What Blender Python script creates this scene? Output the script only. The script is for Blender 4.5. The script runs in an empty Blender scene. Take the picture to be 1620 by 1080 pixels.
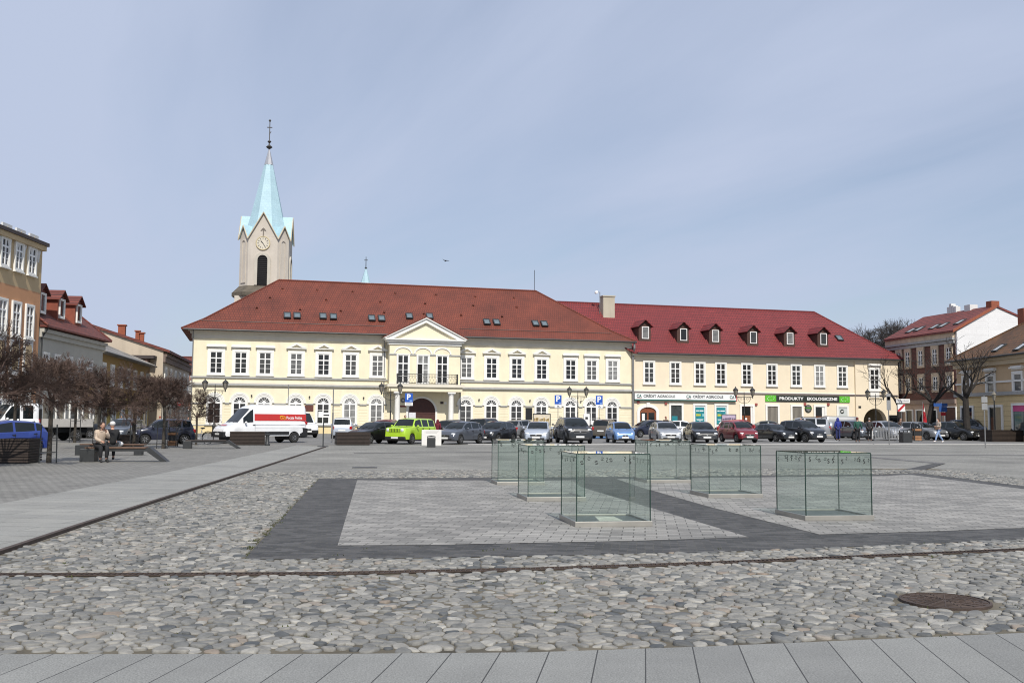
import bpy, bmesh, math, random
import numpy as np
from mathutils import Vector, Matrix, Euler
random.seed(7)
R = math.radians
S = bpy.context.scene
COL = S.collection

# ---------------------------------------------------------------- camera, sky, sun
FPX, EYE, HOR, ROLL = 1550.0, 1.5, 664.0, 0.007
PITCH = math.atan((HOR - 540) / FPX)
cam_d = bpy.data.cameras.new('camera'); cam = bpy.data.objects.new('camera', cam_d); COL.objects.link(cam)
CR = (Matrix.Rotation(math.pi / 2 + PITCH, 3, 'X') @ Matrix.Rotation(ROLL, 3, 'Z'))
cam.matrix_world = Matrix.Translation((0, 0, EYE)) @ CR.to_4x4()
cam_d.sensor_width = 36.0; cam_d.lens = 36.0 * FPX / 1620; cam_d.clip_end = 3000; cam_d.clip_start = 0.1
S.camera = cam
SUN_AZ = Vector((0.21, -0.98)).normalized(); SUN_EL = R(46)
sdir = Vector((SUN_AZ.x * math.cos(SUN_EL), SUN_AZ.y * math.cos(SUN_EL), math.sin(SUN_EL)))
w = bpy.data.worlds.new('World'); S.world = w; w.use_nodes = True
nt = w.node_tree; N = nt.nodes; Lk = nt.links; N.clear()
out = N.new('ShaderNodeOutputWorld'); bg = N.new('ShaderNodeBackground'); bg.inputs[1].default_value = 0.12
sky = N.new('ShaderNodeTexSky'); sky.sky_type = 'NISHITA'; sky.sun_disc = False
sky.sun_elevation = SUN_EL; sky.sun_rotation = math.atan2(SUN_AZ.x, SUN_AZ.y); sky.air_density = 1.0; sky.dust_density = 1.2; sky.ozone_density = 1.3
tc = N.new('ShaderNodeTexCoord'); sep = N.new('ShaderNodeSeparateXYZ'); Lk.new(tc.outputs['Generated'], sep.inputs[0])
def wmath(op, a, b=None):
    n = N.new('ShaderNodeMath'); n.operation = op
    for i, v in enumerate((a, b)):
        if v is None: continue
        if isinstance(v, (int, float)): n.inputs[i].default_value = v
        else: Lk.new(v, n.inputs[i])
    return n.outputs[0]
zc = wmath('ADD', wmath('MAXIMUM', sep.outputs[2], 0.0), 0.16)
cx = wmath('DIVIDE', sep.outputs[0], zc); cy = wmath('DIVIDE', sep.outputs[1], zc)
cmb = N.new('ShaderNodeCombineXYZ'); Lk.new(cx, cmb.inputs[0]); Lk.new(cy, cmb.inputs[1])
mp = N.new('ShaderNodeMapping'); Lk.new(cmb.outputs[0], mp.inputs[0]); mp.vector_type = 'TEXTURE'; mp.inputs['Rotation'].default_value = (0, 0, R(-57)); mp.inputs['Scale'].default_value = (2.6, 0.62, 1)
nz = N.new('ShaderNodeTexNoise'); nz.inputs['Scale'].default_value = 0.75; nz.inputs['Detail'].default_value = 7; nz.inputs['Roughness'].default_value = 0.52; nz.inputs['Distortion'].default_value = 0.5
Lk.new(mp.outputs[0], nz.inputs['Vector'])
rmp = N.new('ShaderNodeMapRange'); rmp.inputs[1].default_value = 0.36; rmp.inputs[2].default_value = 0.78; rmp.inputs[3].default_value = 0.42; rmp.inputs[4].default_value = 1.15
Lk.new(nz.outputs['Fac'], rmp.inputs[0])
left = wmath('ADD', wmath('MULTIPLY', sep.outputs[0], -0.22), wmath('MULTIPLY', zc, 0.30))
fac = wmath('MINIMUM', wmath('MAXIMUM', wmath('ADD', rmp.outputs[0], left), 0.05), 0.95)
mx = N.new('ShaderNodeMix'); mx.data_type = 'RGBA'; Lk.new(fac, mx.inputs[0]); Lk.new(sky.outputs[0], mx.inputs[6]); mx.inputs[7].default_value = (4.75, 5.4, 6.95, 1)
Lk.new(mx.outputs[2], bg.inputs[0]); Lk.new(bg.outputs[0], out.inputs[0])
sl = bpy.data.lights.new('sun', 'SUN'); sl.energy = 5.0; sl.angle = R(0.55); sl.color = (1.0, 0.95, 0.87)
so = bpy.data.objects.new('sun', sl); COL.objects.link(so); so.rotation_euler = (-sdir).to_track_quat('-Z', 'Y').to_euler(); so.location = (20, -40, 60)
S.cycles.filter_width = 1.1; S.cycles.transparent_max_bounces = 40; S.cycles.max_bounces = 12
S.view_settings.view_transform = 'Standard'; S.view_settings.look = 'None'; S.view_settings.exposure = -0.12; S.view_settings.gamma = 1

# ---------------------------------------------------------------- placing helpers
def ray(px, py): return CR @ Vector(((px - 810) / FPX, (540 - py) / FPX, -1))
def G(px, py, z=0.0):
    d = ray(px, py); t = (z - EYE) / d.z
    return Vector((d.x * t, d.y * t, z))
def at(px, py, Y):
    d = ray(px, py); t = Y / d.y
    return Vector((d.x * t, Y, EYE + d.z * t))
def ground_at(px, Y):
    p = at(px, 690, Y); return Vector((p.x, Y, 0))
class Frame:
    def __init__(s, O, rot):
        s.O = Vector((O[0], O[1], 0)); s.rot = rot
        s.D = Vector((math.cos(rot), math.sin(rot), 0)); s.I = Vector((-math.sin(rot), math.cos(rot), 0))
    def hit(s, px, py, y0=0.0, k=None, z0=0.0):
        """ray meets the plane y = y0 (k None), or the slope z = z0 + (y - y0) * k; returns local (x, y, z)"""
        d = ray(px, py); C = Vector((0, 0, EYE)) - s.O
        cl = (C.dot(s.D), C.dot(s.I), C.z); dl = (d.dot(s.D), d.dot(s.I), d.z)
        if k is None: t = (y0 - cl[1]) / dl[1]
        else: t = (z0 + (cl[1] - y0) * k - cl[2]) / (dl[2] - k * dl[1])
        return Vector((cl[0] + dl[0] * t, cl[1] + dl[1] * t, cl[2] + dl[2] * t))
    def u(s, px, py=600, y0=0.0): return s.hit(px, py, y0).x
    def z(s, px, py, y0=0.0): return s.hit(px, py, y0).z

# ---------------------------------------------------------------- tagging
def tag(o, label=None, cat=None, group=None, kind=None):
    if label: o['label'] = label
    if cat: o['category'] = cat
    if group: o['group'] = group
    if kind: o['kind'] = kind
    return o
def thing(name, label, cat, loc=(0, 0, 0), rotz=0.0, group=None, scale=1.0):
    o = bpy.data.objects.new(name, None); COL.objects.link(o); o.empty_display_size = 0.3
    o.location = loc; o.rotation_euler = (0, 0, rotz); o.scale = (scale,) * 3
    return tag(o, label, cat, group)
def link(name, me, parent=None, loc=(0, 0, 0), rot=(0, 0, 0), scale=(1, 1, 1)):
    o = bpy.data.objects.new(name, me); COL.objects.link(o); o.location = loc; o.rotation_euler = rot; o.scale = scale
    if parent: o.parent = parent
    return o
def copy_tree(o, parent=None):
    c = o.copy(); COL.objects.link(c)
    if parent: c.parent = parent
    for ch in list(o.children): copy_tree(ch, c)
    return c

# ---------------------------------------------------------------- materials
MATS = {}
def M(name, col, rough=0.7, var=0.12, scale=3.0, bump=0.0, metal=0.0, coat=0.0, spec=0.5, bscale=None, stain=0.0):
    if name in MATS: return MATS[name]
    m = bpy.data.materials.new(name); m.use_nodes = True; n = m.node_tree.nodes; l = m.node_tree.links
    b = n['Principled BSDF']; b.inputs['Roughness'].default_value = rough; b.inputs['Metallic'].default_value = metal
    b.inputs['Coat Weight'].default_value = coat; b.inputs['Coat Roughness'].default_value = 0.04; b.inputs['Specular IOR Level'].default_value = spec
    t = n.new('ShaderNodeTexCoord'); src = None
    c0 = tuple(max(0, c * (1 - var)) for c in col) + (1,); c1 = tuple(min(1, c * (1 + var)) for c in col) + (1,)
    if var > 0:
        nz = n.new('ShaderNodeTexNoise'); nz.inputs['Scale'].default_value = scale; nz.inputs['Detail'].default_value = 6; nz.inputs['Roughness'].default_value = 0.65
        l.new(t.outputs['Object'], nz.inputs['Vector'])
        r = n.new('ShaderNodeMapRange'); r.inputs[1].default_value = 0.3; r.inputs[2].default_value = 0.7; l.new(nz.outputs['Fac'], r.inputs[0])
        x = n.new('ShaderNodeMix'); x.data_type = 'RGBA'; l.new(r.outputs[0], x.inputs[0]); x.inputs[6].default_value = c0; x.inputs[7].default_value = c1
        src = x.outputs[2]
        if stain > 0:
            mpp = n.new('ShaderNodeMapping'); mpp.inputs['Scale'].default_value = (1.6, 1.6, 0.22); l.new(t.outputs['Object'], mpp.inputs[0])
            n2 = n.new('ShaderNodeTexNoise'); n2.inputs['Scale'].default_value = 1.1; n2.inputs['Detail'].default_value = 5; l.new(mpp.outputs[0], n2.inputs['Vector'])
            r2 = n.new('ShaderNodeMapRange'); r2.inputs[1].default_value = 0.52; r2.inputs[2].default_value = 0.75; r2.inputs[4].default_value = stain; l.new(n2.outputs['Fac'], r2.inputs[0])
            x2 = n.new('ShaderNodeMix'); x2.data_type = 'RGBA'; l.new(r2.outputs[0], x2.inputs[0]); l.new(src, x2.inputs[6]); x2.inputs[7].default_value = tuple(c * 0.5 for c in col) + (1,)
            src = x2.outputs[2]
        l.new(src, b.inputs['Base Color'])
    else: b.inputs['Base Color'].default_value = tuple(col) + (1,)
    if bump > 0:
        nb = n.new('ShaderNodeTexNoise'); nb.inputs['Scale'].default_value = bscale or scale * 8; nb.inputs['Detail'].default_value = 4; l.new(t.outputs['Object'], nb.inputs['Vector'])
        bp = n.new('ShaderNodeBump'); bp.inputs['Strength'].default_value = bump; bp.inputs['Distance'].default_value = 0.02; l.new(nb.outputs['Fac'], bp.inputs['Height']); l.new(bp.outputs[0], b.inputs['Normal'])
    MATS[name] = m; return m
def brick_mat(name, c1, c2, mortar, bw, bh, gap, rot=0.0, rough=0.75, bump=0.5, vec=None, off=0.5, noise=0.25, nscale=0.8, island=False, squash=1.0, loc=(0, 0, 0)):
    """blocks of bw x bh metres; vec picks which object axes carry the pattern"""
    m = bpy.data.materials.new(name); m.use_nodes = True; n = m.node_tree.nodes; l = m.node_tree.links
    b = n['Principled BSDF']; b.inputs['Roughness'].default_value = rough
    t = n.new('ShaderNodeTexCoord'); v = t.outputs['Object']
    if vec:
        sp = n.new('ShaderNodeSeparateXYZ'); l.new(v, sp.inputs[0]); cb = n.new('ShaderNodeCombineXYZ')
        for i, ax in enumerate(vec): l.new(sp.outputs['XYZ'.index(ax)], cb.inputs[i])
        v = cb.outputs[0]
    mp = n.new('ShaderNodeMapping'); mp.vector_type = 'POINT'; mp.inputs['Rotation'].default_value = (0, 0, rot); mp.inputs['Location'].default_value = loc; l.new(v, mp.inputs[0])
    br = n.new('ShaderNodeTexBrick'); l.new(mp.outputs[0], br.inputs['Vector']); br.offset = off; br.squash = squash
    br.inputs['Scale'].default_value = 1.0; br.inputs['Brick Width'].default_value = bw; br.inputs['Row Height'].default_value = bh
    br.inputs['Mortar Size'].default_value = gap; br.inputs['Mortar Smooth'].default_value = 0.2; br.inputs['Bias'].default_value = 0.0
    br.inputs['Color1'].default_value = tuple(c1) + (1,); br.inputs['Color2'].default_value = tuple(c2) + (1,); br.inputs['Mortar'].default_value = tuple(mortar) + (1,)
    nz = n.new('ShaderNodeTexNoise'); nz.inputs['Scale'].default_value = nscale; nz.inputs['Detail'].default_value = 8; nz.inputs['Roughness'].default_value = 0.7; l.new(t.outputs['Object'], nz.inputs['Vector'])
    r = n.new('ShaderNodeMapRange'); r.inputs[1].default_value = 0.3; r.inputs[2].default_value = 0.7; r.inputs[3].default_value = 1 - noise; r.inputs[4].default_value = 1 + noise; l.new(nz.outputs['Fac'], r.inputs[0])
    g = n.new('ShaderNodeTexNoise'); g.inputs['Scale'].default_value = 90; g.inputs['Detail'].default_value = 2; l.new(t.outputs['Object'], g.inputs['Vector'])
    r3 = n.new('ShaderNodeMapRange'); r3.inputs[1].default_value = 0.25; r3.inputs[2].default_value = 0.75; r3.inputs[3].default_value = 0.62; r3.inputs[4].default_value = 1.38; l.new(g.outputs['Fac'], r3.inputs[0])
    mm = n.new('ShaderNodeMath'); mm.operation = 'MULTIPLY'; l.new(r.outputs[0], mm.inputs[0]); l.new(r3.outputs[0], mm.inputs[1])
    x = n.new('ShaderNodeVectorMath'); x.operation = 'SCALE'; l.new(br.outputs['Color'], x.inputs[0]); l.new(mm.outputs[0], x.inputs['Scale'])
    l.new(x.outputs[0], b.inputs['Base Color'])
    bp = n.new('ShaderNodeBump'); bp.inputs['Strength'].default_value = bump; bp.inputs['Distance'].default_value = 0.012; bp.invert = True
    l.new(br.outputs['Fac'], bp.inputs['Height']); l.new(bp.outputs[0], b.inputs['Normal'])
    MATS[name] = m; return m
def pane_mat(name, dark, light, spec=0.6):
    """window glass over a room: how much curtain or blind stands behind differs from window to window"""
    m = bpy.data.materials.new(name); m.use_nodes = True; n = m.node_tree.nodes; l = m.node_tree.links
    b = n['Principled BSDF']; b.inputs['Roughness'].default_value = 0.06; b.inputs['Specular IOR Level'].default_value = spec
    oi = n.new('ShaderNodeObjectInfo'); pw = n.new('ShaderNodeMath'); pw.operation = 'POWER'; l.new(oi.outputs['Random'], pw.inputs[0]); pw.inputs[1].default_value = 3.2
    t = n.new('ShaderNodeTexCoord'); nz = n.new('ShaderNodeTexNoise'); nz.inputs['Scale'].default_value = 1.7; l.new(t.outputs['Object'], nz.inputs['Vector'])
    ml = n.new('ShaderNodeMath'); ml.operation = 'MULTIPLY'; l.new(pw.outputs[0], ml.inputs[0]); l.new(nz.outputs['Fac'], ml.inputs[1])
    x = n.new('ShaderNodeMix'); x.data_type = 'RGBA'; l.new(ml.outputs[0], x.inputs[0]); x.inputs[6].default_value = tuple(dark) + (1,); x.inputs[7].default_value = tuple(light) + (1,)
    l.new(x.outputs[2], b.inputs['Base Color']); MATS[name] = m; return m
def glass_mat(name, tint, spec_ior=1.5, gloss=1.0):
    m = bpy.data.materials.new(name); m.use_nodes = True; n = m.node_tree.nodes; l = m.node_tree.links; n.clear()
    o = n.new('ShaderNodeOutputMaterial'); tr = n.new('ShaderNodeBsdfTransparent'); tr.inputs[0].default_value = tuple(tint) + (1,)
    gl = n.new('ShaderNodeBsdfGlossy'); gl.inputs['Roughness'].default_value = 0.015; gl.inputs[0].default_value = (gloss, gloss, gloss, 1)
    t = n.new('ShaderNodeTexCoord'); nz = n.new('ShaderNodeTexNoise'); nz.inputs['Scale'].default_value = 2.5; nz.inputs['Detail'].default_value = 5; l.new(t.outputs['Object'], nz.inputs['Vector'])
    df = n.new('ShaderNodeBsdfDiffuse'); df.inputs[0].default_value = (0.45, 0.52, 0.49, 1)
    rr = n.new('ShaderNodeMapRange'); rr.inputs[1].default_value = 0.35; rr.inputs[2].default_value = 0.75; rr.inputs[3].default_value = 0.003; rr.inputs[4].default_value = 0.030; l.new(nz.outputs['Fac'], rr.inputs[0])
    m1 = n.new('ShaderNodeMixShader'); l.new(rr.outputs[0], m1.inputs[0]); l.new(tr.outputs[0], m1.inputs[1]); l.new(df.outputs[0], m1.inputs[2])
    fr = n.new('ShaderNodeFresnel'); fr.inputs[0].default_value = spec_ior
    gm = n.new('ShaderNodeNewGeometry'); iv = n.new('ShaderNodeMath'); iv.operation = 'SUBTRACT'; iv.inputs[0].default_value = 1.0; l.new(gm.outputs['Backfacing'], iv.inputs[1])
    fm = n.new('ShaderNodeMath'); fm.operation = 'MULTIPLY'; l.new(fr.outputs[0], fm.inputs[0]); l.new(iv.outputs[0], fm.inputs[1]); fr.inputs[0].default_value = spec_ior
    m2 = n.new('ShaderNodeMixShader'); l.new(fm.outputs[0], m2.inputs[0]); l.new(m1.outputs[0], m2.inputs[1]); l.new(gl.outputs[0], m2.inputs[2])
    l.new(m2.outputs[0], o.inputs[0]); MATS[name] = m; return m
def paint(name, col, metal=0.0):
    return M('paint_' + name, col, rough=0.34, var=0.06, scale=2, metal=metal, coat=0.7)

white = M('white_trim', (0.74, 0.73, 0.69), 0.7, 0.06, 2.5, 0.1, stain=0.12)
grey_trim = M('grey_trim', (0.33, 0.33, 0.32), 0.8, 0.12, 2)
pvc = M('window_white', (0.78, 0.78, 0.76), 0.45, 0.03, 2)
dark_metal = M('dark_metal', (0.025, 0.027, 0.028), 0.5, 0.2, 6)
zinc = M('zinc', (0.22, 0.22, 0.22), 0.5, 0.15, 3, metal=0.4)
pane = pane_mat('window_pane', (0.008, 0.009, 0.010), (0.42, 0.42, 0.41))
carglass = M('car_glass', (0.010, 0.013, 0.014), 0.04, 0.35, 1.6, spec=0.5)
rubber = M('rubber', (0.015, 0.015, 0.015), 0.85, 0.2, 9)
black_plastic = M('black_plastic', (0.014, 0.014, 0.015), 0.55, 0.15, 5)
alloy = M('alloy', (0.42, 0.42, 0.43), 0.35, 0.1, 6, metal=0.8)
chrome = M('chrome', (0.6, 0.6, 0.6), 0.2, 0.05, 6, metal=0.9)
lamp_lens = M('lamp_lens', (0.62, 0.64, 0.66), 0.12, 0.1, 9, spec=0.9)
tail_red = M('tail_red', (0.35, 0.012, 0.012), 0.2, 0.1, 9)
plate_white = M('plate_white', (0.72, 0.72, 0.70), 0.5, 0.06, 9)
steel = M('brushed_steel', (0.36, 0.345, 0.31), 0.42, 0.12, 3, metal=0.55)
darkwood = M('dark_wood', (0.028, 0.018, 0.013), 0.65, 0.3, 5, 0.2)
brownwood = M('brown_wood', (0.10, 0.055, 0.032), 0.65, 0.3, 5, 0.2)

# ---------------------------------------------------------------- mesh builder
class MB:
    def __init__(s): s.v = []; s.f = []
    def add(s, vs, fs):
        b = len(s.v); s.v += [tuple(p) for p in vs]; s.f += [tuple(i + b for i in q) for q in fs]; return s
    def box(s, x0, x1, y0, y1, z0, z1):
        return s.add([(x, y, z) for z in (z0, z1) for y in (y0, y1) for x in (x0, x1)],
                     [(0, 2, 3, 1), (4, 5, 7, 6), (0, 1, 5, 4), (2, 6, 7, 3), (0, 4, 6, 2), (1, 3, 7, 5)])
    def bbox(s, x0, x1, y0, y1, z0, z1, b=0.02):
        """box with chamfered edges"""
        bm = bmesh.new(); bmesh.ops.create_cube(bm, size=1)
        for q in bm.verts: q.co = Vector(((x0 + x1) / 2 + q.co.x * (x1 - x0), (y0 + y1) / 2 + q.co.y * (y1 - y0), (z0 + z1) / 2 + q.co.z * (z1 - z0)))
        bmesh.ops.bevel(bm, geom=bm.edges[:], offset=b, segments=2, affect='EDGES', profile=0.5)
        bm.verts.index_update(); s.add([q.co.copy() for q in bm.verts], [[q.index for q in fc.verts] for fc in bm.faces]); bm.free(); return s
    def prism(s, pts, a, b, axis='y'):
        def P(p, t): return (p[0], t, p[1]) if axis == 'y' else ((t, p[0], p[1]) if axis == 'x' else (p[0], p[1], t))
        n = len(pts); vs = [P(p, a) for p in pts] + [P(p, b) for p in pts]
        fs = [tuple(range(n)), tuple(range(2 * n - 1, n - 1, -1))] + [(i, i + n, (i + 1) % n + n, (i + 1) % n) for i in range(n)]
        return s.add(vs, fs)
    def ring(s, outer, inner, a, b, closed=True):
        """band between two outlines in the x-z plane, from y=a (front) to y=b"""
        n = len(outer); vs = [(p[0], a, p[1]) for p in outer] + [(p[0], a, p[1]) for p in inner] + [(p[0], b, p[1]) for p in outer] + [(p[0], b, p[1]) for p in inner]
        fs = []
        for i in range(n if closed else n - 1):
            j = (i + 1) % n
            fs += [(i, j, j + n, i + n), (i, i + 2 * n, j + 2 * n, j), (i + n, j + n, j + 3 * n, i + 3 * n)]
        if not closed: fs += [(0, n, 3 * n, 2 * n), (n - 1, 3 * n - 1, 4 * n - 1, 2 * n - 1)]
        return s.add(vs, fs)
    def tube(s, p0, p1, r0, r1=None, n=8, cap=True):
        p0 = Vector(p0); p1 = Vector(p1); r1 = r0 if r1 is None else r1
        d = (p1 - p0).normalized(); a = d.orthogonal().normalized(); b = d.cross(a)
        vs = []
        for p, r in ((p0, r0), (p1, r1)):
            for i in range(n):
                t = 2 * math.pi * i / n; vs.append(p + a * math.cos(t) * r + b * math.sin(t) * r)
        fs = [(i, (i + 1) % n, (i + 1) % n + n, i + n) for i in range(n)]
        if cap: fs += [tuple(range(n - 1, -1, -1)), tuple(range(n, 2 * n))]
        return s.add(vs, fs)
    def path(s, pts, r, n=6):
        for i in range(len(pts) - 1):
            ra = r if not isinstance(r, (list, tuple)) else r[i]; rb = r if not isinstance(r, (list, tuple)) else r[i + 1]
            s.tube(pts[i], pts[i + 1], ra, rb, n)
        return s
    def lathe(s, prof, n=16, c=(0, 0, 0), axis='z', sy=1.0):
        vs = []; m = len(prof)
        for r, h in prof:
            for i in range(n):
                t = 2 * math.pi * i / n; x, y = r * math.cos(t), r * math.sin(t) * sy
                p = (x, y, h) if axis == 'z' else ((x, h, y) if axis == 'y' else (h, x, y))
                vs.append((p[0] + c[0], p[1] + c[1], p[2] + c[2]))
        fs = [(j * n + i, j * n + (i + 1) % n, (j + 1) * n + (i + 1) % n, (j + 1) * n + i) for j in range(m - 1) for i in range(n)]
        fs += [tuple(range(n - 1, -1, -1)), tuple(range((m - 1) * n, m * n))]
        return s.add(vs, fs)
    def ball(s, c, r, nu=12, nv=8):
        rx, ry, rz = (r, r, r) if isinstance(r, (int, float)) else r
        vs = [(c[0], c[1], c[2] - rz)]; fs = []
        for j in range(1, nv):
            t = math.pi * j / nv - math.pi / 2
            for i in range(nu):
                u = 2 * math.pi * i / nu; vs.append((c[0] + rx * math.cos(t) * math.cos(u), c[1] + ry * math.cos(t) * math.sin(u), c[2] + rz * math.sin(t)))
        vs.append((c[0], c[1], c[2] + rz)); top = len(vs) - 1
        for i in range(nu):
            fs.append((0, 1 + (i + 1) % nu, 1 + i)); fs.append((top, top - nu + i, top - nu + (i + 1) % nu))
            for j in range(nv - 2): fs.append((1 + j * nu + i, 1 + j * nu + (i + 1) % nu, 1 + (j + 1) * nu + (i + 1) % nu, 1 + (j + 1) * nu + i))
        return s.add(vs, fs)
    def torus(s, c, Rr, r, axis='y', n=24, m=8):
        vs = []
        for i in range(n):
            t = 2 * math.pi * i / n
            for j in range(m):
                u = 2 * math.pi * j / m; q = Rr + r * math.cos(u); h = r * math.sin(u)
                a, b = q * math.cos(t), q * math.sin(t)
                p = (a, h, b) if axis == 'y' else ((h, a, b) if axis == 'x' else (a, b, h))
                vs.append((c[0] + p[0], c[1] + p[1], c[2] + p[2]))
        return s.add(vs, [(i * m + j, ((i + 1) % n) * m + j, ((i + 1) % n) * m + (j + 1) % m, i * m + (j + 1) % m) for i in range(n) for j in range(m)])
    def mesh(s, name, mat, smooth=None, fix=True):
        me = bpy.data.meshes.new(name); me.from_pydata(s.v, [], s.f)
        if fix:
            bm = bmesh.new(); bm.from_mesh(me); bmesh.ops.recalc_face_normals(bm, faces=bm.faces[:]); bm.to_mesh(me); bm.free()
        if mat: me.materials.append(mat)
        if smooth is not None:
            me.shade_smooth(); me.set_sharp_from_angle(angle=R(smooth))
        me.update(); return me
    def build(s, name, mat, parent=None, loc=(0, 0, 0), smooth=None, rot=(0, 0, 0), fix=True):
        return link(name, s.mesh(name, mat, smooth, fix), parent, loc, rot)
def fan(x0, x1, z0, zs, n=12):
    """outline of an arched opening: jambs from z0 to the spring line zs, then a half round"""
    r = (x1 - x0) / 2; c = (x0 + x1) / 2
    return [(x1, z0)] + [(c + r * math.cos(math.pi * i / n), zs + r * math.sin(math.pi * i / n)) for i in range(n + 1)] + [(x0, z0)]
def text(body, size, mat, parent, loc, name='lettering', rot=(math.pi / 2, 0, 0), width=None, extrude=0.006, bold=0.0):
    c = bpy.data.curves.new('lettering', 'FONT'); c.body = body; c.size = size; c.align_x = 'CENTER'; c.align_y = 'CENTER'; c.extrude = extrude; c.offset = bold; c.resolution_u = 3
    o = bpy.data.objects.new('lettering', c); COL.objects.link(o); bpy.context.view_layer.update()
    dg = bpy.context.evaluated_depsgraph_get(); me = bpy.data.meshes.new_from_object(o.evaluated_get(dg)); bpy.data.objects.remove(o); bpy.data.curves.remove(c)
    if width:
        xs = [v.co.x for v in me.vertices]; k = width / (max(xs) - min(xs))
        for v in me.vertices: v.co.x *= k
    me.materials.clear(); me.materials.append(mat); me.name = name
    return link(name, me, parent, loc, rot)
# ---------------------------------------------------------------- the ground
GA = math.atan2(210, FPX)          # the square's paving runs at this angle to the view
def sheet(name, pts, z, mat, kind='structure', thick=None):
    mb = MB()
    if thick: mb.prism([(p.x, p.y) for p in pts], z - thick, z, 'z')
    else: mb.add([(p.x, p.y, z) for p in pts], [tuple(range(len(pts)))])
    o = mb.build(name, mat)
    return tag(o, kind=kind)
def px_poly(l): return [G(*p) for p in l]
far_pave = brick_mat('far_paving', (0.178, 0.174, 0.156), (0.218, 0.212, 0.191), (0.117, 0.114, 0.101), 0.6, 0.3, 0.012, GA, noise=0.32, nscale=0.22)
left_pave = brick_mat('left_paving', (0.161, 0.157, 0.142), (0.219, 0.213, 0.194), (0.077, 0.075, 0.067), 0.24, 0.16, 0.012, GA, noise=0.18, nscale=0.5)
slab_pave = brick_mat('slab_paving', (0.182, 0.183, 0.173), (0.218, 0.219, 0.206), (0.045, 0.045, 0.043), 40.0, 0.308, 0.0045, math.pi / 2 + GA, noise=0.10, nscale=1.5, off=0.37)
path_pave = brick_mat('path_paving', (0.218, 0.217, 0.201), (0.257, 0.254, 0.232), (0.126, 0.127, 0.116), 1.5, 0.5, 0.01, GA, noise=0.18, nscale=0.4, off=0.43)
light_pave = brick_mat('light_paving', (0.175, 0.170, 0.158), (0.287, 0.276, 0.254), (0.077, 0.074, 0.065), 0.30, 0.20, 0.008, GA, noise=0.24, nscale=0.6)
dark_pave = brick_mat('dark_paving', (0.030, 0.030, 0.030), (0.078, 0.076, 0.074), (0.075, 0.070, 0.055), 0.20, 0.10, 0.006, GA, noise=0.25, nscale=1.5)
asphalt = M('asphalt', (0.153, 0.151, 0.146), 0.9, 0.18, 0.6, 0.3, bscale=40)
big = [Vector((-700, -60, 0)), Vector((700, -60, 0)), Vector((700, 1200, 0)), Vector((-700, 1200, 0))]
sheet('ground', big, 0.0, far_pave)
# car park and streets beyond the square
sheet('road', [Vector((-75, 62, 0)), G(560, 704) , G(740, 702.5), G(1200, 702), G(1620, 702), Vector((130, 69, 0)), Vector((130, 210, 0)), Vector((-75, 210, 0))], 0.004, asphalt)
kerb_m = M('kerb_stone', (0.42, 0.41, 0.39), 0.8, 0.12, 2)
kp = [G(740, 703.2), G(1000, 703), G(1300, 702.6), G(1620, 702.4), G(1900, 702)]
mb = MB()
for a, b in zip(kp, kp[1:]):
    mb.prism([(a.x, a.y), (b.x, b.y), (b.x, b.y + 0.75), (a.x, a.y + 0.75)], 0.0, 0.03, 'z')
tag(mb.build('kerb', kerb_m), kind='structure')
# smooth granite walk and small setts at the left
railp = [(-400, 1008), (0, 876), (130, 832), (260, 789.5), (390, 747.5), (515, 707)]
sheet('left_pavement', px_poly([(-900, 1090), (-400, 930), (0, 797), (259, 748), (440, 711), (470, 704), (20, 704), (-900, 720)]), 0.004, left_pave)
sheet('path', px_poly([(-400, 1008), (0, 876), (390, 747.5), (512, 707.5), (470, 704), (440, 711), (259, 748), (0, 797), (-400, 930)]), 0.008, path_pave)
slab_top = [(-500, 1037), (0, 1037), (520, 1036.5), (840, 1034), (1120, 1024.5), (1320, 1016), (1620, 1003), (2000, 985)]
sp = px_poly(slab_top)
sheet('near_pavement', sp + [Vector((8, -2, 0)), Vector((-8, -2, 0))], 0.012, slab_pave)
plaza = [(386, 885), (520, 885), (850, 880), (1120, 874), (1380, 864), (1620, 853), (1950, 838), (1950, 815), (1620, 769), (1450, 748), (1400, 750), (1000, 754), (505, 757)]
sheet('dark_band', px_poly(plaza), 0.008, dark_pave)
def off(pts, z=0.012, name='light_paving', mat=light_pave): return sheet(name, px_poly(pts), z, mat)
off([(534, 864), (700, 862.5), (1000, 856.5), (1185, 850.5), (1037, 806), (920, 771), (905, 760.5), (565, 760)])
off([(1296, 846), (1450, 842), (1620, 836), (1950, 822), (1620, 774), (1440, 751), (1400, 753), (1010, 757.5), (975, 757.8), (1010, 770), (1125, 803)])
sheet('dark_strip', px_poly([(1404, 748), (1420, 745.5), (1478, 733), (1496, 733), (1452, 747)]), 0.016, dark_pave)
band_d = brick_mat('band_paving', (0.12, 0.115, 0.112), (0.15, 0.145, 0.14), (0.08, 0.078, 0.072), 0.3, 0.2, 0.01, GA)
for a in ([(1372, 721.5), (1496, 732.8), (1480, 733), (1366, 723)], [(1010, 718.5), (1700, 719.5), (1700, 720.6), (1010, 719.4)], [(560, 716), (1010, 712.8), (1010, 713.4), (560, 716.8)]):
    sheet('paving_band', px_poly(a), 0.008, band_d)
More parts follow.
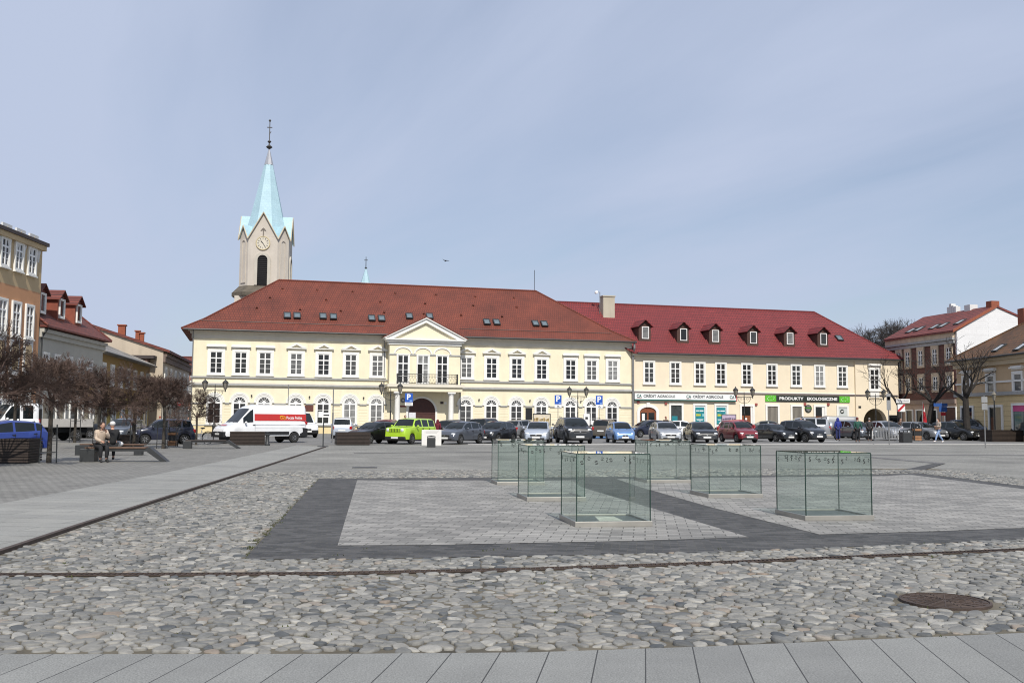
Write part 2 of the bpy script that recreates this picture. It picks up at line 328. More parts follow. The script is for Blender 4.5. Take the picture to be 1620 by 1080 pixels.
# river cobbles: every stone is a low dome in a bed of sandy mortar
cob_px = [(-400, 1037)] + slab_top[1:] + [(2000, 850), (1950, 812), (1620, 757), (1540, 747), (1480, 741.5), (1400, 741), (780, 743), (511, 745.5), (397, 747)] + [(390, 749), (0, 878), (-400, 1010)]
bed = M('mortar_bed', (0.095, 0.083, 0.060), 0.95, 0.7, 0.9, 0.5, bscale=30)
sheet('cobble_bed', px_poly(cob_px), 0.004, bed)
cob = np.array([(p.x, p.y) for p in px_poly(cob_px)]); plz = np.array([(p.x, p.y) for p in px_poly(plaza)])
drain_px = [(-300, 911), (0, 911), (260, 910.5), (520, 909), (820, 902.5), (1120, 892.5), (1380, 881), (1620, 870.5), (1950, 856)]
drn = np.array([(p.x, p.y) for p in px_poly(drain_px)])
MANC = G(1495, 953.5); MANR = 0.36
def inside(P, poly):
    x, y = P[:, 0], P[:, 1]; r = np.zeros(len(P), bool); n = len(poly)
    for i in range(n):
        x0, y0 = poly[i]; x1, y1 = poly[(i + 1) % n]
        c = ((y0 > y) != (y1 > y)) & (x < (x1 - x0) * (y - y0) / (y1 - y0 + 1e-12) + x0); r ^= c
    return r
def dist(P, line, closed=False):
    d = np.full(len(P), 1e9); L = list(line) + ([line[0]] if closed else [])
    for a, b in zip(L, L[1:]):
        a = np.array(a); b = np.array(b); ab = b - a; t = np.clip(((P - a) @ ab) / (ab @ ab), 0, 1); d = np.minimum(d, np.linalg.norm(P - a - t[:, None] * ab, axis=1))
    return d
rng = np.random.default_rng(5)
def cobbles():
    sx, sy = 0.124, 0.086
    wgt = None; nx, ny = int(40 / sx), int(26 / sy); off = np.array([-19.0, 5.5])
    ii, jj = np.meshgrid(np.arange(nx), np.arange(ny), indexing='ij')
    jit = rng.uniform(-0.40, 0.40, (nx, ny, 2))
    px = (ii + (jj % 2) * 0.5 + jit[..., 0]) * sx; py = (jj + jit[..., 1]) * sy
    wob = 0.05 * np.sin(py * 2.1) + 0.04 * np.sin(px * 1.3)
    X = px + wob + off[0]; Y = py + 0.04 * np.sin(px * 1.7) + off[1]
    K = 18; th = np.arange(K) * 2 * np.pi / K; U = np.stack([np.cos(th), np.sin(th)], 1)
    rad = np.full((nx, ny, K), 0.30); wt_ = np.clip(rng.normal(0, 0.20, (nx, ny)), -0.4, 0.4)
    for dx in range(-2, 3):
        for dy in range(-2, 3):
            if dx == 0 and dy == 0: continue
            vx = np.roll(np.roll(X, -dx, 0), -dy, 1) - X; vy = np.roll(np.roll(Y, -dx, 0), -dy, 1) - Y
            d2 = vx * vx + vy * vy
            pr = vx[..., None] * U[:, 0] + vy[..., None] * U[:, 1]
            fr_ = np.clip(0.5 * (1 + wt_ - np.roll(np.roll(wt_, -dx, 0), -dy, 1)), 0.22, 0.78)[..., None]
            r = np.where(pr > 1e-4, fr_ * d2[..., None] / np.maximum(pr, 1e-4), 9)
            rad = np.minimum(rad, r)
    P = np.stack([X.ravel(), Y.ravel()], 1); rad = rad.reshape(-1, K)
    ok = inside(P, cob) & ~inside(P, plz)
    ok &= (ii.ravel() > 2) & (ii.ravel() < nx - 3) & (jj.ravel() > 2) & (jj.ravel() < ny - 3)
    P = P[ok]; rad = rad[ok]
    # stones stop at the drain, the edges and the manhole
    for lim, dd in ((0.068, lambda P: dist(P, drn)), (0.006, lambda P: dist(P, plz, True)), (0.010, lambda P: dist(P, cob, True)), (MANR + 0.02, lambda P: np.linalg.norm(P - np.array((MANC.x, MANC.y)), axis=1))):
        dd = dd(P); k = dd > lim + 0.035; P = P[k]; rad = np.minimum(rad[k], (dd[k] - lim)[:, None] * 1.25)
    rad = rad * (1 + rng.normal(0, 0.05, rad.shape))
    for _ in range(1): rad = 0.5 * rad + 0.25 * (np.roll(rad, 1, 1) + np.roll(rad, -1, 1))
    n = len(P); h = rng.uniform(0.009, 0.022, n); tilt = rng.normal(0, 0.075, (n, 2)); gap = rng.uniform(0.87, 0.98, n)
    # a few stones are sunk in dust
    sunk = (np.sin(P[:, 0] * 1.1 + 2) + np.sin(P[:, 1] * 1.7 + P[:, 0] * 0.6) + rng.normal(0, 0.55, n)) > 1.25
    h = np.where(sunk, h * 0.35, h)
    rings = [(1.0, -0.01), (0.985, 0.42), (0.90, 0.80), (0.66, 0.95), (0.32, 1.0)]
    V = []
    for f, zf in rings:
        x = P[:, 0:1] + rad * gap[:, None] * f * U[:, 0]; y = P[:, 1:2] + rad * gap[:, None] * f * U[:, 1]
        z = 0.004 + h[:, None] * zf + (zf > 0) * ((x - P[:, 0:1]) * tilt[:, 0:1] + (y - P[:, 1:2]) * tilt[:, 1:2])
        V.append(np.stack([x, y, z], 2))
    V = np.stack(V, 1).reshape(n, -1, 3); nr = len(rings)
    cpt = np.concatenate([P, (0.004 + h * 1.01)[:, None]], 1)[:, None, :]
    V = np.concatenate([V, cpt], 1); m = V.shape[1]
    F = [(r * K + i, r * K + (i + 1) % K, (r + 1) * K + (i + 1) % K, (r + 1) * K + i) for r in range(nr - 1) for i in range(K)]
    F = np.array(F); T = np.array([((nr - 1) * K + i, (nr - 1) * K + (i + 1) % K, m - 1) for i in range(K)])
    base = (np.arange(n) * m)[:, None, None]
    FQ = (F[None] + base).reshape(-1, 4); FT = (T[None] + base).reshape(-1, 3)
    me = bpy.data.meshes.new('cobblestones'); me.vertices.add(n * m); me.vertices.foreach_set('co', V.reshape(-1).astype(np.float32))
    lp = np.concatenate([FQ.ravel(), FT.ravel()]).astype(np.int32); me.loops.add(len(lp)); me.loops.foreach_set('vertex_index', lp)
    ls = np.concatenate([np.arange(len(FQ)) * 4, len(FQ) * 4 + np.arange(len(FT)) * 3]).astype(np.int32)
    me.polygons.add(len(ls)); me.polygons.foreach_set('loop_start', ls); me.update(calc_edges=True); me.validate(); me.shade_smooth()
    return me, n
def cobble_mat():
    m = bpy.data.materials.new('river_stone'); m.use_nodes = True; n = m.node_tree.nodes; l = m.node_tree.links; b = n['Principled BSDF']; b.inputs['Roughness'].default_value = 0.72
    g = n.new('ShaderNodeNewGeometry'); cr = n.new('ShaderNodeValToRGB'); l.new(g.outputs['Random Per Island'], cr.inputs[0])
    e = cr.color_ramp.elements; e[0].position = 0; e[0].color = (0.095, 0.096, 0.092, 1); e[1].position = 1; e[1].color = (0.29, 0.272, 0.235, 1)
    for p, c in ((0.05, (0.06, 0.066, 0.070)), (0.10, (0.125, 0.126, 0.120)), (0.45, (0.178, 0.175, 0.161)), (0.75, (0.215, 0.207, 0.186)), (0.95, (0.31, 0.30, 0.27)), (0.985, (0.19, 0.15, 0.115))):
        q = e.new(p); q.color = c + (1,)
    t = n.new('ShaderNodeTexCoord'); nz = n.new('ShaderNodeTexNoise'); nz.inputs['Scale'].default_value = 14; nz.inputs['Detail'].default_value = 8; nz.inputs['Roughness'].default_value = 0.7; l.new(t.outputs['Object'], nz.inputs['Vector'])
    r = n.new('ShaderNodeMapRange'); r.inputs[1].default_value = 0.25; r.inputs[2].default_value = 0.75; r.inputs[3].default_value = 0.62; r.inputs[4].default_value = 1.34; l.new(nz.outputs['Fac'], r.inputs[0])
    x = n.new('ShaderNodeVectorMath'); x.operation = 'SCALE'; l.new(cr.outputs[0], x.inputs[0]); l.new(r.outputs[0], x.inputs['Scale'])
    # dusty patches
    n2 = n.new('ShaderNodeTexNoise'); n2.inputs['Scale'].default_value = 0.55; n2.inputs['Detail'].default_value = 6; l.new(t.outputs['Object'], n2.inputs['Vector'])
    r2 = n.new('ShaderNodeMapRange'); r2.inputs[1].default_value = 0.52; r2.inputs[2].default_value = 0.72; r2.inputs[4].default_value = 0.45; l.new(n2.outputs['Fac'], r2.inputs[0])
    mx = n.new('ShaderNodeMix'); mx.data_type = 'RGBA'; l.new(r2.outputs[0], mx.inputs[0]); l.new(x.outputs[0], mx.inputs[6]); mx.inputs[7].default_value = (0.25, 0.24, 0.215, 1)
    l.new(mx.outputs[2], b.inputs['Base Color'])
    bp = n.new('ShaderNodeBump'); bp.inputs['Strength'].default_value = 0.6; bp.inputs['Distance'].default_value = 0.014; l.new(nz.outputs['Fac'], bp.inputs['Height']); l.new(bp.outputs[0], b.inputs['Normal'])
    return m
cme, NST = cobbles(); cme.materials.append(cobble_mat()); tag(link('cobblestones', cme), kind='stuff', label='grey and buff rounded river cobbles laid around the paved square', cat='cobblestones'); print('stones', NST)
# moss and weeds in the joints
moss = M('moss', (0.05, 0.062, 0.018), 0.95, 0.4, 12)
mb = MB(); rr = random.Random(3)
for _ in range(230):
    if rr.random() < 0.6: t = rr.random(); p = G(386 + (505 - 386) * t, 885 + (757 - 885) * t); p.x -= rr.uniform(0.0, 0.10); k = 1
    else: p = G(rr.uniform(-50, 1650), rr.uniform(860, 1010)); k = 1
    if abs(p.x) > 12: continue
    for _ in range(rr.randint(2, 7)):
        q = p + Vector((rr.gauss(0, 0.03), rr.gauss(0, 0.03), 0)); a = rr.uniform(0, 6.28); hh = rr.uniform(0.008, 0.022); wv = rr.uniform(0.006, 0.014)
        d = Vector((math.cos(a), math.sin(a), 0)) * wv; tl = Vector((rr.gauss(0, 0.008), rr.gauss(0, 0.008), hh + 0.008))
        mb.add([q - d, q + d, q + tl], [(0, 1, 2)])
tag(mb.build('moss', moss, fix=False), kind='stuff', label='small tufts of moss and weeds growing in the cobble joints', cat='moss')
# drain grate along the cobbles
rust = M('rusty_iron', (0.055, 0.038, 0.030), 0.75, 0.35, 8, 0.3)
dk = M('drain_dark', (0.012, 0.011, 0.010), 0.9, 0.2, 5)
dt = thing('drain_grate', 'long narrow rusty drain grating crossing the cobbles in the foreground', 'drain')
mb = MB(); mb2 = MB()
seg = [(Vector((a[0], a[1], 0)), Vector((b[0], b[1], 0))) for a, b in zip(drn, drn[1:])]
for a, b in seg:
    d = (b - a); Ls = d.length; d.normalize(); nrm = Vector((-d.y, d.x, 0))
    mb2.add([a + nrm * 0.05 + Vector((0, 0, 0.008)), a - nrm * 0.05 + Vector((0, 0, 0.008)), b - nrm * 0.05 + Vector((0, 0, 0.008)), b + nrm * 0.05 + Vector((0, 0, 0.008))], [(0, 1, 2, 3)])
    for s in (-1, 1): mb.tube(a + nrm * 0.056 * s + Vector((0, 0, 0.016)), b + nrm * 0.056 * s + Vector((0, 0, 0.016)), 0.009, n=4)
    k = int(Ls / 0.05)
    for i in range(k):
        p = a + d * (i + 0.5) * Ls / k + Vector((0, 0, 0.016)); mb.tube(p - nrm * 0.05 - d * 0.012, p + nrm * 0.05 + d * 0.012, 0.0075, n=4)
mb.build('grating', rust, dt); mb2.build('channel', dk, dt)
# raised rusty steel edging beside the walk
ed = MB()
for a, b in zip(railp, railp[1:]):
    a = G(*a); b = G(*b); d = (b - a).normalized(); nrm = Vector((-d.y, d.x, 0)) * 0.035
    ed.prism([((a - nrm).x, (a - nrm).y), ((b - nrm).x, (b - nrm).y), ((b + nrm).x, (b + nrm).y), ((a + nrm).x, (a + nrm).y)], 0.0, 0.045, 'z')
tag(ed.build('steel_edging', rust), 'long rusty steel edging strip between smooth walk and cobbles', 'edging')
# manhole covers
def manhole(p, r, label, m=rust):
    t = thing('manhole_cover', label, 'manhole', (p.x, p.y, 0))
    MB().lathe([(r, 0.0), (r, 0.026), (r - 0.02, 0.030), (r - 0.02, 0.022), (0.02, 0.022)], 40).build('cover', m, t)
    mb = MB()
    for q in (0.28, 0.45, 0.62, 0.79): mb.torus((0, 0, 0.024), r * q, 0.006, 'z', 40, 4)
    for i in range(16):
        a = i * math.pi / 8; mb.tube((r * 0.1 * math.cos(a), r * 0.1 * math.sin(a), 0.024), (r * 0.9 * math.cos(a), r * 0.9 * math.sin(a), 0.024), 0.006, n=4)
    mb.build('ribs', m, t)
manhole(MANC, MANR, 'round rusty manhole cover set in the cobbles at the right')
MB_rect = M('cover_dark', (0.07, 0.07, 0.07), 0.7, 0.2, 4)
p = G(577, 739.5); t = thing('drain_cover', 'flat dark rectangular cover in the grey paving beyond the cobbles', 'drain cover', (p.x, p.y, 0), GA)
MB().box(-0.38, 0.38, -0.30, 0.30, 0.0, 0.015).build('frame', MB_rect, t); MB().box(-0.30, 0.30, -0.24, 0.24, 0.015, 0.019).build('lid', M('lid_dark', (0.045, 0.045, 0.045), 0.6, 0.2, 4), t)
# blue bays
bluep = M('blue_marking', (0.05, 0.16, 0.36), 0.8, 0.25, 3)
for a in ([(866, 693.5), (884, 693.5), (888, 690.5), (872, 690.5)], [(930, 693.8), (962, 693.8), (958, 690.5), (934, 690.5)]):
    sheet('blue_marking', px_poly(a), 0.012, bluep)
wl = M('white_marking', (0.55, 0.55, 0.53), 0.8, 0.2, 3)
for x in (1045, 1136, 1195, 1300):
    sheet('white_marking', px_poly([(x, 697.5), (x + 26, 697.5), (x + 26, 696.9), (x, 696.9)]), 0.010, wl)

# ---------------------------------------------------------------- glass boxes
gl_pane = glass_mat('green_glass', (0.93, 0.96, 0.947)); gl_top = glass_mat('top_glass', (0.93, 0.96, 0.945), 1.6)
gl_edge = M('glass_edge', (0.012, 0.035, 0.028), 0.15, 0.1, 5)
mark_m = M('dark_mark', (0.02, 0.022, 0.022), 0.6, 0.1, 5)
inner_steel = M('inner_steel', (0.10, 0.11, 0.10), 0.5, 0.2, 4, metal=0.4)
BW, BH, BB = 1.12, 1.035, 0.085
boxes = [((786.2, 767.7), 'square glass display case on a steel plinth, farthest left of the six'),
         ((833.5, 793.7), 'square glass display case just behind the nearest case'),
         ((910, 834.7), 'glass display case nearest the camera with pale stains on its floor'),
         ((1023.4, 764.3), 'square glass display case at the back of the right hand group'),
         ((1120.9, 788), 'square glass display case in the middle of the right hand group'),
         ((1274, 824.4), 'glass display case farthest right of the six with dark floor')]
def symbol(mb, x, z, kind, y, r=0.027):
    if kind == 0:   # ring split in two
        for s in (0, 1):
            pts = [(x + r * math.cos(a), z + r * math.sin(a)) for a in [R(40 + 180 * s + i * 22) for i in range(7)]]; q = [(x + r * 0.55 * math.cos(a), z + r * 0.55 * math.sin(a)) for a in [R(40 + 180 * s + i * 22) for i in range(7)]]
            mb.ring(pts, q, y - 0.002, y, closed=False)
        mb.box(x - 0.005, x + 0.005, y - 0.002, y, z - 0.006, z + 0.006)
    else:           # paragraph-like bent stroke
        pts = [(x + 0.014, z + 0.032), (x - 0.008, z + 0.029), (x - 0.011, z + 0.011), (x + 0.012, z - 0.009), (x + 0.011, z - 0.027), (x - 0.014, z - 0.032)]
        for a, b in zip(pts, pts[1:]):
            n_ = Vector((b[1] - a[1], a[0] - b[0])).normalized() * 0.006
            mb.prism([(a[0] - n_.x, a[1] - n_.y), (b[0] - n_.x, b[1] - n_.y), (b[0] + n_.x, b[1] + n_.y), (a[0] + n_.x, a[1] + n_.y)], y - 0.002, y)
for bi, (pp, lab) in enumerate(boxes):
    p = G(*pp); t = thing('glass_case', lab, 'display case', (p.x, p.y, 0), R(8.7) + (0.0, 0.01, 0.0, 0.0, 0.0, -0.008)[bi], 'glass display cases on the square')
    i0, i1, th = 0.025, BW - 0.025, 0.012
    mb = MB(); mb.bbox(0, BW, 0, 0.04, 0.012, BB, 0.004); mb.bbox(0, BW, BW - 0.04, BW, 0.012, BB, 0.004); mb.bbox(0, 0.04, 0.0405, BW - 0.0405, 0.012, BB, 0.004); mb.bbox(BW - 0.04, BW, 0.0405, BW - 0.0405, 0.012, BB, 0.004)
    mb.build('plinth', steel, t)
    MB().box(0.041, BW - 0.041, 0.041, BW - 0.041, 0.05, 0.062).build('floor_plate', inner_steel, t)
    if bi == 2:
        MB().prism([(0.42, 0.30), (0.78, 0.34), (0.80, 0.95), (0.52, 1.0)], 0.062, 0.0635, 'z').build('dust_patch', M('pale_dust', (0.40, 0.40, 0.34), 0.9, 0.3, 8), t)
    rb = random.Random(11 + bi * 3)
    for k in range(4):
        # pane in its own frame: x along the side, z up, outer face at y = 0
        mbp = MB(); mbp.box(i0 + (0.013 if k % 2 else 0), i1 - (0.013 if k % 2 else 0), 0.0, th, BB - 0.03, BH - 0.013)
        c = BW / 2; rz = k * math.pi / 2
        def place(mb_, name, mat, par=None):
            o = mb_.build(name, mat, t)
            o.location = (c - math.cos(rz) * c + math.sin(rz) * (c - i0), c - math.sin(rz) * c - math.cos(rz) * (c - i0), 0); o.rotation_euler = (0, 0, rz); return o
        place(mbp, 'glass_pane', gl_pane)
        x = 0.10
        while x < BW - 0.12:
            kd = 0 if rb.random() < .62 else 1; sx = MB(); symbol(sx, x, BH - 0.11 - rb.uniform(-0.02, 0.03), kd, -0.0015); place(sx, 'symbol', mark_m)
            x += rb.choice((0.075, 0.15, 0.21, 0.28))
    MB().box(i0, i1, i0, i1, BH - 0.012, BH).build('top_pane', gl_top, t)
    mb = MB(); q = 0.0065
    for (x, y) in ((i0, i0), (i1, i0), (i0, i1), (i1, i1)): mb.box(x - q, x + q, y - q, y + q, BB + 0.001, BH - 0.014)
    for y in (i0, i1): mb.box(i0 + q, i1 - q, y - q * 0.8, y + q * 0.8, BH - 0.0125, BH + 0.001)
    for x in (i0, i1): mb.box(x - q * 0.8, x + q * 0.8, i0 + q, i1 - q, BH - 0.0125, BH + 0.001)
    mb.build('edge_strip', gl_edge, t)
# ---------------------------------------------------------------- buildings
def plaster(name, c, stain=0.18): return M(name, c, 0.85, 0.07, 0.5, 0.12, stain=stain, bscale=14)
def tile_mat(name, c1, c2, mort, vec='XZ', bw=0.30, bh=0.24, noise=0.22, gap=0.035):
    return brick_mat(name, c1, c2, mort, bw, bh, gap, 0, 0.7, 0.9, vec + ('Y' if 'Y' not in vec else 'X'), 0.5, noise, 0.35)
def hip_roof(parent, mat, x0, x1, y0, y1, ze, xr0, xr1, yr, zr, flare=0.0, gable=(False, False), soffit=None, name='roof', th=0.10):
    """hipped (or gabled) tiled roof; flare lifts the lowest metre and a half to a gentler slope"""
    mb = MB(); rings = [[(x0, y0, ze), (x1, y0, ze), (x1, y1, ze), (x0, y1, ze)]]
    if flare:
        f = 0.22; zz = ze + (zr - ze) * (f - flare)
        rings.append([(x0 + (xr0 - x0) * f, y0 + (yr - y0) * f, zz), (x1 + (xr1 - x1) * f, y0 + (yr - y0) * f, zz), (x1 + (xr1 - x1) * f, y1 + (yr - y1) * f, zz), (x0 + (xr0 - x0) * f, y1 + (yr - y1) * f, zz)])
    for a, b in zip(rings, rings[1:]):
        for i in range(4): j = (i + 1) % 4; mb.add([a[i], a[j], b[j], b[i]], [(0, 1, 2, 3)])
    A, B, C, D = rings[-1]; P, Q = (xr0, yr, zr), (xr1, yr, zr)
    mb.add([A, B, Q, P], [(0, 1, 2, 3)]); mb.add([C, D, P, Q], [(0, 1, 2, 3)]); mb.add([D, A, P], [(0, 1, 2)]); mb.add([B, C, Q], [(0, 1, 2)])
    lo = [(p[0], p[1], p[2] - th) for p in rings[0]]; mb.add(rings[0] + lo, [(0, 4, 5, 1), (1, 5, 6, 2), (2, 6, 7, 3), (3, 7, 4, 0), (4, 7, 6, 5)])
    o = mb.build(name, mat, parent, fix=False)
    m2 = MB(); cap = lambda p: (p[0], p[1], p[2] + 0.02)
    m2.path([cap(P), cap(Q)], 0.11)
    for a, b in ((rings[-1][0], P), (rings[-1][3], P), (rings[-1][1], Q), (rings[-1][2], Q)): m2.path([cap(a), cap(b)], 0.09)
    if flare:
        for i in range(4): m2.path([cap(rings[0][i]), cap(rings[1][i])], 0.09)
    m2.build('ridge_tile', mat, o)
    return o
CACHE = {}
def cached(key, fn):
    if key not in CACHE: CACHE[key] = fn()
    return CACHE[key]
def win_meshes(w, h, sur, head, style, sill=True):
    def mk():
        r = {}
        mb = MB(); f = 0.075; x = w / 2
        mb.ring([(x, 0), (x, h), (-x, h), (-x, 0)], [(x - f, f), (x - f, h - f), (-x + f, h - f), (-x + f, f)], -0.075, 0)
        if style != 'plain':
            tz = h * (0.70 if style == 'tall' else 0.66)
            mb.box(-0.055, 0.055, -0.085, -0.005, f, h - f); mb.box(-x + f, -0.055, -0.08, -0.005, tz - 0.055, tz + 0.055); mb.box(0.055, x - f, -0.08, -0.005, tz - 0.055, tz + 0.055)
            for k in ((1, 2) if style == 'tall' else (1, 2)):
                z = f + (tz - f) * k / 3
                for s in ((-x + f, -0.055), (0.055, x - f)): mb.box(s[0], s[1], -0.05, -0.005, z - 0.018, z + 0.018)
        r['frame'] = mb.mesh('window', pvc)
        r['pane'] = MB().box(-x + 0.02, x - 0.02, -0.02, -0.006, 0.02, h - 0.02).mesh('pane', pane)
        ms = MB(); s = sur
        if s:
            ms.ring([(x + s, -0.12), (x + s, h + s), (-x - s, h + s), (-x - s, -0.12)], [(x, 0), (x, h), (-x, h), (-x, 0)], -0.12, 0.02)
            if sill: ms.box(-x - s - 0.05, x + s + 0.05, -0.19, -0.002, -0.21, -0.121)
        if head == 'ledge':
            ms.box(-x - s - 0.12, x + s + 0.12, -0.30, 0.0, h + s + 0.22, h + s + 0.34); ms.box(-x - s - 0.05, x + s + 0.05, -0.2, 0.0, h + s + 0.34, h + s + 0.44); ms.box(-x - s, x + s, -0.14, 0.0, h + s + 0.10, h + s + 0.22)
        if head == 'pediment':
            hw = x + s + 0.16; z0 = h + s + 0.20; ap = z0 + 0.62
            ms.box(-hw, hw, -0.28, 0.0, z0, z0 + 0.10)
            ms.ring([(hw, z0 + 0.10), (0, ap), (-hw, z0 + 0.10)], [(hw - 0.42, z0 + 0.10), (0, ap - 0.2), (-hw + 0.42, z0 + 0.10)], -0.30, 0.0, closed=False)
        r['surround'] = ms.mesh('surround', white) if ms.v else None
        return r
    return cached(('w', round(w, 2), round(h, 2), sur, head, style, sill), mk)
def rect_window(parent, x, z0, w, h, sur=0.25, head=None, style='tall', y=0.0, sill=True, rotz=0.0):
    r = win_meshes(w, h, sur, head, style, sill)
    o = link('window', r['frame'], parent, (x, y, z0), (0, 0, rotz)); link('pane', r['pane'], o)
    if r['surround']: link('surround', r['surround'], o)
    return o
def arch_window(parent, x, z0, w, zs, y=0.0, sur=0.30):
    """round headed window: zs is the spring height above the sill"""
    def mk():
        r = {}; a = w / 2; f = 0.07
        fi = lambda q: fan(-a + q, a - q, q if q > 0 else 0, zs, 14)
        mb = MB(); mb.ring(fi(0), fi(f), -0.075, 0.0); mb.box(-a + f, a - f, -0.085, -0.005, zs - 0.10, zs + 0.06); mb.box(-0.055, 0.055, -0.085, -0.005, f, zs - 0.10)
        for k in (1, 2):
            z = f + (zs - f) * k / 3
            for s in ((-a + f, -0.055), (0.055, a - f)): mb.box(s[0], s[1], -0.05, -0.005, z - 0.018, z + 0.018)
        for t in (30, 60, 90, 120, 150): mb.tube((0.10 * math.cos(R(t)), -0.04, zs + 0.06 + 0.10 * math.sin(R(t))), ((a - f) * math.cos(R(t)), -0.04, zs + (a - f) * math.sin(R(t))), 0.024, n=4)
        mb.lathe([(0.16, -0.06), (0.16, -0.008)], 16, (0, 0, zs + 0.06), 'y')
        r['frame'] = mb.mesh('window', pvc)
        r['pane'] = MB().prism(fan(-a + 0.02, a - 0.02, 0.02, zs, 14), -0.02, -0.006).mesh('pane', pane)
        ms = MB(); o1 = fan(-a - 0.16, a + 0.16, -0.10, zs, 14); ms.ring(o1, fan(-a, a, 0, zs, 14), -0.10, 0.02)
        # outer archivolt, round part only
        n = 16; ou = [((a + 0.38) * math.cos(math.pi * i / n), zs + (a + 0.38) * math.sin(math.pi * i / n)) for i in range(n + 1)]; inn = [((a + 0.17) * math.cos(math.pi * i / n), zs + (a + 0.17) * math.sin(math.pi * i / n)) for i in range(n + 1)]
        ms.ring(ou, inn, -0.14, 0.02, closed=False); mid = [((a + 0.30) * math.cos(math.pi * i / n), zs + (a + 0.30) * math.sin(math.pi * i / n)) for i in range(n + 1)]
        ms.ring([(p[0] * 1.02, zs + (p[1] - zs) * 1.02) for p in mid], mid, -0.165, -0.13, closed=False)
        r['surround'] = ms.mesh('surround', white)
        r['sill'] = MB().box(-a - 0.28, a + 0.28, -0.2, 0.0, -0.22, -0.101).mesh('sill', grey_trim)
        return r
    r = cached(('a', round(w, 2), round(zs, 2)), mk)
    o = link('window', r['frame'], parent, (x, y, z0)); link('pane', r['pane'], o); link('surround', r['surround'], o); link('sill', r['sill'], o)
    return o
def skylight(parent, F, px, py, y0, z0, k, w=0.75, h=1.05, pm_=None):
    pm_ = pm_ or M('skylight_glass', (0.11, 0.14, 0.155), 0.06, 0.35, 0.9, spec=0.8)
    p = F.hit(px, py, y0, k, z0); t = math.atan(k)
    mb = MB(); mb.ring([(w / 2, -h / 2), (w / 2, h / 2), (-w / 2, h / 2), (-w / 2, -h / 2)], [(w / 2 - .09, -h / 2 + .09), (w / 2 - .09, h / 2 - .09), (-w / 2 + .09, h / 2 - .09), (-w / 2 + .09, -h / 2 + .09)], -0.14, 0.03)
    o = mb.build('skylight', dark_metal, parent, p, rot=(t - math.pi / 2, 0, 0))
    MB().box(-w / 2 + .05, w / 2 - .05, -0.10, -0.085, -h / 2 + .05, h / 2 - .05).build('pane', pm_, o)
    return o
def downpipe(parent, x, y, z1, off=0.55, r=0.055, z0=0.1, mat=None, name='downpipe'):
    MB().path([(x, y - off, z1), (x, y - off, z1 - 0.15), (x, y - 0.09, z1 - 0.75), (x, y - 0.09, z0)], r, 8).build(name, mat or zinc, parent)

# --- town hall
TO = G(300, 685); TF = Frame((TO.x, TO.y), R(15.2)); TL = TF.u(999); TE = 10.2
yel = M('yellow_plaster', (0.75, 0.68, 0.50), 0.85, 0.06, 0.5, 0.12, stain=0.20, bscale=14)
cream = M('cream_cornice', (0.64, 0.60, 0.50), 0.8, 0.06, 1, stain=0.1)
th_roof = tile_mat('red_clay_tile', (0.138, 0.031, 0.016), (0.160, 0.037, 0.019), (0.065, 0.016, 0.010), bw=0.24, bh=0.27, noise=0.26, gap=0.022)
th = thing('town_hall', 'long pale yellow town hall with red tiled hip roof, pediment and balcony', 'town hall', TF.O, TF.rot)
DP = 14.0
MB().box(0, TL, 0, DP, 0, TE - 0.02).build('wall', yel, th)
# cornice in three steps, belts, plinth
PX0, PX1 = TF.u(613.5, 560), TF.u(724, 560); PO = 1.3
def band(name, z0, z1, out, mat, segs=None):
    mb = MB()
    for a, b in (segs or ((-out, PX0), (PX1, TL - 0.01))): mb.box(a, b, -out, 0.02, z0, z1)
    return mb.build(name, mat, th)
band('cornice', 9.25, 9.72, 0.10, cream); band('cornice', 9.721, 9.95, 0.24, cream); band('cornice', 9.951, 10.12, 0.46, cream)
band('belt_course', 5.40, 5.56, 0.14, grey_trim); band('belt_course', 4.68, 4.86, 0.22, grey_trim); band('belt_course', 4.86, 5.0, 0.12, cream)
band('plinth', 0.0, 0.75, 0.06, M('yellow_plinth', (0.68, 0.56, 0.32), 0.85, 0.08, 1, stain=0.15)); band('plinth_rail', 0.751, 0.85, 0.09, grey_trim)
axs = [338.6, 378.7, 417.3, 467.6, 511, 553, 595, 736.5, 777, 816.5, 856, 902, 935, 968]
cx_ = [TF.u(x, 650) for x in axs]
mb = MB(); xs = [-0.05] + cx_ + [TL - 0.01]; lim = 0.98
edges = [(0.0, None)]
for a, b in zip(xs, xs[1:]):
    lo = a + (lim if a in cx_ else 0); hi = b - (lim if b in cx_ else 0)
    if lo < PX0 < hi: mb.box(lo, PX0, -0.10, 0.02, 2.87, 3.0); mb.box(PX1, hi, -0.10, 0.02, 2.87, 3.0)
    elif hi > lo: mb.box(lo, hi, -0.10, 0.02, 2.87, 3.0)
mb.build('belt_course', grey_trim, th)
# fine horizontal joints of the rusticated ground floor
mb = MB()
for i in range(7):
    z = 0.98 + i * 0.28
    for a, b in zip(xs, xs[1:]):
        lo = a + (0.9 if a in cx_ else 0); hi = b - (0.9 if b in cx_ else 0)
        for q0, q1 in (((lo, PX0), (PX1, hi)) if lo < PX0 < hi else ((lo, hi),)):
            if q1 > q0: mb.box(q0, q1, -0.004, 0.01, z - 0.009, z + 0.009)
mb.build('wall_joint', M('joint_shade', (0.42, 0.34, 0.19), 0.9, 0.1, 2), th)
for i, x in enumerate(cx_): arch_window(th, x, 0.98, 1.22, 2.02)
up = [342, 381, 419.5, 468.7, 512, 555, 597.3, 738, 777.6, 817.4, 856.7, 902.6, 935.7, 969]
for i, px in enumerate(up):
    rect_window(th, TF.u(px, 570), 5.86, 1.16, 2.12, 0.25, 'pediment' if 3 <= i <= 10 else 'ledge')
TY0, TZ0 = -0.75, 10.12
TK = (16.25 - TZ0) / (7.0 - TY0)
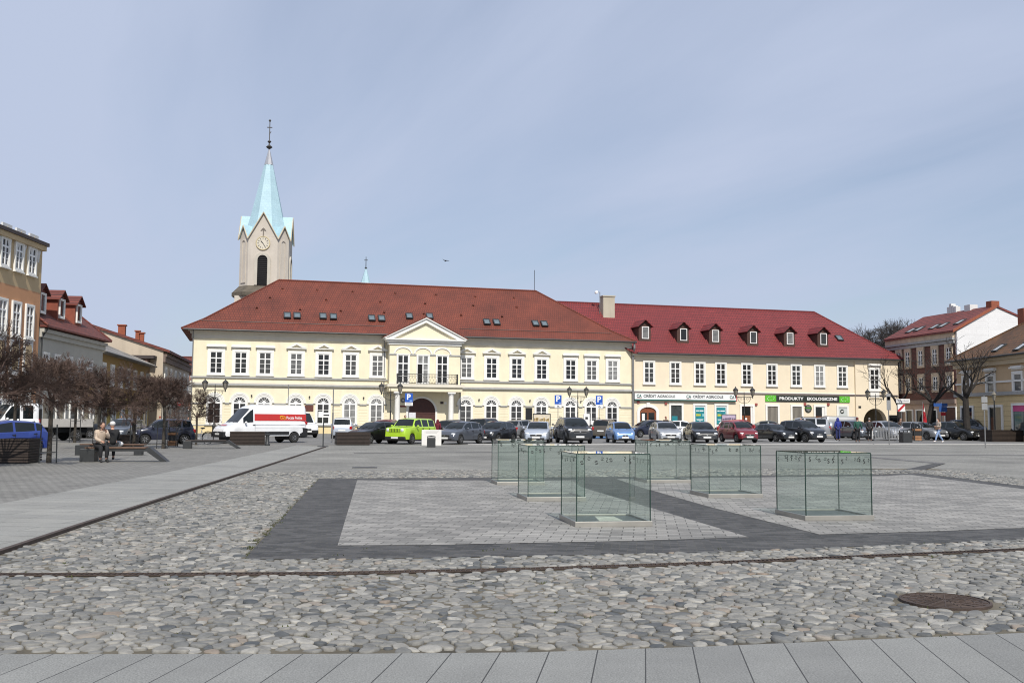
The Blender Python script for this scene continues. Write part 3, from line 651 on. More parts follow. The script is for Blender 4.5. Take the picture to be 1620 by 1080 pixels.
hip_roof(th, th_roof, -1.05, TL + 0.25, TY0, DP + 0.7, TZ0, TF.u(441, 444.4, 7), TF.u(848, 461, 7), 7.0, 16.25, flare=0.035)
tk2 = TK * 1.04
for px, py in ((454.5, 499.3), (470, 499.6), (511, 500.5), (527.3, 501.2), (588, 503.6), (603.7, 504), (647.5, 500.3), (679.5, 500.5), (770, 509.6), (785.5, 510), (847, 511.8), (861, 512.5)):
    skylight(th, TF, px, py, TY0, TZ0 - 0.05, TK, 0.72, 1.0)
# snow guard line and little roof vents
mb = MB(); ky = TY0 + 1.35; kz = TZ0 + 1.35 * TK - 0.13
for a, b in ((0.6, PX0 - 0.3), (PX1 + 0.3, TL - 2.2)):
    mb.path([(a, ky, kz), (b, ky, kz)], 0.035, 5); mb.path([(a, ky, kz - 0.12), (b, ky, kz - 0.12)], 0.03, 5)
mb.build('snow_guard', dark_metal, th)
mb = MB(); rv = random.Random(4)
for row, (yy, st) in enumerate(((2.6, 4.7), (4.2, 5.3), (5.7, 4.1))):
    x = 6.0 + row * 1.3
    while x < TL - 9:
        z = TZ0 + (yy - TY0) * TK; mb.prism([(x - 0.11, z - 0.05), (x + 0.11, z - 0.05), (x + 0.08, z + 0.09), (x - 0.08, z + 0.09)], yy - 0.12, yy + 0.15); x += st * rv.uniform(0.85, 1.15)
mb.build('roof_vent', th_roof, th)
mb = MB(); mb.path([(-0.85, TY0 - 0.09, TZ0 - 0.06), (PX0 - 0.1, TY0 - 0.09, TZ0 - 0.06)], 0.085, 8); mb.path([(PX1 + 0.1, TY0 - 0.09, TZ0 - 0.06), (TL + 0.3, TY0 - 0.09, TZ0 - 0.06)], 0.085, 8); mb.build('gutter', dark_metal, th)
downpipe(th, 0.05, 0, 10.0); downpipe(th, PX0 - 0.35, 0, 10.0, z0=2.2); downpipe(th, PX1 + 0.32, 0, 10.0)
MB().path([(TL + 0.12, -0.6, 10.0), (TL + 0.12, -0.6, 9.4), (TL + 0.12, -0.16, 8.7), (TL + 0.12, -0.16, 0.1)], 0.12, 8).build('downpipe', zinc, th)
MB().tube((TF.u(845.5, 440, 7), 7, 16.2), (TF.u(845.5, 440, 7), 7, 18.7), 0.03, n=5).build('lightning_rod', dark_metal, th)
# projecting middle part over columns
FW = 5.05
pm = MB(); pm.box(PX0, PX1, -PO, 0.001, FW, 9.05); pm.build('projecting_wall', yel, th)
mb = MB(); mb.box(PX0 - 0.12, PX1 + 0.12, -PO - 0.12, 0.0, 9.051, 9.35); mb.box(PX0 - 0.35, PX1 + 0.35, -PO - 0.35, 0.0, 9.351, 9.52); mb.box(PX0 - 0.5, PX1 + 0.5, -PO - 0.5, 0.0, 9.521, 9.66); mb.build('entablature', white, th)
pc = (PX0 + PX1) / 2; hw = (PX1 - PX0) / 2 + 0.55; apx = 11.75
MB().prism([(pc - hw + 0.3, 9.661), (pc + hw - 0.3, 9.661), (pc, apx - 0.25)], -PO - 0.05, -PO + 0.3).build('pediment', yel, th)
mb = MB(); mb.ring([(pc + hw, 9.661), (pc, apx), (pc - hw, 9.661)], [(pc + hw - 0.9, 9.661), (pc, apx - 0.40), (pc - hw + 0.9, 9.661)], -PO - 0.35, 2.3, closed=False)
mb.ring([(pc + hw + 0.12, 9.71), (pc, apx + 0.12), (pc - hw - 0.12, 9.71)], [(pc + hw, 9.665), (pc, apx + 0.002), (pc - hw, 9.665)], -PO - 0.5, 2.3, closed=False); mb.build('pediment_moulding', white, th)
mb = MB(); mb.ring([(pc + hw + 0.16, 9.80), (pc, apx + 0.22), (pc - hw - 0.16, 9.80)], [(pc + hw + 0.12, 9.712), (pc, apx + 0.122), (pc - hw - 0.12, 9.712)], -PO - 0.52, 3.4, closed=False); mb.build('pediment_roof', th_roof, th)
for px in (637.5, 669, 699.5):
    x = TF.u(px, 580, -PO); o = rect_window(th, x, 5.15, 1.12, 2.85, 0.12, None, 'tall', -PO, sill=False)
    n = 12; ou = [(x + 0.95 * math.cos(math.pi * i / n), 8.15 + 0.72 * math.sin(math.pi * i / n)) for i in range(n + 1)]; inn = [(x + 0.80 * math.cos(math.pi * i / n), 8.15 + 0.58 * math.sin(math.pi * i / n)) for i in range(n + 1)]
    m2 = MB(); m2.ring(ou, inn, -PO - 0.08, -PO + 0.02, closed=False); m2.build('blind_arch', white, th)
mb = MB(); mb.box(PX0 - 0.06, PX1 + 0.06, -PO - 0.07, -PO + 0.01, 7.98, 8.12); mb.build('belt_course', grey_trim, th)
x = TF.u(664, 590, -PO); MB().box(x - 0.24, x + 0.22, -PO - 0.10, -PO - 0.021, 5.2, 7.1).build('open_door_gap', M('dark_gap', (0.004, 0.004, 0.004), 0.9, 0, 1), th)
# balcony slab, railing
mb = MB(); mb.box(PX0 - 0.3, PX1 + 0.3, -PO - 0.95, 0.0, 4.74, 5.03); mb.build('balcony_slab', cream, th)
MB().box(PX0 - 0.1, PX1 + 0.1, -PO - 0.78, 0.0, 4.30, 4.739).build('architrave', yel, th)
rl = MB(); xa, xb, yb = PX0 + 0.75, PX1 - 0.45, -PO - 0.85
def railing(mb, p, q):
    p = Vector(p); q = Vector(q); L = (q - p).length; d = (q - p) / L; n = max(2, int(L / 0.28))
    for z, r in ((0.06, 0.02), (0.78, 0.015), (1.02, 0.03)): mb.tube(p + Vector((0, 0, z)), q + Vector((0, 0, z)), r, n=5)
    for i in range(n + 1): mb.tube(p + d * L * i / n, p + d * L * i / n + Vector((0, 0, 1.02)), 0.012, n=4)
    for i in range(n):
        a = p + d * L * (i + 0.05) / n; b = p + d * L * (i + 0.95) / n
        mb.tube(a + Vector((0, 0, 0.08)), b + Vector((0, 0, 0.76)), 0.011, n=4); mb.tube(b + Vector((0, 0, 0.08)), a + Vector((0, 0, 0.76)), 0.011, n=4)
        c = (a + b) / 2
        for k in range(8):
            t0 = k * math.pi / 4; t1 = t0 + math.pi / 4
            mb.tube(c + d * 0.1 * math.cos(t0) + Vector((0, 0, 0.9 + 0.1 * math.sin(t0))), c + d * 0.1 * math.cos(t1) + Vector((0, 0, 0.9 + 0.1 * math.sin(t1))), 0.009, n=4)
railing(rl, (xa, yb, 5.03), (xb, yb, 5.03)); railing(rl, (xa, yb, 5.03), (xa, -PO - 0.1, 5.03)); railing(rl, (xb, yb, 5.03), (xb, -PO - 0.1, 5.03))
for x in (xa, xb): rl.box(x - 0.06, x + 0.06, yb - 0.06, yb + 0.06, 5.031, 6.1)
rl.build('balcony_railing', dark_metal, th)
for px in (628.5, 713.5):
    x = TF.u(px, 640, -PO - 0.35); mb = MB()
    mb.lathe([(0.34, 0), (0.34, 0.18), (0.29, 0.22), (0.275, 0.35), (0.255, 3.85), (0.27, 3.95), (0.36, 4.08), (0.36, 4.12)], 20, (x, -PO - 0.35, 0)); mb.box(x - 0.4, x + 0.4, -PO - 0.75, -PO + 0.05, 4.12, 4.30)
    mb.build('column', white, th, smooth=40)
xd = TF.u(667, 650, 0); dm = M('dark_red_door', (0.055, 0.016, 0.012), 0.6, 0.25, 2)
o = MB().prism(fan(xd - 1.42, xd + 1.42, 0.0, 2.25, 18), -0.03, -0.004).build('door', dm, th)
mb = MB(); mb.ring(fan(xd - 1.62, xd + 1.62, 0.0, 2.25, 18), fan(xd - 1.42, xd + 1.42, 0.0, 2.25, 18), -0.12, 0.0); mb.build('door_surround', white, o)
mb = MB()
for i in range(2):
    for z in (0.2, 1.15): mb.box(xd - 1.3 + i * 1.36, xd - 0.06 + i * 1.36, -0.05, -0.031, z, z + 0.8)
mb.box(xd - 1.4, xd + 1.4, -0.07, -0.031, 2.1, 2.25); mb.build('door_panel', dm, o)
# plaques on the wall
def plaque(px, py, w, h, mat, y=0.0, lab='plaque'):
    p = TF.hit(px, py, y); return MB().box(p.x - w / 2, p.x + w / 2, y - 0.05, y - 0.003, p.z - h / 2, p.z + h / 2).build(lab, mat, th)
plaque(489, 645.5, 0.85, 0.6, M('brown_plaque', (0.11, 0.035, 0.025), 0.5, 0.3, 5)); plaque(836.5, 654.5, 0.72, 1.22, M('black_board', (0.012, 0.012, 0.013), 0.4, 0.2, 4))
plaque(637.5, 642.5, 0.6, 0.16, M('red_plaque', (0.16, 0.02, 0.02), 0.5, 0.2, 4)); plaque(699, 636.8, 0.32, 0.24, M('dark_plaque', (0.03, 0.012, 0.012), 0.4, 0.2, 4)); plaque(704.5, 637.5, 0.24, 0.26, white)
plaque(651.5, 657, 0.78, 0.62, M('notice_white', (0.62, 0.62, 0.66), 0.6, 0.15, 6), -0.05)
p = TF.hit(637.5, 633, 0)
MB().lathe([(0.24, -0.06), (0.24, -0.003)], 20, (p.x, 0, p.z), 'y').build('crest_shield', M('crest_grey', (0.15, 0.15, 0.18), 0.6, 0.3, 6), th)
mb = MB(); mb.prism([(p.x - 0.02, p.z - 0.14), (p.x + 0.02, p.z - 0.14), (p.x + 0.05, p.z), (p.x + 0.15, p.z + 0.10), (p.x + 0.05, p.z + 0.06), (p.x, p.z + 0.14), (p.x - 0.05, p.z + 0.06), (p.x - 0.15, p.z + 0.10), (p.x - 0.05, p.z)], -0.075, -0.061); mb.build('crest_eagle', white, th)
for px, py in ((398, 625.5), (489.5, 627.5), (575, 629), (757.5, 632), (838, 633.3), (918.5, 634.5)):
    q = TF.hit(px, py, 0); mb = MB(); mb.ball((q.x, -0.14, q.z), 0.09, 8, 6); mb.box(q.x - 0.03, q.x + 0.03, -0.1, 0.0, q.z - 0.02, q.z + 0.05); mb.build('wall_lamp', dark_metal, th)

# --- shop building to the right
SO = TF.O + TF.D * (TL + 0.02); SF = Frame((SO.x, SO.y), TF.rot); SL = SF.u(1419); SE = 9.0
ochre = M('pale_ochre_plaster', (0.72, 0.625, 0.47), 0.85, 0.05, 0.5, 0.12, stain=0.10, bscale=14)
sh_roof = tile_mat('crimson_tile', (0.165, 0.020, 0.021), (0.205, 0.027, 0.027), (0.08, 0.012, 0.014), bw=0.22, bh=0.36, noise=0.12)
sh = thing('shop_building', 'pale cream two storey shop building with bright red roof and six dormers', 'building', SF.O, SF.rot)
SX = SF.u(1351.5, 600)
MB().box(0.001, SX, 0, 13, 0, SE - 0.02).build('wall', ochre, sh)
# right hand bay with the arched passage
ax0, ax1 = SF.u(1366, 660, -0.22), SF.u(1403, 660, -0.22)
arc = fan(ax0, ax1, 0, 1.55, 16)
MB().prism([(SX + 0.001, 0)] + arc[::-1][0:] + [(SL, 0), (SL, SE - 0.02), (SX + 0.001, SE - 0.02)], -0.22, 0.5).build('bay_wall', ochre, sh)
MB().box(SL - 0.5, SL, 0.5, 13, 0, SE - 0.02).build('side_wall', ochre, sh)
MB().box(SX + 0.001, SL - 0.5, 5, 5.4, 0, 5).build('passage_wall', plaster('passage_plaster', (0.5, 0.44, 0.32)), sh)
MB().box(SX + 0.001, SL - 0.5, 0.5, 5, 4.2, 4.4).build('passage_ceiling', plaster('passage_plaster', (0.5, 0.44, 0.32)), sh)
q0 = (ax0 + ax1) / 2 + 0.15; MB().prism(fan(q0, q0 + 1.25, 0, 1.6, 12), 4.95, 4.999).build('passage_gate', M('gate_dark', (0.02, 0.03, 0.02), 0.5, 0.3, 3), sh)
mb = MB(); mb.box(SX - 0.03, ax0 - 0.02, -0.30, -0.221, 1.32, 1.58); mb.box(ax1 + 0.02, SL + 0.06, -0.30, -0.221, 1.32, 1.58); mb.build('impost_moulding', cream, sh)
mb = MB(); mb.box(0.02, SX, -0.07, 0.01, 4.56, 4.74); mb.box(SX, SL + 0.02, -0.29, -0.2, 4.56, 4.74); mb.build('belt_course', M('belt_brown', (0.16, 0.13, 0.12), 0.8, 0.1, 2), sh)
mb = MB(); mb.box(0.02, SX, -0.10, 0.01, 4.741, 4.82); mb.build('belt_cap', white, sh)
mb = MB(); mb.box(0.02, SL + 0.1, -0.32, 0.01, 8.62, 8.76); mb.box(0.02, SL + 0.2, -0.48, 0.01, 8.761, 8.92); mb.build('cornice', cream, sh)
SY0, SZ0, SYR, SZR = -0.65, 8.95, 6.5, 15.05
SK = (SZR - SZ0) / (SYR - SY0)
hip_roof(sh, sh_roof, -0.0, SL + 0.75, SY0, 13.6, SZ0, -9.5, SF.u(1288, 493, SYR), SYR, SZR, flare=0.02)
MB().path([(0.4, SY0 - 0.09, SZ0 - 0.08), (SL + 0.7, SY0 - 0.09, SZ0 - 0.08)], 0.085, 8).build('gutter', dark_metal, sh)
for px in (1026.5, 1068, 1106.5, 1140, 1181, 1220.7, 1259, 1296, 1332):
    rect_window(sh, SF.u(px, 590), 5.68, 1.12, 2.28, 0.16, None, 'tall')
xw = SF.u(1383, 598, -0.22); rect_window(sh, xw, 5.35, 1.15, 2.35, 0.22, 'ledge', 'tall', -0.22)
MB().box(xw - 0.6, xw + 0.6, -0.30, -0.221, 4.45, 5.10).build('apron_panel', white, sh)
dorm = M('dormer_brown', (0.06, 0.026, 0.018), 0.7, 0.2, 3)
for px, py in ((1020, 538), (1080.5, 541), (1131, 543), (1191, 545.5), (1249, 547), (1302, 547.5)):
    p = SF.hit(px, py, SY0, SK, SZ0); wd, hh = 0.72, 1.62; dpt = (hh + 0.9) / SK
    cheek = MB().box(-wd, wd, 0, dpt, -0.3, hh); cheek.prism([(-wd, hh + 0.001), (wd, hh + 0.001), (0, hh + 0.62)], 0.05, dpt)
    o = cheek.build('dormer', dorm, sh, p)
    rf = MB(); ov = 0.22
    rf.ring([(wd + ov, hh - 0.10), (0, hh + 0.72), (-wd - ov, hh - 0.10)], [(wd + ov, hh - 0.18), (0, hh + 0.63), (-wd - ov, hh - 0.18)], -0.32, dpt + 0.3, closed=False); rf.build('dormer_roof', sh_roof, o)
    wm = rect_window(o, 0.06, 0.16, 0.84, 1.36, 0, None, 'plain', -0.002)
skylight(sh, SF, 1327.5, 535, SY0, SZ0, SK, 0.8, 1.0)
p = SF.hit(963, 480, 4.2)
ch = plaster('chimney_plaster', (0.42, 0.38, 0.30), 0.3)
cx0 = SF.u(954, 480, 4.5); cx1 = SF.u(972, 480, 4.5)
mb = MB(); zt_c = SF.z(963, 469.5, 4.5); mb.box(cx0, cx1, 4.4, 5.4, 12.0, zt_c); mb.build('chimney', ch, sh); MB().box(cx0 - 0.08, cx1 + 0.08, 4.32, 5.48, zt_c + 0.001, zt_c + 0.14).build('chimney_cap', ch, sh)
x = SF.u(949, 470, 5); mb = MB(); mb.tube((x, 5, 13.5), (x, 5, 16.2), 0.04, n=6); mb.path([(x, 5, 16.15), (x - 0.35, 5, 16.2)], 0.03); mb.build('mast', zinc, sh); mb = MB(); mb.lathe([(0.05, -0.25), (0.17, -0.2), (0.17, 0.1), (0.1, 0.16)], 12, (x - 0.45, 5, 16.15), 'y'); mb.build('siren', pvc, sh, smooth=40)
# ground floor openings
def opening(x0, x1, z1, z0=0.0, mat=None, sur=0.22, parent=None, nm='shop_window', deep=0.12, y=0.0):
    o = MB().box(x0, x1, y - 0.03, y - 0.004, z0, z1).build(nm, mat or carglass, parent or sh)
    mb = MB(); mb.ring([(x1 + sur, z0), (x1 + sur, z1 + sur), (x0 - sur, z1 + sur), (x0 - sur, z0)], [(x1, z0), (x1, z1), (x0, z1), (x0, z0)], y - deep, y, closed=False); mb.build('surround', white, o)
    return o
teal = M('poster_teal', (0.02, 0.20, 0.23), 0.4, 0.2, 2); brown_door = M('chestnut_door', (0.20, 0.06, 0.022), 0.5, 0.25, 2.5)
blind = brick_mat('vertical_blinds', (0.16, 0.145, 0.12), (0.22, 0.20, 0.165), (0.06, 0.055, 0.045), 0.16, 9.0, 0.02, 0, 0.8, 0.3, 'XZY', 0.0, 0.1)
grey_glass = M('shop_glass', (0.05, 0.06, 0.06), 0.06, 0.3, 1.5, spec=0.8)
u = lambda px, py=655: SF.u(px, py)
# arched bank door
xa, xb = u(1011.5), u(1037.5); 
def seg(x0, x1, z0, zs, rise, n=12):
    c = (x0 + x1) / 2; a = (x1 - x0) / 2
    return [(x1, z0)] + [(c + a * math.cos(math.pi * i / n), zs + rise * math.sin(math.pi * i / n)) for i in range(n + 1)] + [(x0, z0)]
o = MB().prism(seg(xa, xb, 0, 2.45, 0.55), -0.03, -0.004).build('door', brown_door, sh)
mb = MB(); mb.ring(seg(xa - 0.32, xb + 0.32, 0, 2.5, 0.85), seg(xa, xb, 0, 2.45, 0.55), -0.16, 0.0); mb.box((xa + xb) / 2 - 0.2, (xa + xb) / 2 + 0.2, -0.22, -0.161, 3.0, 3.5); mb.build('surround', white, o)
mb = MB(); xm = (xa + xb) / 2
for s in ((xa + 0.18, xm - 0.1), (xm + 0.1, xb - 0.18)):
    mb.box(s[0], s[1], -0.045, -0.031, 1.3, 2.4); mb.box(s[0], s[1], -0.045, -0.031, 0.25, 1.15)
mb.build('door_pane', carglass, o)
MB().box(xa + 0.28, xa + 0.62, -0.06, -0.046, 1.55, 2.3).build('notice', plate_white, o); MB().box(xm + 0.2, xm + 0.75, -0.06, -0.046, 0.75, 1.15).build('notice', M('notice_teal', (0.25, 0.5, 0.5), 0.5, 0.2, 6), o)
o = opening(u(1061), u(1078), 3.25, 0.6, grey_glass); MB().box(u(1062.5), u(1071.5), -0.05, -0.031, 0.75, 2.05).build('poster', teal, o)
for a, b in ((1099, 1115.3), (1132.5, 1149)):
    o = opening(u(a), u(b), 3.25, 0.72, M('poster_white', (0.62, 0.66, 0.66), 0.5, 0.08, 4))
    x0, x1 = u(a) + 0.06, u(b) - 0.1; pt = MB().box(x0, x1, -0.045, -0.031, 1.15, 3.05).build('poster', teal, o)
    xm = (x0 + x1) / 2; hw2 = (x1 - x0) * 0.4; mb = MB(); [mb.box(xm - hw2 + p0 * hw2, xm - hw2 + p1 * hw2, -0.05, -0.046, 2.61, 2.72) for p0, p1 in ((0, .45), (.55, .85), (.95, 2.0))]; mb.build('headline_bars', pvc, pt)
    py_ = M('poster_yellow', (0.50, 0.50, 0.04), 0.5, 0.25, 6); mb = MB(); [mb.box(xm - 0.44 + q * 0.19, xm - 0.27 + q * 0.19, -0.05, -0.046, 2.08 + 0.01 * q, 2.32 - 0.015 * q) for q in range(3)]; mb.build('yellow_figure', py_, pt)
    MB().box(xm + 0.3, xm + 0.5, -0.05, -0.046, 2.05, 2.33).build('poster_block', M('poster_pale', (0.25, 0.5, 0.52), 0.5, 0.1, 5), pt)
    MB().prism([(x0 + 0.25, 1.25), (x1 - 0.3, 1.22), (x1 - 0.45, 1.5), (x0 + 0.5, 1.52)], -0.05, -0.046).build('poster_block', pvc, pt)
    mb = MB(); mb.box(x0, x1, -0.05, -0.046, 1.15, 1.2); mb.build('poster_strip', M('poster_olive', (0.10, 0.12, 0.03), 0.6, 0.4, 6), pt)
    mb = MB(); mb.box(x0 + 0.12, x1 - 0.12, -0.05, -0.046, 1.68, 1.73); mb.box(x0 + 0.18, x1 - 0.2, -0.05, -0.046, 1.6, 1.64); mb.build('poster_line', pvc, pt)
o = opening(u(1173), u(1190.5), 3.22, 0.0, brown_door, nm='door'); MB().box(u(1173.3), u(1186.5), -0.05, -0.031, 2.2, 3.15).build('door_pane', carglass, o); MB().box(u(1187.2), u(1190.3), -0.06, -0.031, 0.05, 3.15).build('door_reveal', white, o)
MB().lathe([(0.13, -0.05), (0.13, -0.031)], 14, (u(1180), 0, 1.8), 'y').build('door_sign', pvc, o)
for a, b in ((1213.5, 1230), (1253, 1267.8)): opening(u(a), u(b), 3.25, 0.75, blind)
o = opening(u(1289.5), u(1304.3), 3.25, 0.0, carglass, nm='door'); MB().box(u(1289.7), u(1299), -0.05, -0.031, 1.75, 2.15).build('door_band', M('door_orange', (0.35, 0.11, 0.02), 0.5, 0.2, 3), o); MB().box(u(1300), u(1304.1), -0.06, -0.031, 0.05, 3.2).build('door_reveal', white, o)
o = opening(u(1326), u(1339.5), 3.25, 0.4, M('white_shutter', (0.50, 0.53, 0.52), 0.5, 0.05, 3), nm='door')
MB().lathe([(0.26, -0.05), (0.26, -0.031)], 18, (u(1332), 0, 2.75), 'y').build('door_sign', M('sign_black', (0.02, 0.025, 0.02), 0.5, 0.1, 5), o); mb = MB(); mb.box(u(1332) - 0.17, u(1332) + 0.14, -0.06, -0.051, 2.68, 2.74); mb.box(u(1332) - 0.1, u(1332) + 0.18, -0.06, -0.051, 2.78, 2.84); mb.build('door_sign_mark', pvc, o)
MB().box(u(1343.5), u(1351), -0.2, -0.001, 0.3, 2.05).build('meter_cabinet', pvc, sh)
for px, py, m in ((1009.5, 635.5, 'a'), (1053, 638, 'b'), (1196, 639.5, 'b'), (1273, 639, 'b'), (1310, 639.5, 'b')):
    q = SF.hit(px, py); MB().box(q.x - 0.14, q.x + 0.14, -0.12, -0.003, q.z - 0.14, q.z + 0.14).build('number_box', M('box_red', (0.30, 0.07, 0.06), 0.5, 0.3, 6), sh)
for px, py in ((1360, 643.5),):
    q = SF.hit(px, py, -0.22); MB().box(q.x - 0.17, q.x + 0.17, -0.27, -0.223, q.z - 0.12, q.z + 0.12).build('plaque', dark_metal, sh)
# signs (each a thing of its own on the facade)
def W(F, x, y, z): return F.O + F.D * x + F.I * y + Vector((0, 0, z))
sx0, sx1 = SF.u(1001.8, 627) + 0.05, SF.u(1162.5, 629)
t = thing('bank_sign', 'long white bank sign with green lettering and green lower edge', 'sign', W(SF, 0, -0.001, 0), SF.rot)
MB().box(sx0, sx1, -0.34, 0, 3.86, 4.52).build('sign_board', M('sign_white', (0.74, 0.75, 0.74), 0.4, 0.04, 2), t); gtx = M('sign_green', (0.01, 0.10, 0.085), 0.4, 0.1, 4); dkt = M('sign_lettering', (0.03, 0.04, 0.045), 0.4, 0.1, 4)
MB().box(sx0, sx1, -0.345, 0, 3.74, 3.859).build('lower_edge', gtx, t); MB().box(sx1 + 0.001, sx1 + 0.08, -0.35, 0, 3.74, 4.52).build('end_edge', M('sign_red', (0.45, 0.02, 0.03), 0.4, 0.1, 4), t)
def ca_logo(x, z, s=0.46):
    text('CA', s, gtx, t, (x, -0.352, z), width=0.58, bold=0.012); MB().prism([(x - 0.28, z - 0.27), (x + 0.30, z - 0.22), (x + 0.30, z - 0.19), (x - 0.28, z - 0.23)], -0.352, -0.341).build('logo_stroke', M('logo_red', (0.30, 0.03, 0.03), 0.4, 0.1, 4), t)
for a, b, c in ((1011, 1018, 1068), (1089.5, 1096, 1144)):
    ca_logo(SF.u(a, 628, -0.34), 4.2); x0, x1 = SF.u(b, 628, -0.34) , SF.u(c, 628, -0.34); text('CRÉDIT AGRICOLE', 0.38, dkt, t, ((x0 + x1) / 2, -0.352, 4.2), width=x1 - x0, bold=0.008)
ca_logo(SF.u(1158, 629, -0.34), 4.2)
gx = [SF.u(a, 631, -0.1) for a in (1211, 1228, 1328, 1344.5)]
t = thing('grocery_sign', 'black shop sign with white lettering between two green leaf panels', 'sign', W(SF, 0, -0.001, 0), SF.rot)
bl = M('sign_black', (0.02, 0.025, 0.02), 0.5, 0.1, 5); gg = M('leaf_green', (0.10, 0.42, 0.03), 0.4, 0.08, 4)
MB().box(gx[1], gx[2], -0.10, 0, 3.80, 4.50).build('sign_board', bl, t)
for a, b in ((gx[0], gx[1] - 0.002), (gx[2] + 0.002, gx[3])):
    pn = MB().box(a, b, -0.10, 0, 3.80, 4.50).build('leaf_panel', gg, t); c = (a + b) / 2; mb = MB()
    for i in range(12):
        s_ = i * math.pi / 6; x = c + 0.42 * math.cos(s_) + 0.10 * math.sin(s_); z = 4.16 + 0.22 * math.sin(s_); mb.prism([(x + 0.035 * math.cos(q * 1.2566 + 1.57), z + 0.035 * math.sin(q * 1.2566 + 1.57)) for q in range(5)], -0.108, -0.101)
    mb.build('star_leaf', pvc, pn)
text('PRODUKTY', 0.46, pvc, t, ((SF.u(1232, 631) + SF.u(1270, 631)) / 2, -0.108, 4.15), width=SF.u(1270, 631) - SF.u(1232, 631), bold=0.012); text('EKOLOGICZNE', 0.46, pvc, t, ((SF.u(1276, 631) + SF.u(1323.5, 631)) / 2, -0.108, 4.15), width=SF.u(1323.5, 631) - SF.u(1276, 631), bold=0.012)
q = SF.hit(1279, 646, -0.1); t = thing('round_shop_sign', 'round black shop sign with green stripe beside the shop doorway', 'sign', W(SF, q.x, -0.002, q.z), SF.rot)
MB().lathe([(0.44, -0.10), (0.44, 0.0)], 28, (0, 0, 0), 'y').build('disc', bl, t); MB().box(-0.38, 0.38, -0.108, -0.101, 0.0, 0.14).build('stripe', M('dull_green', (0.06, 0.22, 0.03), 0.4, 0.08, 4), t)
mb = MB(); mb.box(-0.24, 0.24, -0.108, -0.101, 0.2, 0.27); mb.box(-0.26, 0.26, -0.108, -0.101, -0.16, -0.08); mb.box(-0.12, 0.12, -0.108, -0.101, -0.29, -0.25); mb.build('lettering_line', M('sign_grey', (0.4, 0.4, 0.4), 0.5, 0.1, 4), t)

# --- church tower
TY = 122.0; sc = TY / FPX
tp = at(416, 600, TY + 3.2); t = thing('church_tower', 'tall beige church tower with clock, belfry opening and pale blue spire', 'church tower', (tp.x, tp.y, 0), R(6))
beige = M('tower_render', (0.50, 0.455, 0.395), 0.9, 0.08, 0.6, 0.15, stain=0.2, bscale=8); blue = brick_mat('blue_shingle', (0.345, 0.50, 0.56), (0.37, 0.525, 0.585), (0.32, 0.47, 0.53), 0.5, 0.35, 0.02, 0, 0.6, 0.2, 'XZY', 0.5, 0.08, 0.6)
zt = lambda py: EYE + (661 - py) * (TY + 0.0) / FPX
a_, b_ = 1.80, 3.04      # half width of a wide side, distance of a wide side from the axis
oc = [(-a_, -b_), (a_, -b_), (b_, -a_), (b_, a_), (a_, b_), (-a_, b_), (-b_, a_), (-b_, -a_)]
zb, ze = zt(452), zt(371); 
MB().prism(oc, zb, ze, 'z').build('belfry_wall', beige, t)
MB().box(-b_ - 0.25, b_ + 0.25, -b_ - 0.25, b_ + 0.25, 0, zb - 1.2).build('base_wall', beige, t)
MB().prism([(p[0] * 1.26, p[1] * 1.26) for p in oc], zb - 1.2, zb - 0.75, 'z').build('string_course', M('tower_cornice', (0.10, 0.085, 0.065), 0.9, 0.3, 2), t)
mb = MB(); n = 8
for i in range(8): mb.add([(oc[i][0] * 1.25, oc[i][1] * 1.25, zb - 0.75), (oc[(i + 1) % 8][0] * 1.25, oc[(i + 1) % 8][1] * 1.25, zb - 0.75), (oc[(i + 1) % 8][0], oc[(i + 1) % 8][1], zb + 0.15), (oc[i][0], oc[i][1], zb + 0.15)], [(0, 1, 2, 3)])
mb.build('weathering', M('tower_cornice', (0.10, 0.085, 0.065), 0.9, 0.3, 2), t, fix=False)
zw, zn = zt(333), zt(353.5)
gw = MB(); gr = MB(); gm = MB()
for i in range(8):
    p, q = Vector(oc[i]), Vector(oc[(i + 1) % 8]); m = (p + q) / 2; ap = zw if i % 2 == 0 else zn; nrm = m.normalized()
    zb2 = ze - (0.0 if i % 2 == 0 else 0.3)
    gw.add([(p.x, p.y, ze - 0.01), (q.x, q.y, ze - 0.01), (m.x, m.y, ap)], [(0, 1, 2)])
    # gable roof running in to the spire
    inn = m * 0.30; o_ = nrm * 0.20; up_ = 0.16
    pl, ql = p + (p - q).normalized() * 0.10 + o_, q + (q - p).normalized() * 0.10 + o_
    for e in (pl, ql): gr.add([(e.x, e.y, ze - 0.25), (m.x + o_.x, m.y + o_.y, ap + up_), (inn.x, inn.y, ap + up_), (e.x * 0.3, e.y * 0.3, ze - 0.1)], [(0, 1, 2, 3)])
    for e in (pl, ql):
        gm.tube((e.x + nrm.x * 0.03, e.y + nrm.y * 0.03, ze - 0.33), (m.x + o_.x + nrm.x * 0.03, m.y + o_.y + nrm.y * 0.03, ap + up_ - 0.08), 0.07, n=5)
gw.build('gable_wall', beige, t, fix=False); gr.build('gable_roof', blue, t, fix=False); gm.build('gable_edge', M('gable_tan', (0.50, 0.43, 0.31), 0.8, 0.1, 2), t)
zs0, zs1, zs2 = zt(372), zt(245), zt(218)
mb = MB(); prof = [(3.0, zs0), (2.2, zt(335)), (0.58, zs1)]
vs = []; 
for r, z in prof:
    for i in range(8): vs.append((r * math.cos(math.pi * (2 * i + 1) / 8), r * math.sin(math.pi * (2 * i + 1) / 8), z))
mb.add(vs, [(j * 8 + i, j * 8 + (i + 1) % 8, (j + 1) * 8 + (i + 1) % 8, (j + 1) * 8 + i) for j in range(2) for i in range(8)]); mb.build('spire', blue, t)
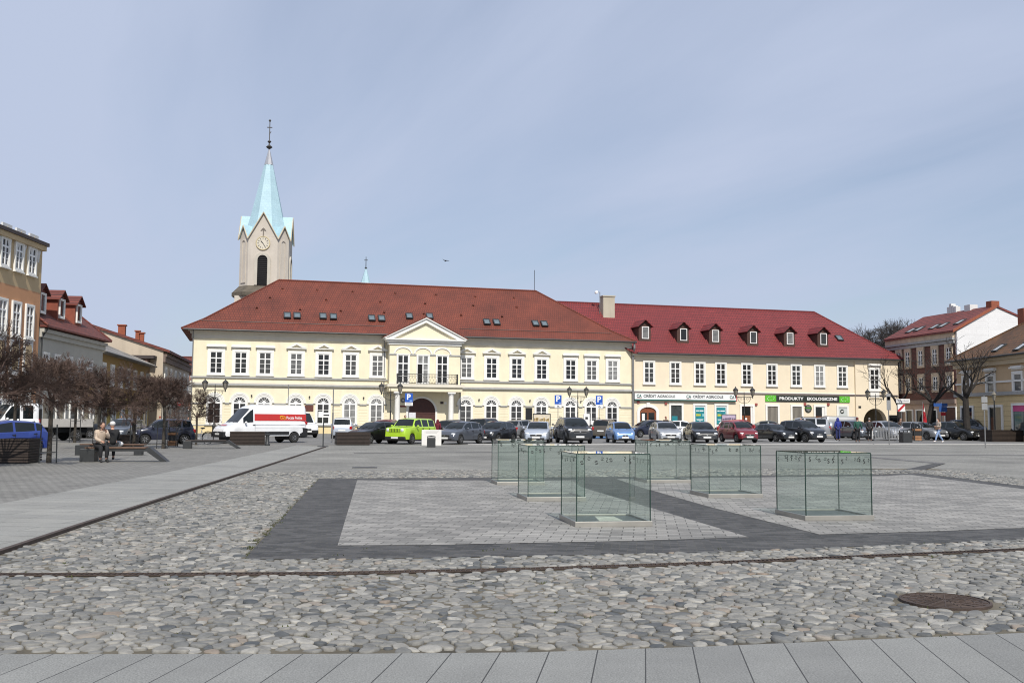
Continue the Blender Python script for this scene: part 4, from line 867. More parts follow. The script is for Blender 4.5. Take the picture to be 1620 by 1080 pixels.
MB().lathe([(0.60, zs1), (0.08, zs2), (0.06, zs2 + 0.1)], 8, (0, 0, 0)).build('spire_tip', M('tip_zinc', (0.45, 0.45, 0.46), 0.35, 0.1, 3, metal=0.6), t)
mb = MB(); z = zs2; mb.lathe([(0.06, z), (0.25, z + 0.12), (0.42, z + 0.28), (0.3, z + 0.42), (0.12, z + 0.55), (0.07, z + 0.8), (0.24, z + 0.98), (0.24, z + 1.06), (0.05, z + 1.2), (0.04, z + 3.5)], 14); mb.build('finial', M('finial_bronze', (0.05, 0.045, 0.04), 0.5, 0.3, 4), t, smooth=40)
mb = MB(); mb.box(-0.05, 0.05, -0.05, 0.05, z + 1.2, z + 3.75); mb.box(-0.32, 0.32, -0.05, 0.05, z + 2.85, z + 2.95); mb.ball((0, 0, z + 3.8), 0.16, 10, 8); mb.prism([(-0.04, z + 1.9), (0.22, z + 2.35), (0.04, z + 2.3)], -0.03, 0.03); mb.build('cross', M('finial_bronze', (0.05, 0.045, 0.04), 0.5, 0.3, 4), t)
# belfry opening, blind panels, clock
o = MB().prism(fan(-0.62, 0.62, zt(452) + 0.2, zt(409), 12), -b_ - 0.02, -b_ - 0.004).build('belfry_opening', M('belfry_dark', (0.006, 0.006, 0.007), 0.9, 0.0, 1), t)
mb = MB(); mb.ring(fan(-0.98, 0.98, zb + 0.2, zt(409), 12), fan(-0.62, 0.62, zb + 0.2, zt(409), 12), -b_ - 0.16, -b_); mb.build('opening_surround', M('tower_trim', (0.46, 0.43, 0.37), 0.9, 0.08, 1), o)
mb = MB()
for i in range(15): mb.box(-0.6, 0.6, -b_ - 0.10, -b_ - 0.03, zb + 0.35 + i * 0.25, zb + 0.40 + i * 0.25)
mb.build('louvre', M('louvre_dark', (0.02, 0.02, 0.022), 0.8, 0.2, 2), o)
# east side opening
mb = MB(); mb.ring([(p[0], p[1]) for p in fan(-0.98, 0.98, zb + 0.2, zt(409), 12)], fan(-0.62, 0.62, zb + 0.2, zt(409), 12), -0.16, 0.0); mb.build('opening_surround', M('tower_trim', (0.46, 0.43, 0.37), 0.9, 0.08, 1), t, (b_ + 0.001, 0, 0), rot=(0, 0, math.pi / 2))
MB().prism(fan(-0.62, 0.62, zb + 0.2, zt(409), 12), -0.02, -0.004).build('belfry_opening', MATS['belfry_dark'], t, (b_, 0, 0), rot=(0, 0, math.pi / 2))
for sgn in (-1, 1):
    m = Vector((sgn * (a_ + b_) / 2, -(a_ + b_) / 2, 0)); rz = sgn * math.pi / 4
    mb = MB(); mb.ring(fan(-0.45, 0.45, zb + 0.5, zt(381), 10), fan(-0.30, 0.30, zb + 0.65, zt(381), 10), -0.10, 0.02); mb.build('blind_panel', beige, t, m, rot=(0, 0, rz))
zc_ = zt(382); clk = MB().lathe([(0.80, -b_ - 0.10), (0.80, -b_ - 0.002)], 28, (0, 0, zc_), 'y').build('clock_face', M('clock_cream', (0.55, 0.51, 0.42), 0.6, 0.1, 3), t)
mb = MB(); mb.torus((0, -b_ - 0.09, zc_), 0.84, 0.06, 'y', 28, 6); mb.build('clock_rim', M('clock_gold', (0.50, 0.42, 0.24), 0.5, 0.1, 4), clk)
mb = MB()
for i in range(12):
    s_ = i * math.pi / 6; mb.tube((0.50 * math.sin(s_), -b_ - 0.115, zc_ + 0.50 * math.cos(s_)), (0.68 * math.sin(s_), -b_ - 0.115, zc_ + 0.68 * math.cos(s_)), 0.035, n=4)
mb.build('hour_mark', dark_metal, clk)
mb = MB()
for L_, ang, r in ((0.60, 148, 0.035), (0.40, 318, 0.05)): mb.tube((0, -b_ - 0.125, zc_), (L_ * math.sin(R(ang)), -b_ - 0.125, zc_ + L_ * math.cos(R(ang))), r, n=4)
mb.build('clock_hand', dark_metal, clk)
mb = MB(); mb.prism([(-0.36, 0), (-0.2, 0.28), (0, 0.45), (0.2, 0.28), (0.36, 0), (0.2, 0.08), (0, 0.15), (-0.2, 0.08)], -b_ - 0.05, -b_ + 0.02); mb.box(-0.06, 0.06, -b_ - 0.045, -b_ + 0.02, -0.62, 0.1); mb.build('gable_ornament', M('ornament_dark', (0.16, 0.14, 0.12), 0.9, 0.1, 2), t, (0, 0, zt(362.5)))
# small spire behind the town hall
t2p = at(575.5, 600, 124); z_ = lambda py: EYE + (662.5 - py) * 124 / FPX
t = thing('small_spire', 'thin pale blue spire with dark cross rising behind the red roof', 'spire', (t2p.x, t2p.y, 0))
MB().lathe([(1.6, 0), (1.6, z_(462)), (0.62, z_(446)), (0.12, z_(425)), (0.08, z_(423.5))], 8).build('spire', blue, t)
mb = MB(); mb.lathe([(0.06, z_(424)), (0.2, z_(423)), (0.05, z_(421)), (0.04, z_(406))], 8); mb.box(-0.03, 0.03, -0.03, 0.03, z_(408), z_(404.5)); mb.box(-0.22, 0.22, -0.04, 0.04, z_(410.5), z_(409.5)); mb.build('cross', dark_metal, t)

# --- buildings down the left side
def house(name, label, cat, O, rot): 
    F = Frame(O, rot); return F, thing(name, label, cat, F.O, F.rot)
# orange house nearest the camera
c1 = at(58, 600, 68.0); c0 = Vector((c1.x + 0.6, 40.0, 0)); rot = math.atan2(c1.y - c0.y, c1.x - c0.x)
OF, oh = house('orange_house', 'tall orange and tan house with white window panels cut by the left edge', 'house', (c0.x, c0.y), rot); OL = (Vector((c1.x, c1.y)) - Vector((c0.x, c0.y))).length
orange = plaster('orange_render', (0.50, 0.26, 0.135)); tan = plaster('tan_render', (0.47, 0.355, 0.205)); greyw = M('house_white', (0.60, 0.60, 0.585), 0.8, 0.06, 1.5, stain=0.1)
oe = OF.z(63, 388); om = OF.z(57, 462); print('orange', oe, om, OL)
MB().box(0, OL, 0, 10, 0, om).build('wall', orange, oh); MB().box(0, OL, 0, 10, om, oe).build('upper_wall', tan, oh)
MB().box(-1, OL + 0.3, -0.35, 10.5, oe + 0.001, oe + 0.24).build('roof', M('dark_roof', (0.05, 0.04, 0.038), 0.8, 0.2, 2), oh); MB().box(-1, OL + 0.1, -0.25, 0.0, oe - 0.35, oe).build('eave_board', tan, oh)
mb = MB(); i = 0
while i * 1.05 < OL: x = OL - 0.6 - i * 1.05; mb.prism([(x - 0.35, oe - 0.36), (x + 0.35, oe - 0.36), (x + 0.12, oe - 0.75), (x + 0.05, oe - 1.25), (x - 0.05, oe - 1.25), (x - 0.12, oe - 0.75)], -0.05, -0.002); i += 1
mb.build('frieze_pattern', greyw, oh)
xs_ = [OF.u(47.5, 460), OF.u(26.5, 450), OF.u(5, 440)]; sp_ = (xs_[0] - xs_[2]) / 2
for k in range(7):
    x = xs_[0] - sp_ * k
    if x < 1: break
    zt2 = OF.z(47.5, 438 - 0) ; 
    rect_window(oh, x, om + 1.15, 0.95, 1.75, 0.14, None, 'tall'); mb = MB(); mb.box(x - 0.62, x + 0.62, -0.13, 0.0, om + 3.06, om + 3.85); mb.build('window_panel', greyw, oh)
    mb = MB(); mb.prism([(x, om + 3.2), (x + 0.14, om + 3.45), (x, om + 3.7), (x - 0.14, om + 3.45)], -0.15, -0.131); mb.build('panel_diamond', tan, oh)
    rect_window(oh, x, om - 3.2, 0.95, 2.1, 0.14, None, 'tall')
    MB().box(x - 0.62, x + 0.62, -0.10, 0.0, om - 5.9, om - 3.42).build('window_panel', greyw, oh)
    MB().prism([(x - 0.3, om - 5.5), (x + 0.3, om - 5.5), (x + 0.42, om - 5.2), (x + 0.42, om - 4.0), (x + 0.3, om - 3.7), (x - 0.3, om - 3.7), (x - 0.42, om - 4.0), (x - 0.42, om - 5.2)], -0.12, -0.101).build('panel_inset', tan, oh)
    rect_window(oh, x, om - 8.2, 0.95, 2.1, 0.14, None, 'tall')
    opening(x - 0.75, x + 0.75, 2.5, 0.1, carglass, 0.14, oh)
# white house with three dormers
d0 = at(58.5, 600, 68.2); d1 = at(161, 600, 82); rot = math.atan2(d1.y - d0.y, d1.x - d0.x)
WF, wh = house('white_house', 'greyish white two storey house with dark red roof and dormers beside the orange house', 'house', (d0.x, d0.y), rot); WL = (d1 - d0).xy.length
wz = WF.z(150, 536); wall_w = plaster('white_render', (0.40, 0.385, 0.335)); print('white', wz, WF.z(62, 512), WL)
MB().box(0.001, WL, 0, 9, 0, wz).build('wall', wall_w, wh); mb = MB(); mb.box(0, WL + 0.1, -0.35, 0.0, wz - 0.45, wz - 0.2); mb.box(0, WL + 0.1, -0.18, 0.0, wz - 0.8, wz - 0.45); mb.build('cornice', wall_w, wh)
dk_tile = tile_mat('dark_red_tile', (0.13, 0.032, 0.022), (0.18, 0.045, 0.03), (0.05, 0.015, 0.012))
rk = 0.82; hip_roof(wh, dk_tile, -0.0, WL + 0.35, -0.6, 9.6, wz, 0.02, WL - 0.9, 4.5, wz + 5.1 * rk)
wdn = M('dormer_dark', (0.05, 0.018, 0.014), 0.8, 0.2, 3)
for px, py in ((65.5, 500), (96, 508), (123, 515)):
    p = WF.hit(px, py, -0.6, rk, wz); o = MB().box(-0.75, 0.75, 0, 3.0, -0.3, 1.7).build('dormer', wdn if px < 80 else M('dormer_red', (0.22, 0.06, 0.035), 0.8, 0.15, 3), wh, p)
    mb = MB(); mb.ring([(0.98, 1.62), (0, 2.35), (-0.98, 1.62)], [(0.98, 1.52), (0, 2.25), (-0.98, 1.52)], -0.25, 3.3, closed=False); mb.prism([(-0.75, 1.701), (0.75, 1.701), (0, 2.24)], 0.0, 3.0); mb.build('dormer_roof', dk_tile, o)
    rect_window(o, 0, 0.3, 0.9, 1.3, 0.06, None, 'plain', -0.002, sill=False)
for px in (70.5, 89, 108, 126, 141): rect_window(wh, WF.u(px, 580), wz - 3.75, 1.05, 1.85, 0.10, None, 'tall')
for x in (1.8, 4.6, 7.4, 10.2, 12.8):
    if x < WL - 1: opening(x - 0.8, x + 0.8, 2.7, 0.3, grey_glass, 0.16, wh)
MB().path([(0.25, -0.55, wz - 0.1), (0.25, -0.12, wz - 0.8), (0.25, -0.12, 0.2)], 0.06, 7).build('downpipe', dark_metal, wh)
MB().box(WL - 3.4, WL - 2.6, -0.30, -0.05, 3.1, 3.9).build('yellow_sign_box', M('sign_yellow', (0.5, 0.36, 0.04), 0.5, 0.1, 3), wh)
# ochre house with old grey sheet roof
e0 = at(155, 600, 84); e1 = at(236, 600, 108); rot = math.atan2(e1.y - e0.y, e1.x - e0.x)
YF, yh = house('ochre_house', 'low ochre house with patchy old grey sheet roof', 'house', (e0.x, e0.y), rot); YL = (e1 - e0).xy.length; yz = YF.z(195, 567); print('ochre', yz, YL)
MB().box(0, YL, 0, 8, 0, yz).build('wall', plaster('ochre_render', (0.30, 0.19, 0.065)), yh); MB().box(-0.02, YL + 0.02, -0.04, 0.0, 0, 3.3).build('lower_wall', plaster('yellow_render', (0.36, 0.27, 0.07)), yh)
old = M('old_sheet', (0.20, 0.19, 0.175), 0.7, 0.5, 0.7, 0.2); hip_roof(yh, old, -0.2, YL + 0.3, -0.6, 8.6, yz, -0.18, YL + 0.25, 4.6, yz + 2.2)
for i in range(7): rect_window(yh, 1.8 + i * (YL - 3) / 6, yz - 2.7, 1.2, 1.7, 0.16, None, 'tall')
for i in range(6): opening(2.2 + i * 4 - 0.8, 2.2 + i * 4 + 0.8, 2.6, 0.1, grey_glass, 0.14, yh, y=-0.04)
MB().path([(-0.2, -0.68, yz - 0.05), (YL + 0.3, -0.68, yz - 0.05)], 0.09, 6).build('gutter', dark_metal, yh)
# beige house with a blank gable wall, then brown house at the corner
g0 = at(257, 600, 110); g1 = at(299, 600, 135); rot = math.atan2(g1.y - g0.y, g1.x - g0.x)
BF, bh_ = house('beige_house', 'beige house with blank side wall and red edged roof beyond the ochre house', 'house', (g0.x, g0.y), rot); BL = (g1 - g0).xy.length; bz = BF.z(275, 559.5); print('beige', bz, BL)
zz = lambda py: EYE + (660 - py) * 110 / FPX
prof = [(0, 0), (0, zz(553)), (8.4, zz(517)), (13, zz(530)), (13, 0)]
MB().prism(prof, -0.001, BL, 'x').build('wall', plaster('beige_render', (0.47, 0.40, 0.31), 0.3), bh_)
mb = MB(); mb.prism([(-0.7, zz(553) - 0.35), (8.4, zz(517) + 0.06), (8.4, zz(517) + 0.36), (-0.7, zz(553) - 0.05)], -0.25, BL + 0.3, 'x'); mb.prism([(8.401, zz(517) + 0.06), (13.6, zz(530) - 0.1), (13.6, zz(530) + 0.2), (8.401, zz(517) + 0.36)], -0.25, BL + 0.3, 'x'); mb.build('roof', dk_tile, bh_)
mb = MB(); mb.box(-0.02, BL, -0.4, -0.002, bz - 0.9, bz - 0.6); mb.box(-0.02, BL, -0.25, -0.002, bz - 1.5, bz - 0.9); mb.build('cornice', M('brown_cornice', (0.16, 0.12, 0.10), 0.85, 0.2, 2), bh_)
for i in range(6): rect_window(bh_, 2 + i * (BL - 4) / 5, 4.9, 1.2, 2.1, 0.25, None, 'tall'); opening(2 + i * (BL - 4) / 5 - 0.8, 2 + i * (BL - 4) / 5 + 0.8, 2.8, 0.1, grey_glass, 0.16, bh_)
chm = M('red_brick', (0.25, 0.075, 0.04), 0.9, 0.2, 6)
for px, yy, w_ in ((193, 8.0, 0.38), (218, 5.0, 0.22), (225, 4.3, 0.22)):
    p = at(px, 525, 113); q = Vector((p.x, p.y, 0)) - BF.O; lx, ly = q.dot(BF.D), q.dot(BF.I); k = 1.0
    zz2 = EYE + (660 - {193: 524, 218: 533, 225: 536}[px]) * 113 / FPX
    mb = MB(); mb.box(lx - w_, lx + w_, ly - w_, ly + w_, zz2 - 1.2, zz2 + .6); mb.box(lx - w_ - 0.1, lx + w_ + 0.1, ly - w_ - 0.1, ly + w_ + 0.1, zz2 + .601, zz2 + .75); mb.build('chimney', chm, bh_)
h0 = at(236.5, 600, 108.5); HF, hh_ = house('dark_brick_house', 'narrow dark brick front squeezed beside the ochre house', 'house', (h0.x, h0.y), math.atan2(25, -3.0))
MB().box(0, 4.2, 0.3, 8, 0, HF.z(247, 640) if False else 8.0).build('wall', M('dark_brick', (0.12, 0.07, 0.055), 0.9, 0.25, 3), hh_); MB().box(-0.2, 4.3, -0.4, 8.2, 8.001, 8.35).build('roof', MATS['dark_roof'], hh_)
for i in range(2): rect_window(hh_, 1.2 + i * 1.9, 4.6, 0.9, 1.7, 0.1, None, 'tall', 0.3)
# end of the street
k0 = at(299, 600, 150); KF, kh = house('red_house', 'distant reddish house closing the street left of the town hall', 'house', (k0.x - 8, k0.y), 0.0)
MB().box(0, 16, 0, 8, 0, 8.5).build('wall', plaster('reddish_render', (0.30, 0.17, 0.13)), kh); hip_roof(kh, dk_tile, -0.4, 16.4, -0.5, 8.5, 8.5, 3, 13, 4, 11)
for i in range(5): rect_window(kh, 2 + i * 3, 5.2, 1.1, 1.8, 0.15, None, 'tall'); opening(1.3 + i * 3, 2.7 + i * 3, 2.6, 0.2, grey_glass, 0.15, kh)

# --- buildings at the right
b1 = at(1512.5, 600, 106.5); b0 = at(1405, 600, 119); rot = math.atan2(b1.y - b0.y, b1.x - b0.x)
RF, rh = house('brown_house', 'three storey brown brick house with pale window surrounds and white gable', 'house', (b0.x, b0.y), rot); RL = (b1 - b0).xy.length; rz = RF.z(1440, 533.5); print('brown', rz, RL, RF.z(1512, 527))
brn = brick_mat('brown_brick', (0.115, 0.048, 0.037), (0.15, 0.062, 0.046), (0.08, 0.045, 0.038), 0.5, 0.16, 0.02, 0, 0.9, 0.3, 'XZY', 0.5, 0.25); pale = M('pale_stone', (0.50, 0.40, 0.29), 0.85, 0.15, 2, stain=0.3)
ry, rzr = 5.0, RF.z(1512, 499, 5.0)
MB().box(0, RL, 0, 11, 0, rz - 0.01).build('wall', brn, rh); MB().box(-0.02, RL - 0.02, -0.06, 0.0, 0, 3.6).build('lower_wall', plaster('pinkish_render', (0.42, 0.31, 0.24)), rh)
gbl = brick_mat('white_boards', (0.66, 0.66, 0.66), (0.70, 0.70, 0.70), (0.45, 0.45, 0.45), 8, 0.22, 0.015, 0, 0.7, 0.4, 'YZX', 0.5, 0.04)
zr_ = rz + 2.75; MB().prism([(0.06, 2), (0.06, rz), (5.0, zr_), (13.0, rz - 0.2), (13.0, 2)], RL + 0.002, RL + 0.25, 'x').build('gable_wall', gbl, rh)
mb = MB(); mb.prism([(-0.5, rz - 0.12), (5.0, zr_ + 0.02), (5.0, zr_ + 0.25), (-0.5, rz + 0.1)], 0.0, RL + 0.35, 'x'); mb.prism([(5.001, zr_ + 0.02), (13.2, rz - 0.2), (13.2, rz + 0.03), (5.001, zr_ + 0.25)], 0.0, RL + 0.35, 'x'); mb.add([(0, -0.5, rz + 0.1), (0, 5, zr_ + 0.25), (0, 5, zr_)], [(0, 1, 2)])
rr_ = tile_mat('dull_red_tile', (0.16, 0.036, 0.028), (0.20, 0.046, 0.034), (0.07, 0.02, 0.018)); mb.build('roof', rr_, rh)
MB().prism([(-0.5, rz - 0.15), (5.0, zr_ - 0.02), (5.0, zr_ + 0.32), (-0.5, rz + 0.16)], RL + 0.36, RL + 0.45, 'x').build('verge', chm, rh)
kr = (zr_ - rz) / 5.5
for px, py in ((1442, 523.5), (1455, 521), (1479, 517.5), (1493, 515), (1519, 510)): skylight(rh, RF, px, py, -0.5, rz + 0.12, kr, 0.9, 1.3, M('skylight_painted_sky', (0.42, 0.44, 0.45), 0.08, 0.15, 1, spec=0.8))  # bright sky reflection is painted into the panes as a pale base colour
for x, w_ in ((RL - 0.35, 0.45), (RL - 4.0, 0.5)): mb = MB(); mb.box(x - w_, x + w_, 4.6, 5.6, zr_ - 0.3, zr_ + 0.75); mb.build('chimney', chm if w_ < 0.5 else greyw, rh)
mb = MB()
for i in range(4): x = RL - 7.7 + i * 0.42; mb.box(x - 0.19, x + 0.19, 4.8, 5.4, zr_ + 0.1, zr_ + (0.9, 1.25, 1.0, 0.85)[i])
mb.build('vent_stack', greyw, rh)
mb = MB(); mb.box(0, RL, -0.35, 0.0, rz - 0.9, rz - 0.65); mb.box(0, RL, -0.18, 0.0, rz - 1.3, rz - 0.95); mb.build('cornice', grey_trim, rh); MB().box(0, RL, -0.3, 0.0, rz - 0.65, rz - 0.02).build('frieze', pale, rh)
mb = MB(); mb.box(0, RL, -0.25, -0.001, 3.61, 4.1); mb.build('belt_course', M('belt_stone', (0.26, 0.19, 0.15), 0.85, 0.15, 2), rh)
wt, wb_ = RF.z(1457, 554.5), RF.z(1457, 578.5); vt, vb_ = RF.z(1457, 597), RF.z(1457, 618)
for px in (1423, 1437, 1457.5, 1480, 1502):
    x = RF.u(px, 570)
    for z0, h0_ in ((wb_, wt - wb_), (vb_, vt - vb_)):
        rect_window(rh, x, z0, 0.82, h0_, 0.0, None, 'tall'); m = MB(); m.ring([(x + 0.66, z0 - 0.25), (x + 0.66, z0 + h0_ + 0.4), (x - 0.66, z0 + h0_ + 0.4), (x - 0.66, z0 - 0.25)], [(x + 0.41, z0), (x + 0.41, z0 + h0_), (x - 0.41, z0 + h0_), (x - 0.41, z0)], -0.14, 0.0); m.build('window_surround', pale, rh)
for px in (1420, 1440, 1456, 1478): x = RF.u(px, 650); opening(x - 0.55, x + 0.55, 2.9, 0.4, carglass, 0.14, rh, y=-0.06)
x = RF.u(1505, 650); opening(x - 0.9, x + 0.9, 3.2, 0.0, M('door_maroon', (0.06, 0.015, 0.012), 0.6, 0.2, 2), 0.1, rh, nm='door', y=-0.06)
# beige house cut by the right edge
f0 = at(1513.5, 600, 92); f1 = at(1680, 600, 76); rot = math.atan2(f1.y - f0.y, f1.x - f0.x)
EF, eh = house('tan_house', 'two storey tan and cream house with mossy orange brown roof at the right edge', 'house', (f0.x, f0.y), rot); EL = (f1 - f0).xy.length; ez = EF.z(1560, 566); print('tan', ez, EF.z(1515, 569), EL)
MB().box(0, EL, 0, 10, 0, ez).build('wall', plaster('tan_wall', (0.52, 0.38, 0.235)), eh); MB().box(-0.02, EL, -0.07, 0.0, 0, 3.9).build('lower_wall', brick_mat('cream_courses', (0.60, 0.47, 0.255), (0.63, 0.50, 0.28), (0.36, 0.28, 0.16), 30, 0.42, 0.02, 0, 0.85, 0.4, 'XZY', 0.5, 0.08), eh)
mb = MB(); mb.box(-0.1, EL, -0.30, 0.0, 3.901, 4.2); mb.build('belt_course', grey_trim, eh); mb = MB(); mb.box(-0.05, EL, -0.12, 0.0, 5.0, 5.16); mb.build('sill_course', white, eh); mb = MB(); mb.box(-0.1, EL, -0.3, 0.0, ez - 0.75, ez - 0.35); mb.box(-0.1, EL, -0.5, 0.0, ez - 0.349, ez - 0.02); mb.build('cornice', plaster('cornice_tan', (0.5, 0.41, 0.28)), eh)
mossy = tile_mat('mossy_tile', (0.15, 0.062, 0.02), (0.105, 0.052, 0.018), (0.05, 0.03, 0.015), noise=0.45); hip_roof(eh, mossy, -0.6, EL + 1, -0.7, 10.5, ez, 4.6, EL + 0.9, 5, ez + 3.7)
for px, py in ((1581, 551), (1616, 549)): skylight(eh, EF, px, py, -0.7, ez, 3.7 / 5.7, 0.9, 1.2, MATS['skylight_painted_sky'])
for px in (1530, 1568, 1611, 1655): x = EF.u(px, 605); z0 = EF.z(1570, 621); rect_window(eh, x, z0, 1.15, EF.z(1570, 594) - z0, 0.22, 'ledge', 'plain')
for px in (1532, 1577): x = EF.u(px, 650); opening(x - 0.95, x + 0.95, 2.9, 0.0, carglass, 0.2, eh, y=-0.07)
x = EF.u(1618, 650); o = opening(x - 1.2, x + 1.2, 3.0, 0.5, grey_glass, 0.2, eh, y=-0.07); MB().box(x - 1.2, x + 1.2, -0.12, -0.101, 2.5, 3.0).build('pink_band', M('pink', (0.5, 0.05, 0.2), 0.5, 0.1, 4), o)
p = EF.hit(1624, 525, 5); MB().box(p.x - 0.5, p.x + 0.5, 4.5, 5.5, ez + 3, ez + 4.7).build('chimney', chm, eh)
MB().path([(-0.6, -0.78, ez - 0.05), (EL, -0.78, ez - 0.05)], 0.09, 6).build('gutter', dark_metal, eh)
# ---------------------------------------------------------------- vehicles
# profiles run from the nose (0) to the tail (1) of the length, heights as shares of the height
KINDS = {
 'hatch': dict(L=3.95, W=1.68, H=1.49, top=[(0, .38), (.015, .47), (.05, .545), (.14, .60), (.265, .655), (.34, .81), (.43, .945), (.55, 1.0), (.78, .975), (.88, .93), (.955, .66), (.985, .60), (1, .40)], belt=[(0, .36), (.05, .52), (.14, .575), (.265, .62), (.6, .645), (.9, .69), (.97, .60), (1, .39)], cowl=.265, roof=.43, rear=(.885, .955), win=[(.33, .56), (.585, .80), (.82, .88)], wh=(.185, .815)),
 'sedan': dict(L=4.5, W=1.74, H=1.43, top=[(0, .38), (.015, .47), (.05, .56), (.14, .61), (.275, .665), (.35, .82), (.43, .95), (.53, 1.0), (.68, .965), (.765, .84), (.835, .715), (.93, .70), (.985, .64), (1, .42)], belt=[(0, .36), (.05, .53), (.14, .59), (.275, .63), (.6, .66), (.835, .69), (.93, .675), (.985, .62), (1, .41)], cowl=.275, roof=.43, rear=(.69, .83), win=[(.34, .535), (.56, .71)], wh=(.185, .79)),
 'wagon': dict(L=4.5, W=1.74, H=1.46, top=[(0, .38), (.015, .47), (.05, .55), (.14, .60), (.265, .66), (.34, .82), (.42, .95), (.52, 1.0), (.80, .98), (.90, .94), (.965, .66), (.99, .58), (1, .40)], belt=[(0, .36), (.05, .52), (.14, .58), (.265, .625), (.6, .65), (.92, .67), (.98, .58), (1, .39)], cowl=.265, roof=.42, rear=(.905, .965), win=[(.33, .53), (.555, .74), (.765, .89)], wh=(.18, .80)),
 'suv': dict(L=4.3, W=1.80, H=1.66, top=[(0, .44), (.015, .55), (.05, .60), (.14, .635), (.25, .675), (.32, .82), (.40, .95), (.50, 1.0), (.80, .98), (.90, .945), (.965, .66), (.985, .58), (1, .40)], belt=[(0, .42), (.05, .575), (.14, .61), (.25, .645), (.6, .66), (.92, .69), (.97, .60), (1, .39)], cowl=.25, roof=.40, rear=(.905, .965), win=[(.31, .53), (.555, .75), (.775, .89)], wh=(.185, .80)),
 'boxy': dict(L=4.25, W=1.80, H=1.70, top=[(0, .46), (.008, .60), (.03, .635), (.14, .655), (.25, .675), (.30, .82), (.35, .955), (.45, 1.0), (.90, .985), (.955, .95), (.985, .64), (.995, .56), (1, .40)], belt=[(0, .44), (.03, .615), (.14, .635), (.25, .65), (.6, .655), (.95, .66), (.985, .60), (1, .39)], cowl=.25, roof=.35, rear=(.957, .985), win=[(.29, .51), (.54, .72), (.75, .92)], wh=(.19, .80)),
 'mini': dict(L=3.6, W=1.62, H=1.55, top=[(0, .36), (.015, .46), (.06, .55), (.14, .60), (.215, .65), (.30, .82), (.39, .955), (.50, 1.0), (.82, .98), (.92, .94), (.97, .66), (.985, .58), (1, .40)], belt=[(0, .34), (.06, .525), (.215, .615), (.6, .63), (.93, .66), (.975, .58), (1, .39)], cowl=.215, roof=.39, rear=(.925, .972), win=[(.28, .54), (.565, .76), (.785, .91)], wh=(.175, .82)),
 'van': dict(L=5.9, W=2.0, H=2.45, top=[(0, .22), (.008, .34), (.04, .425), (.10, .475), (.155, .525), (.24, .74), (.30, .895), (.345, .965), (.40, 1.0), (.97, 1.0), (.99, .98), (1, .24)], belt=[(0, .2), (.04, .41), (.155, .50), (.3, .515), (.98, .53), (1, .23)], cowl=.155, roof=.30, rear=None, win=[(.215, .335)], wh=(.155, .83)),
 'truck': dict(L=2.9, W=1.95, H=2.25, top=[(0, .26), (.01, .38), (.06, .46), (.17, .52), (.25, .57), (.36, .80), (.44, .955), (.52, 1.0), (.96, .99), (.99, .96), (1, .3)], belt=[(0, .24), (.06, .44), (.25, .545), (.6, .555), (.98, .56), (1, .29)], cowl=.25, roof=.44, rear=None, win=[(.32, .60), (.66, .86)], wh=(.27, 1.6)),
 'microvan': dict(L=4.8, W=1.90, H=1.95, top=[(0, .28), (.01, .40), (.05, .48), (.12, .52), (.19, .565), (.27, .78), (.345, .945), (.42, 1.0), (.96, .99), (.985, .96), (1, .3)], belt=[(0, .26), (.05, .46), (.19, .54), (.5, .55), (.98, .55), (1, .29)], cowl=.19, roof=.345, rear=None, win=[(.25, .40)], wh=(.175, .80)),
}
def interp(pr, t):
    for (a, b), (c, d) in zip(pr, pr[1:]):
        if a <= t <= c: return b + (d - b) * (t - a) / (c - a + 1e-9)
    return pr[-1][1]
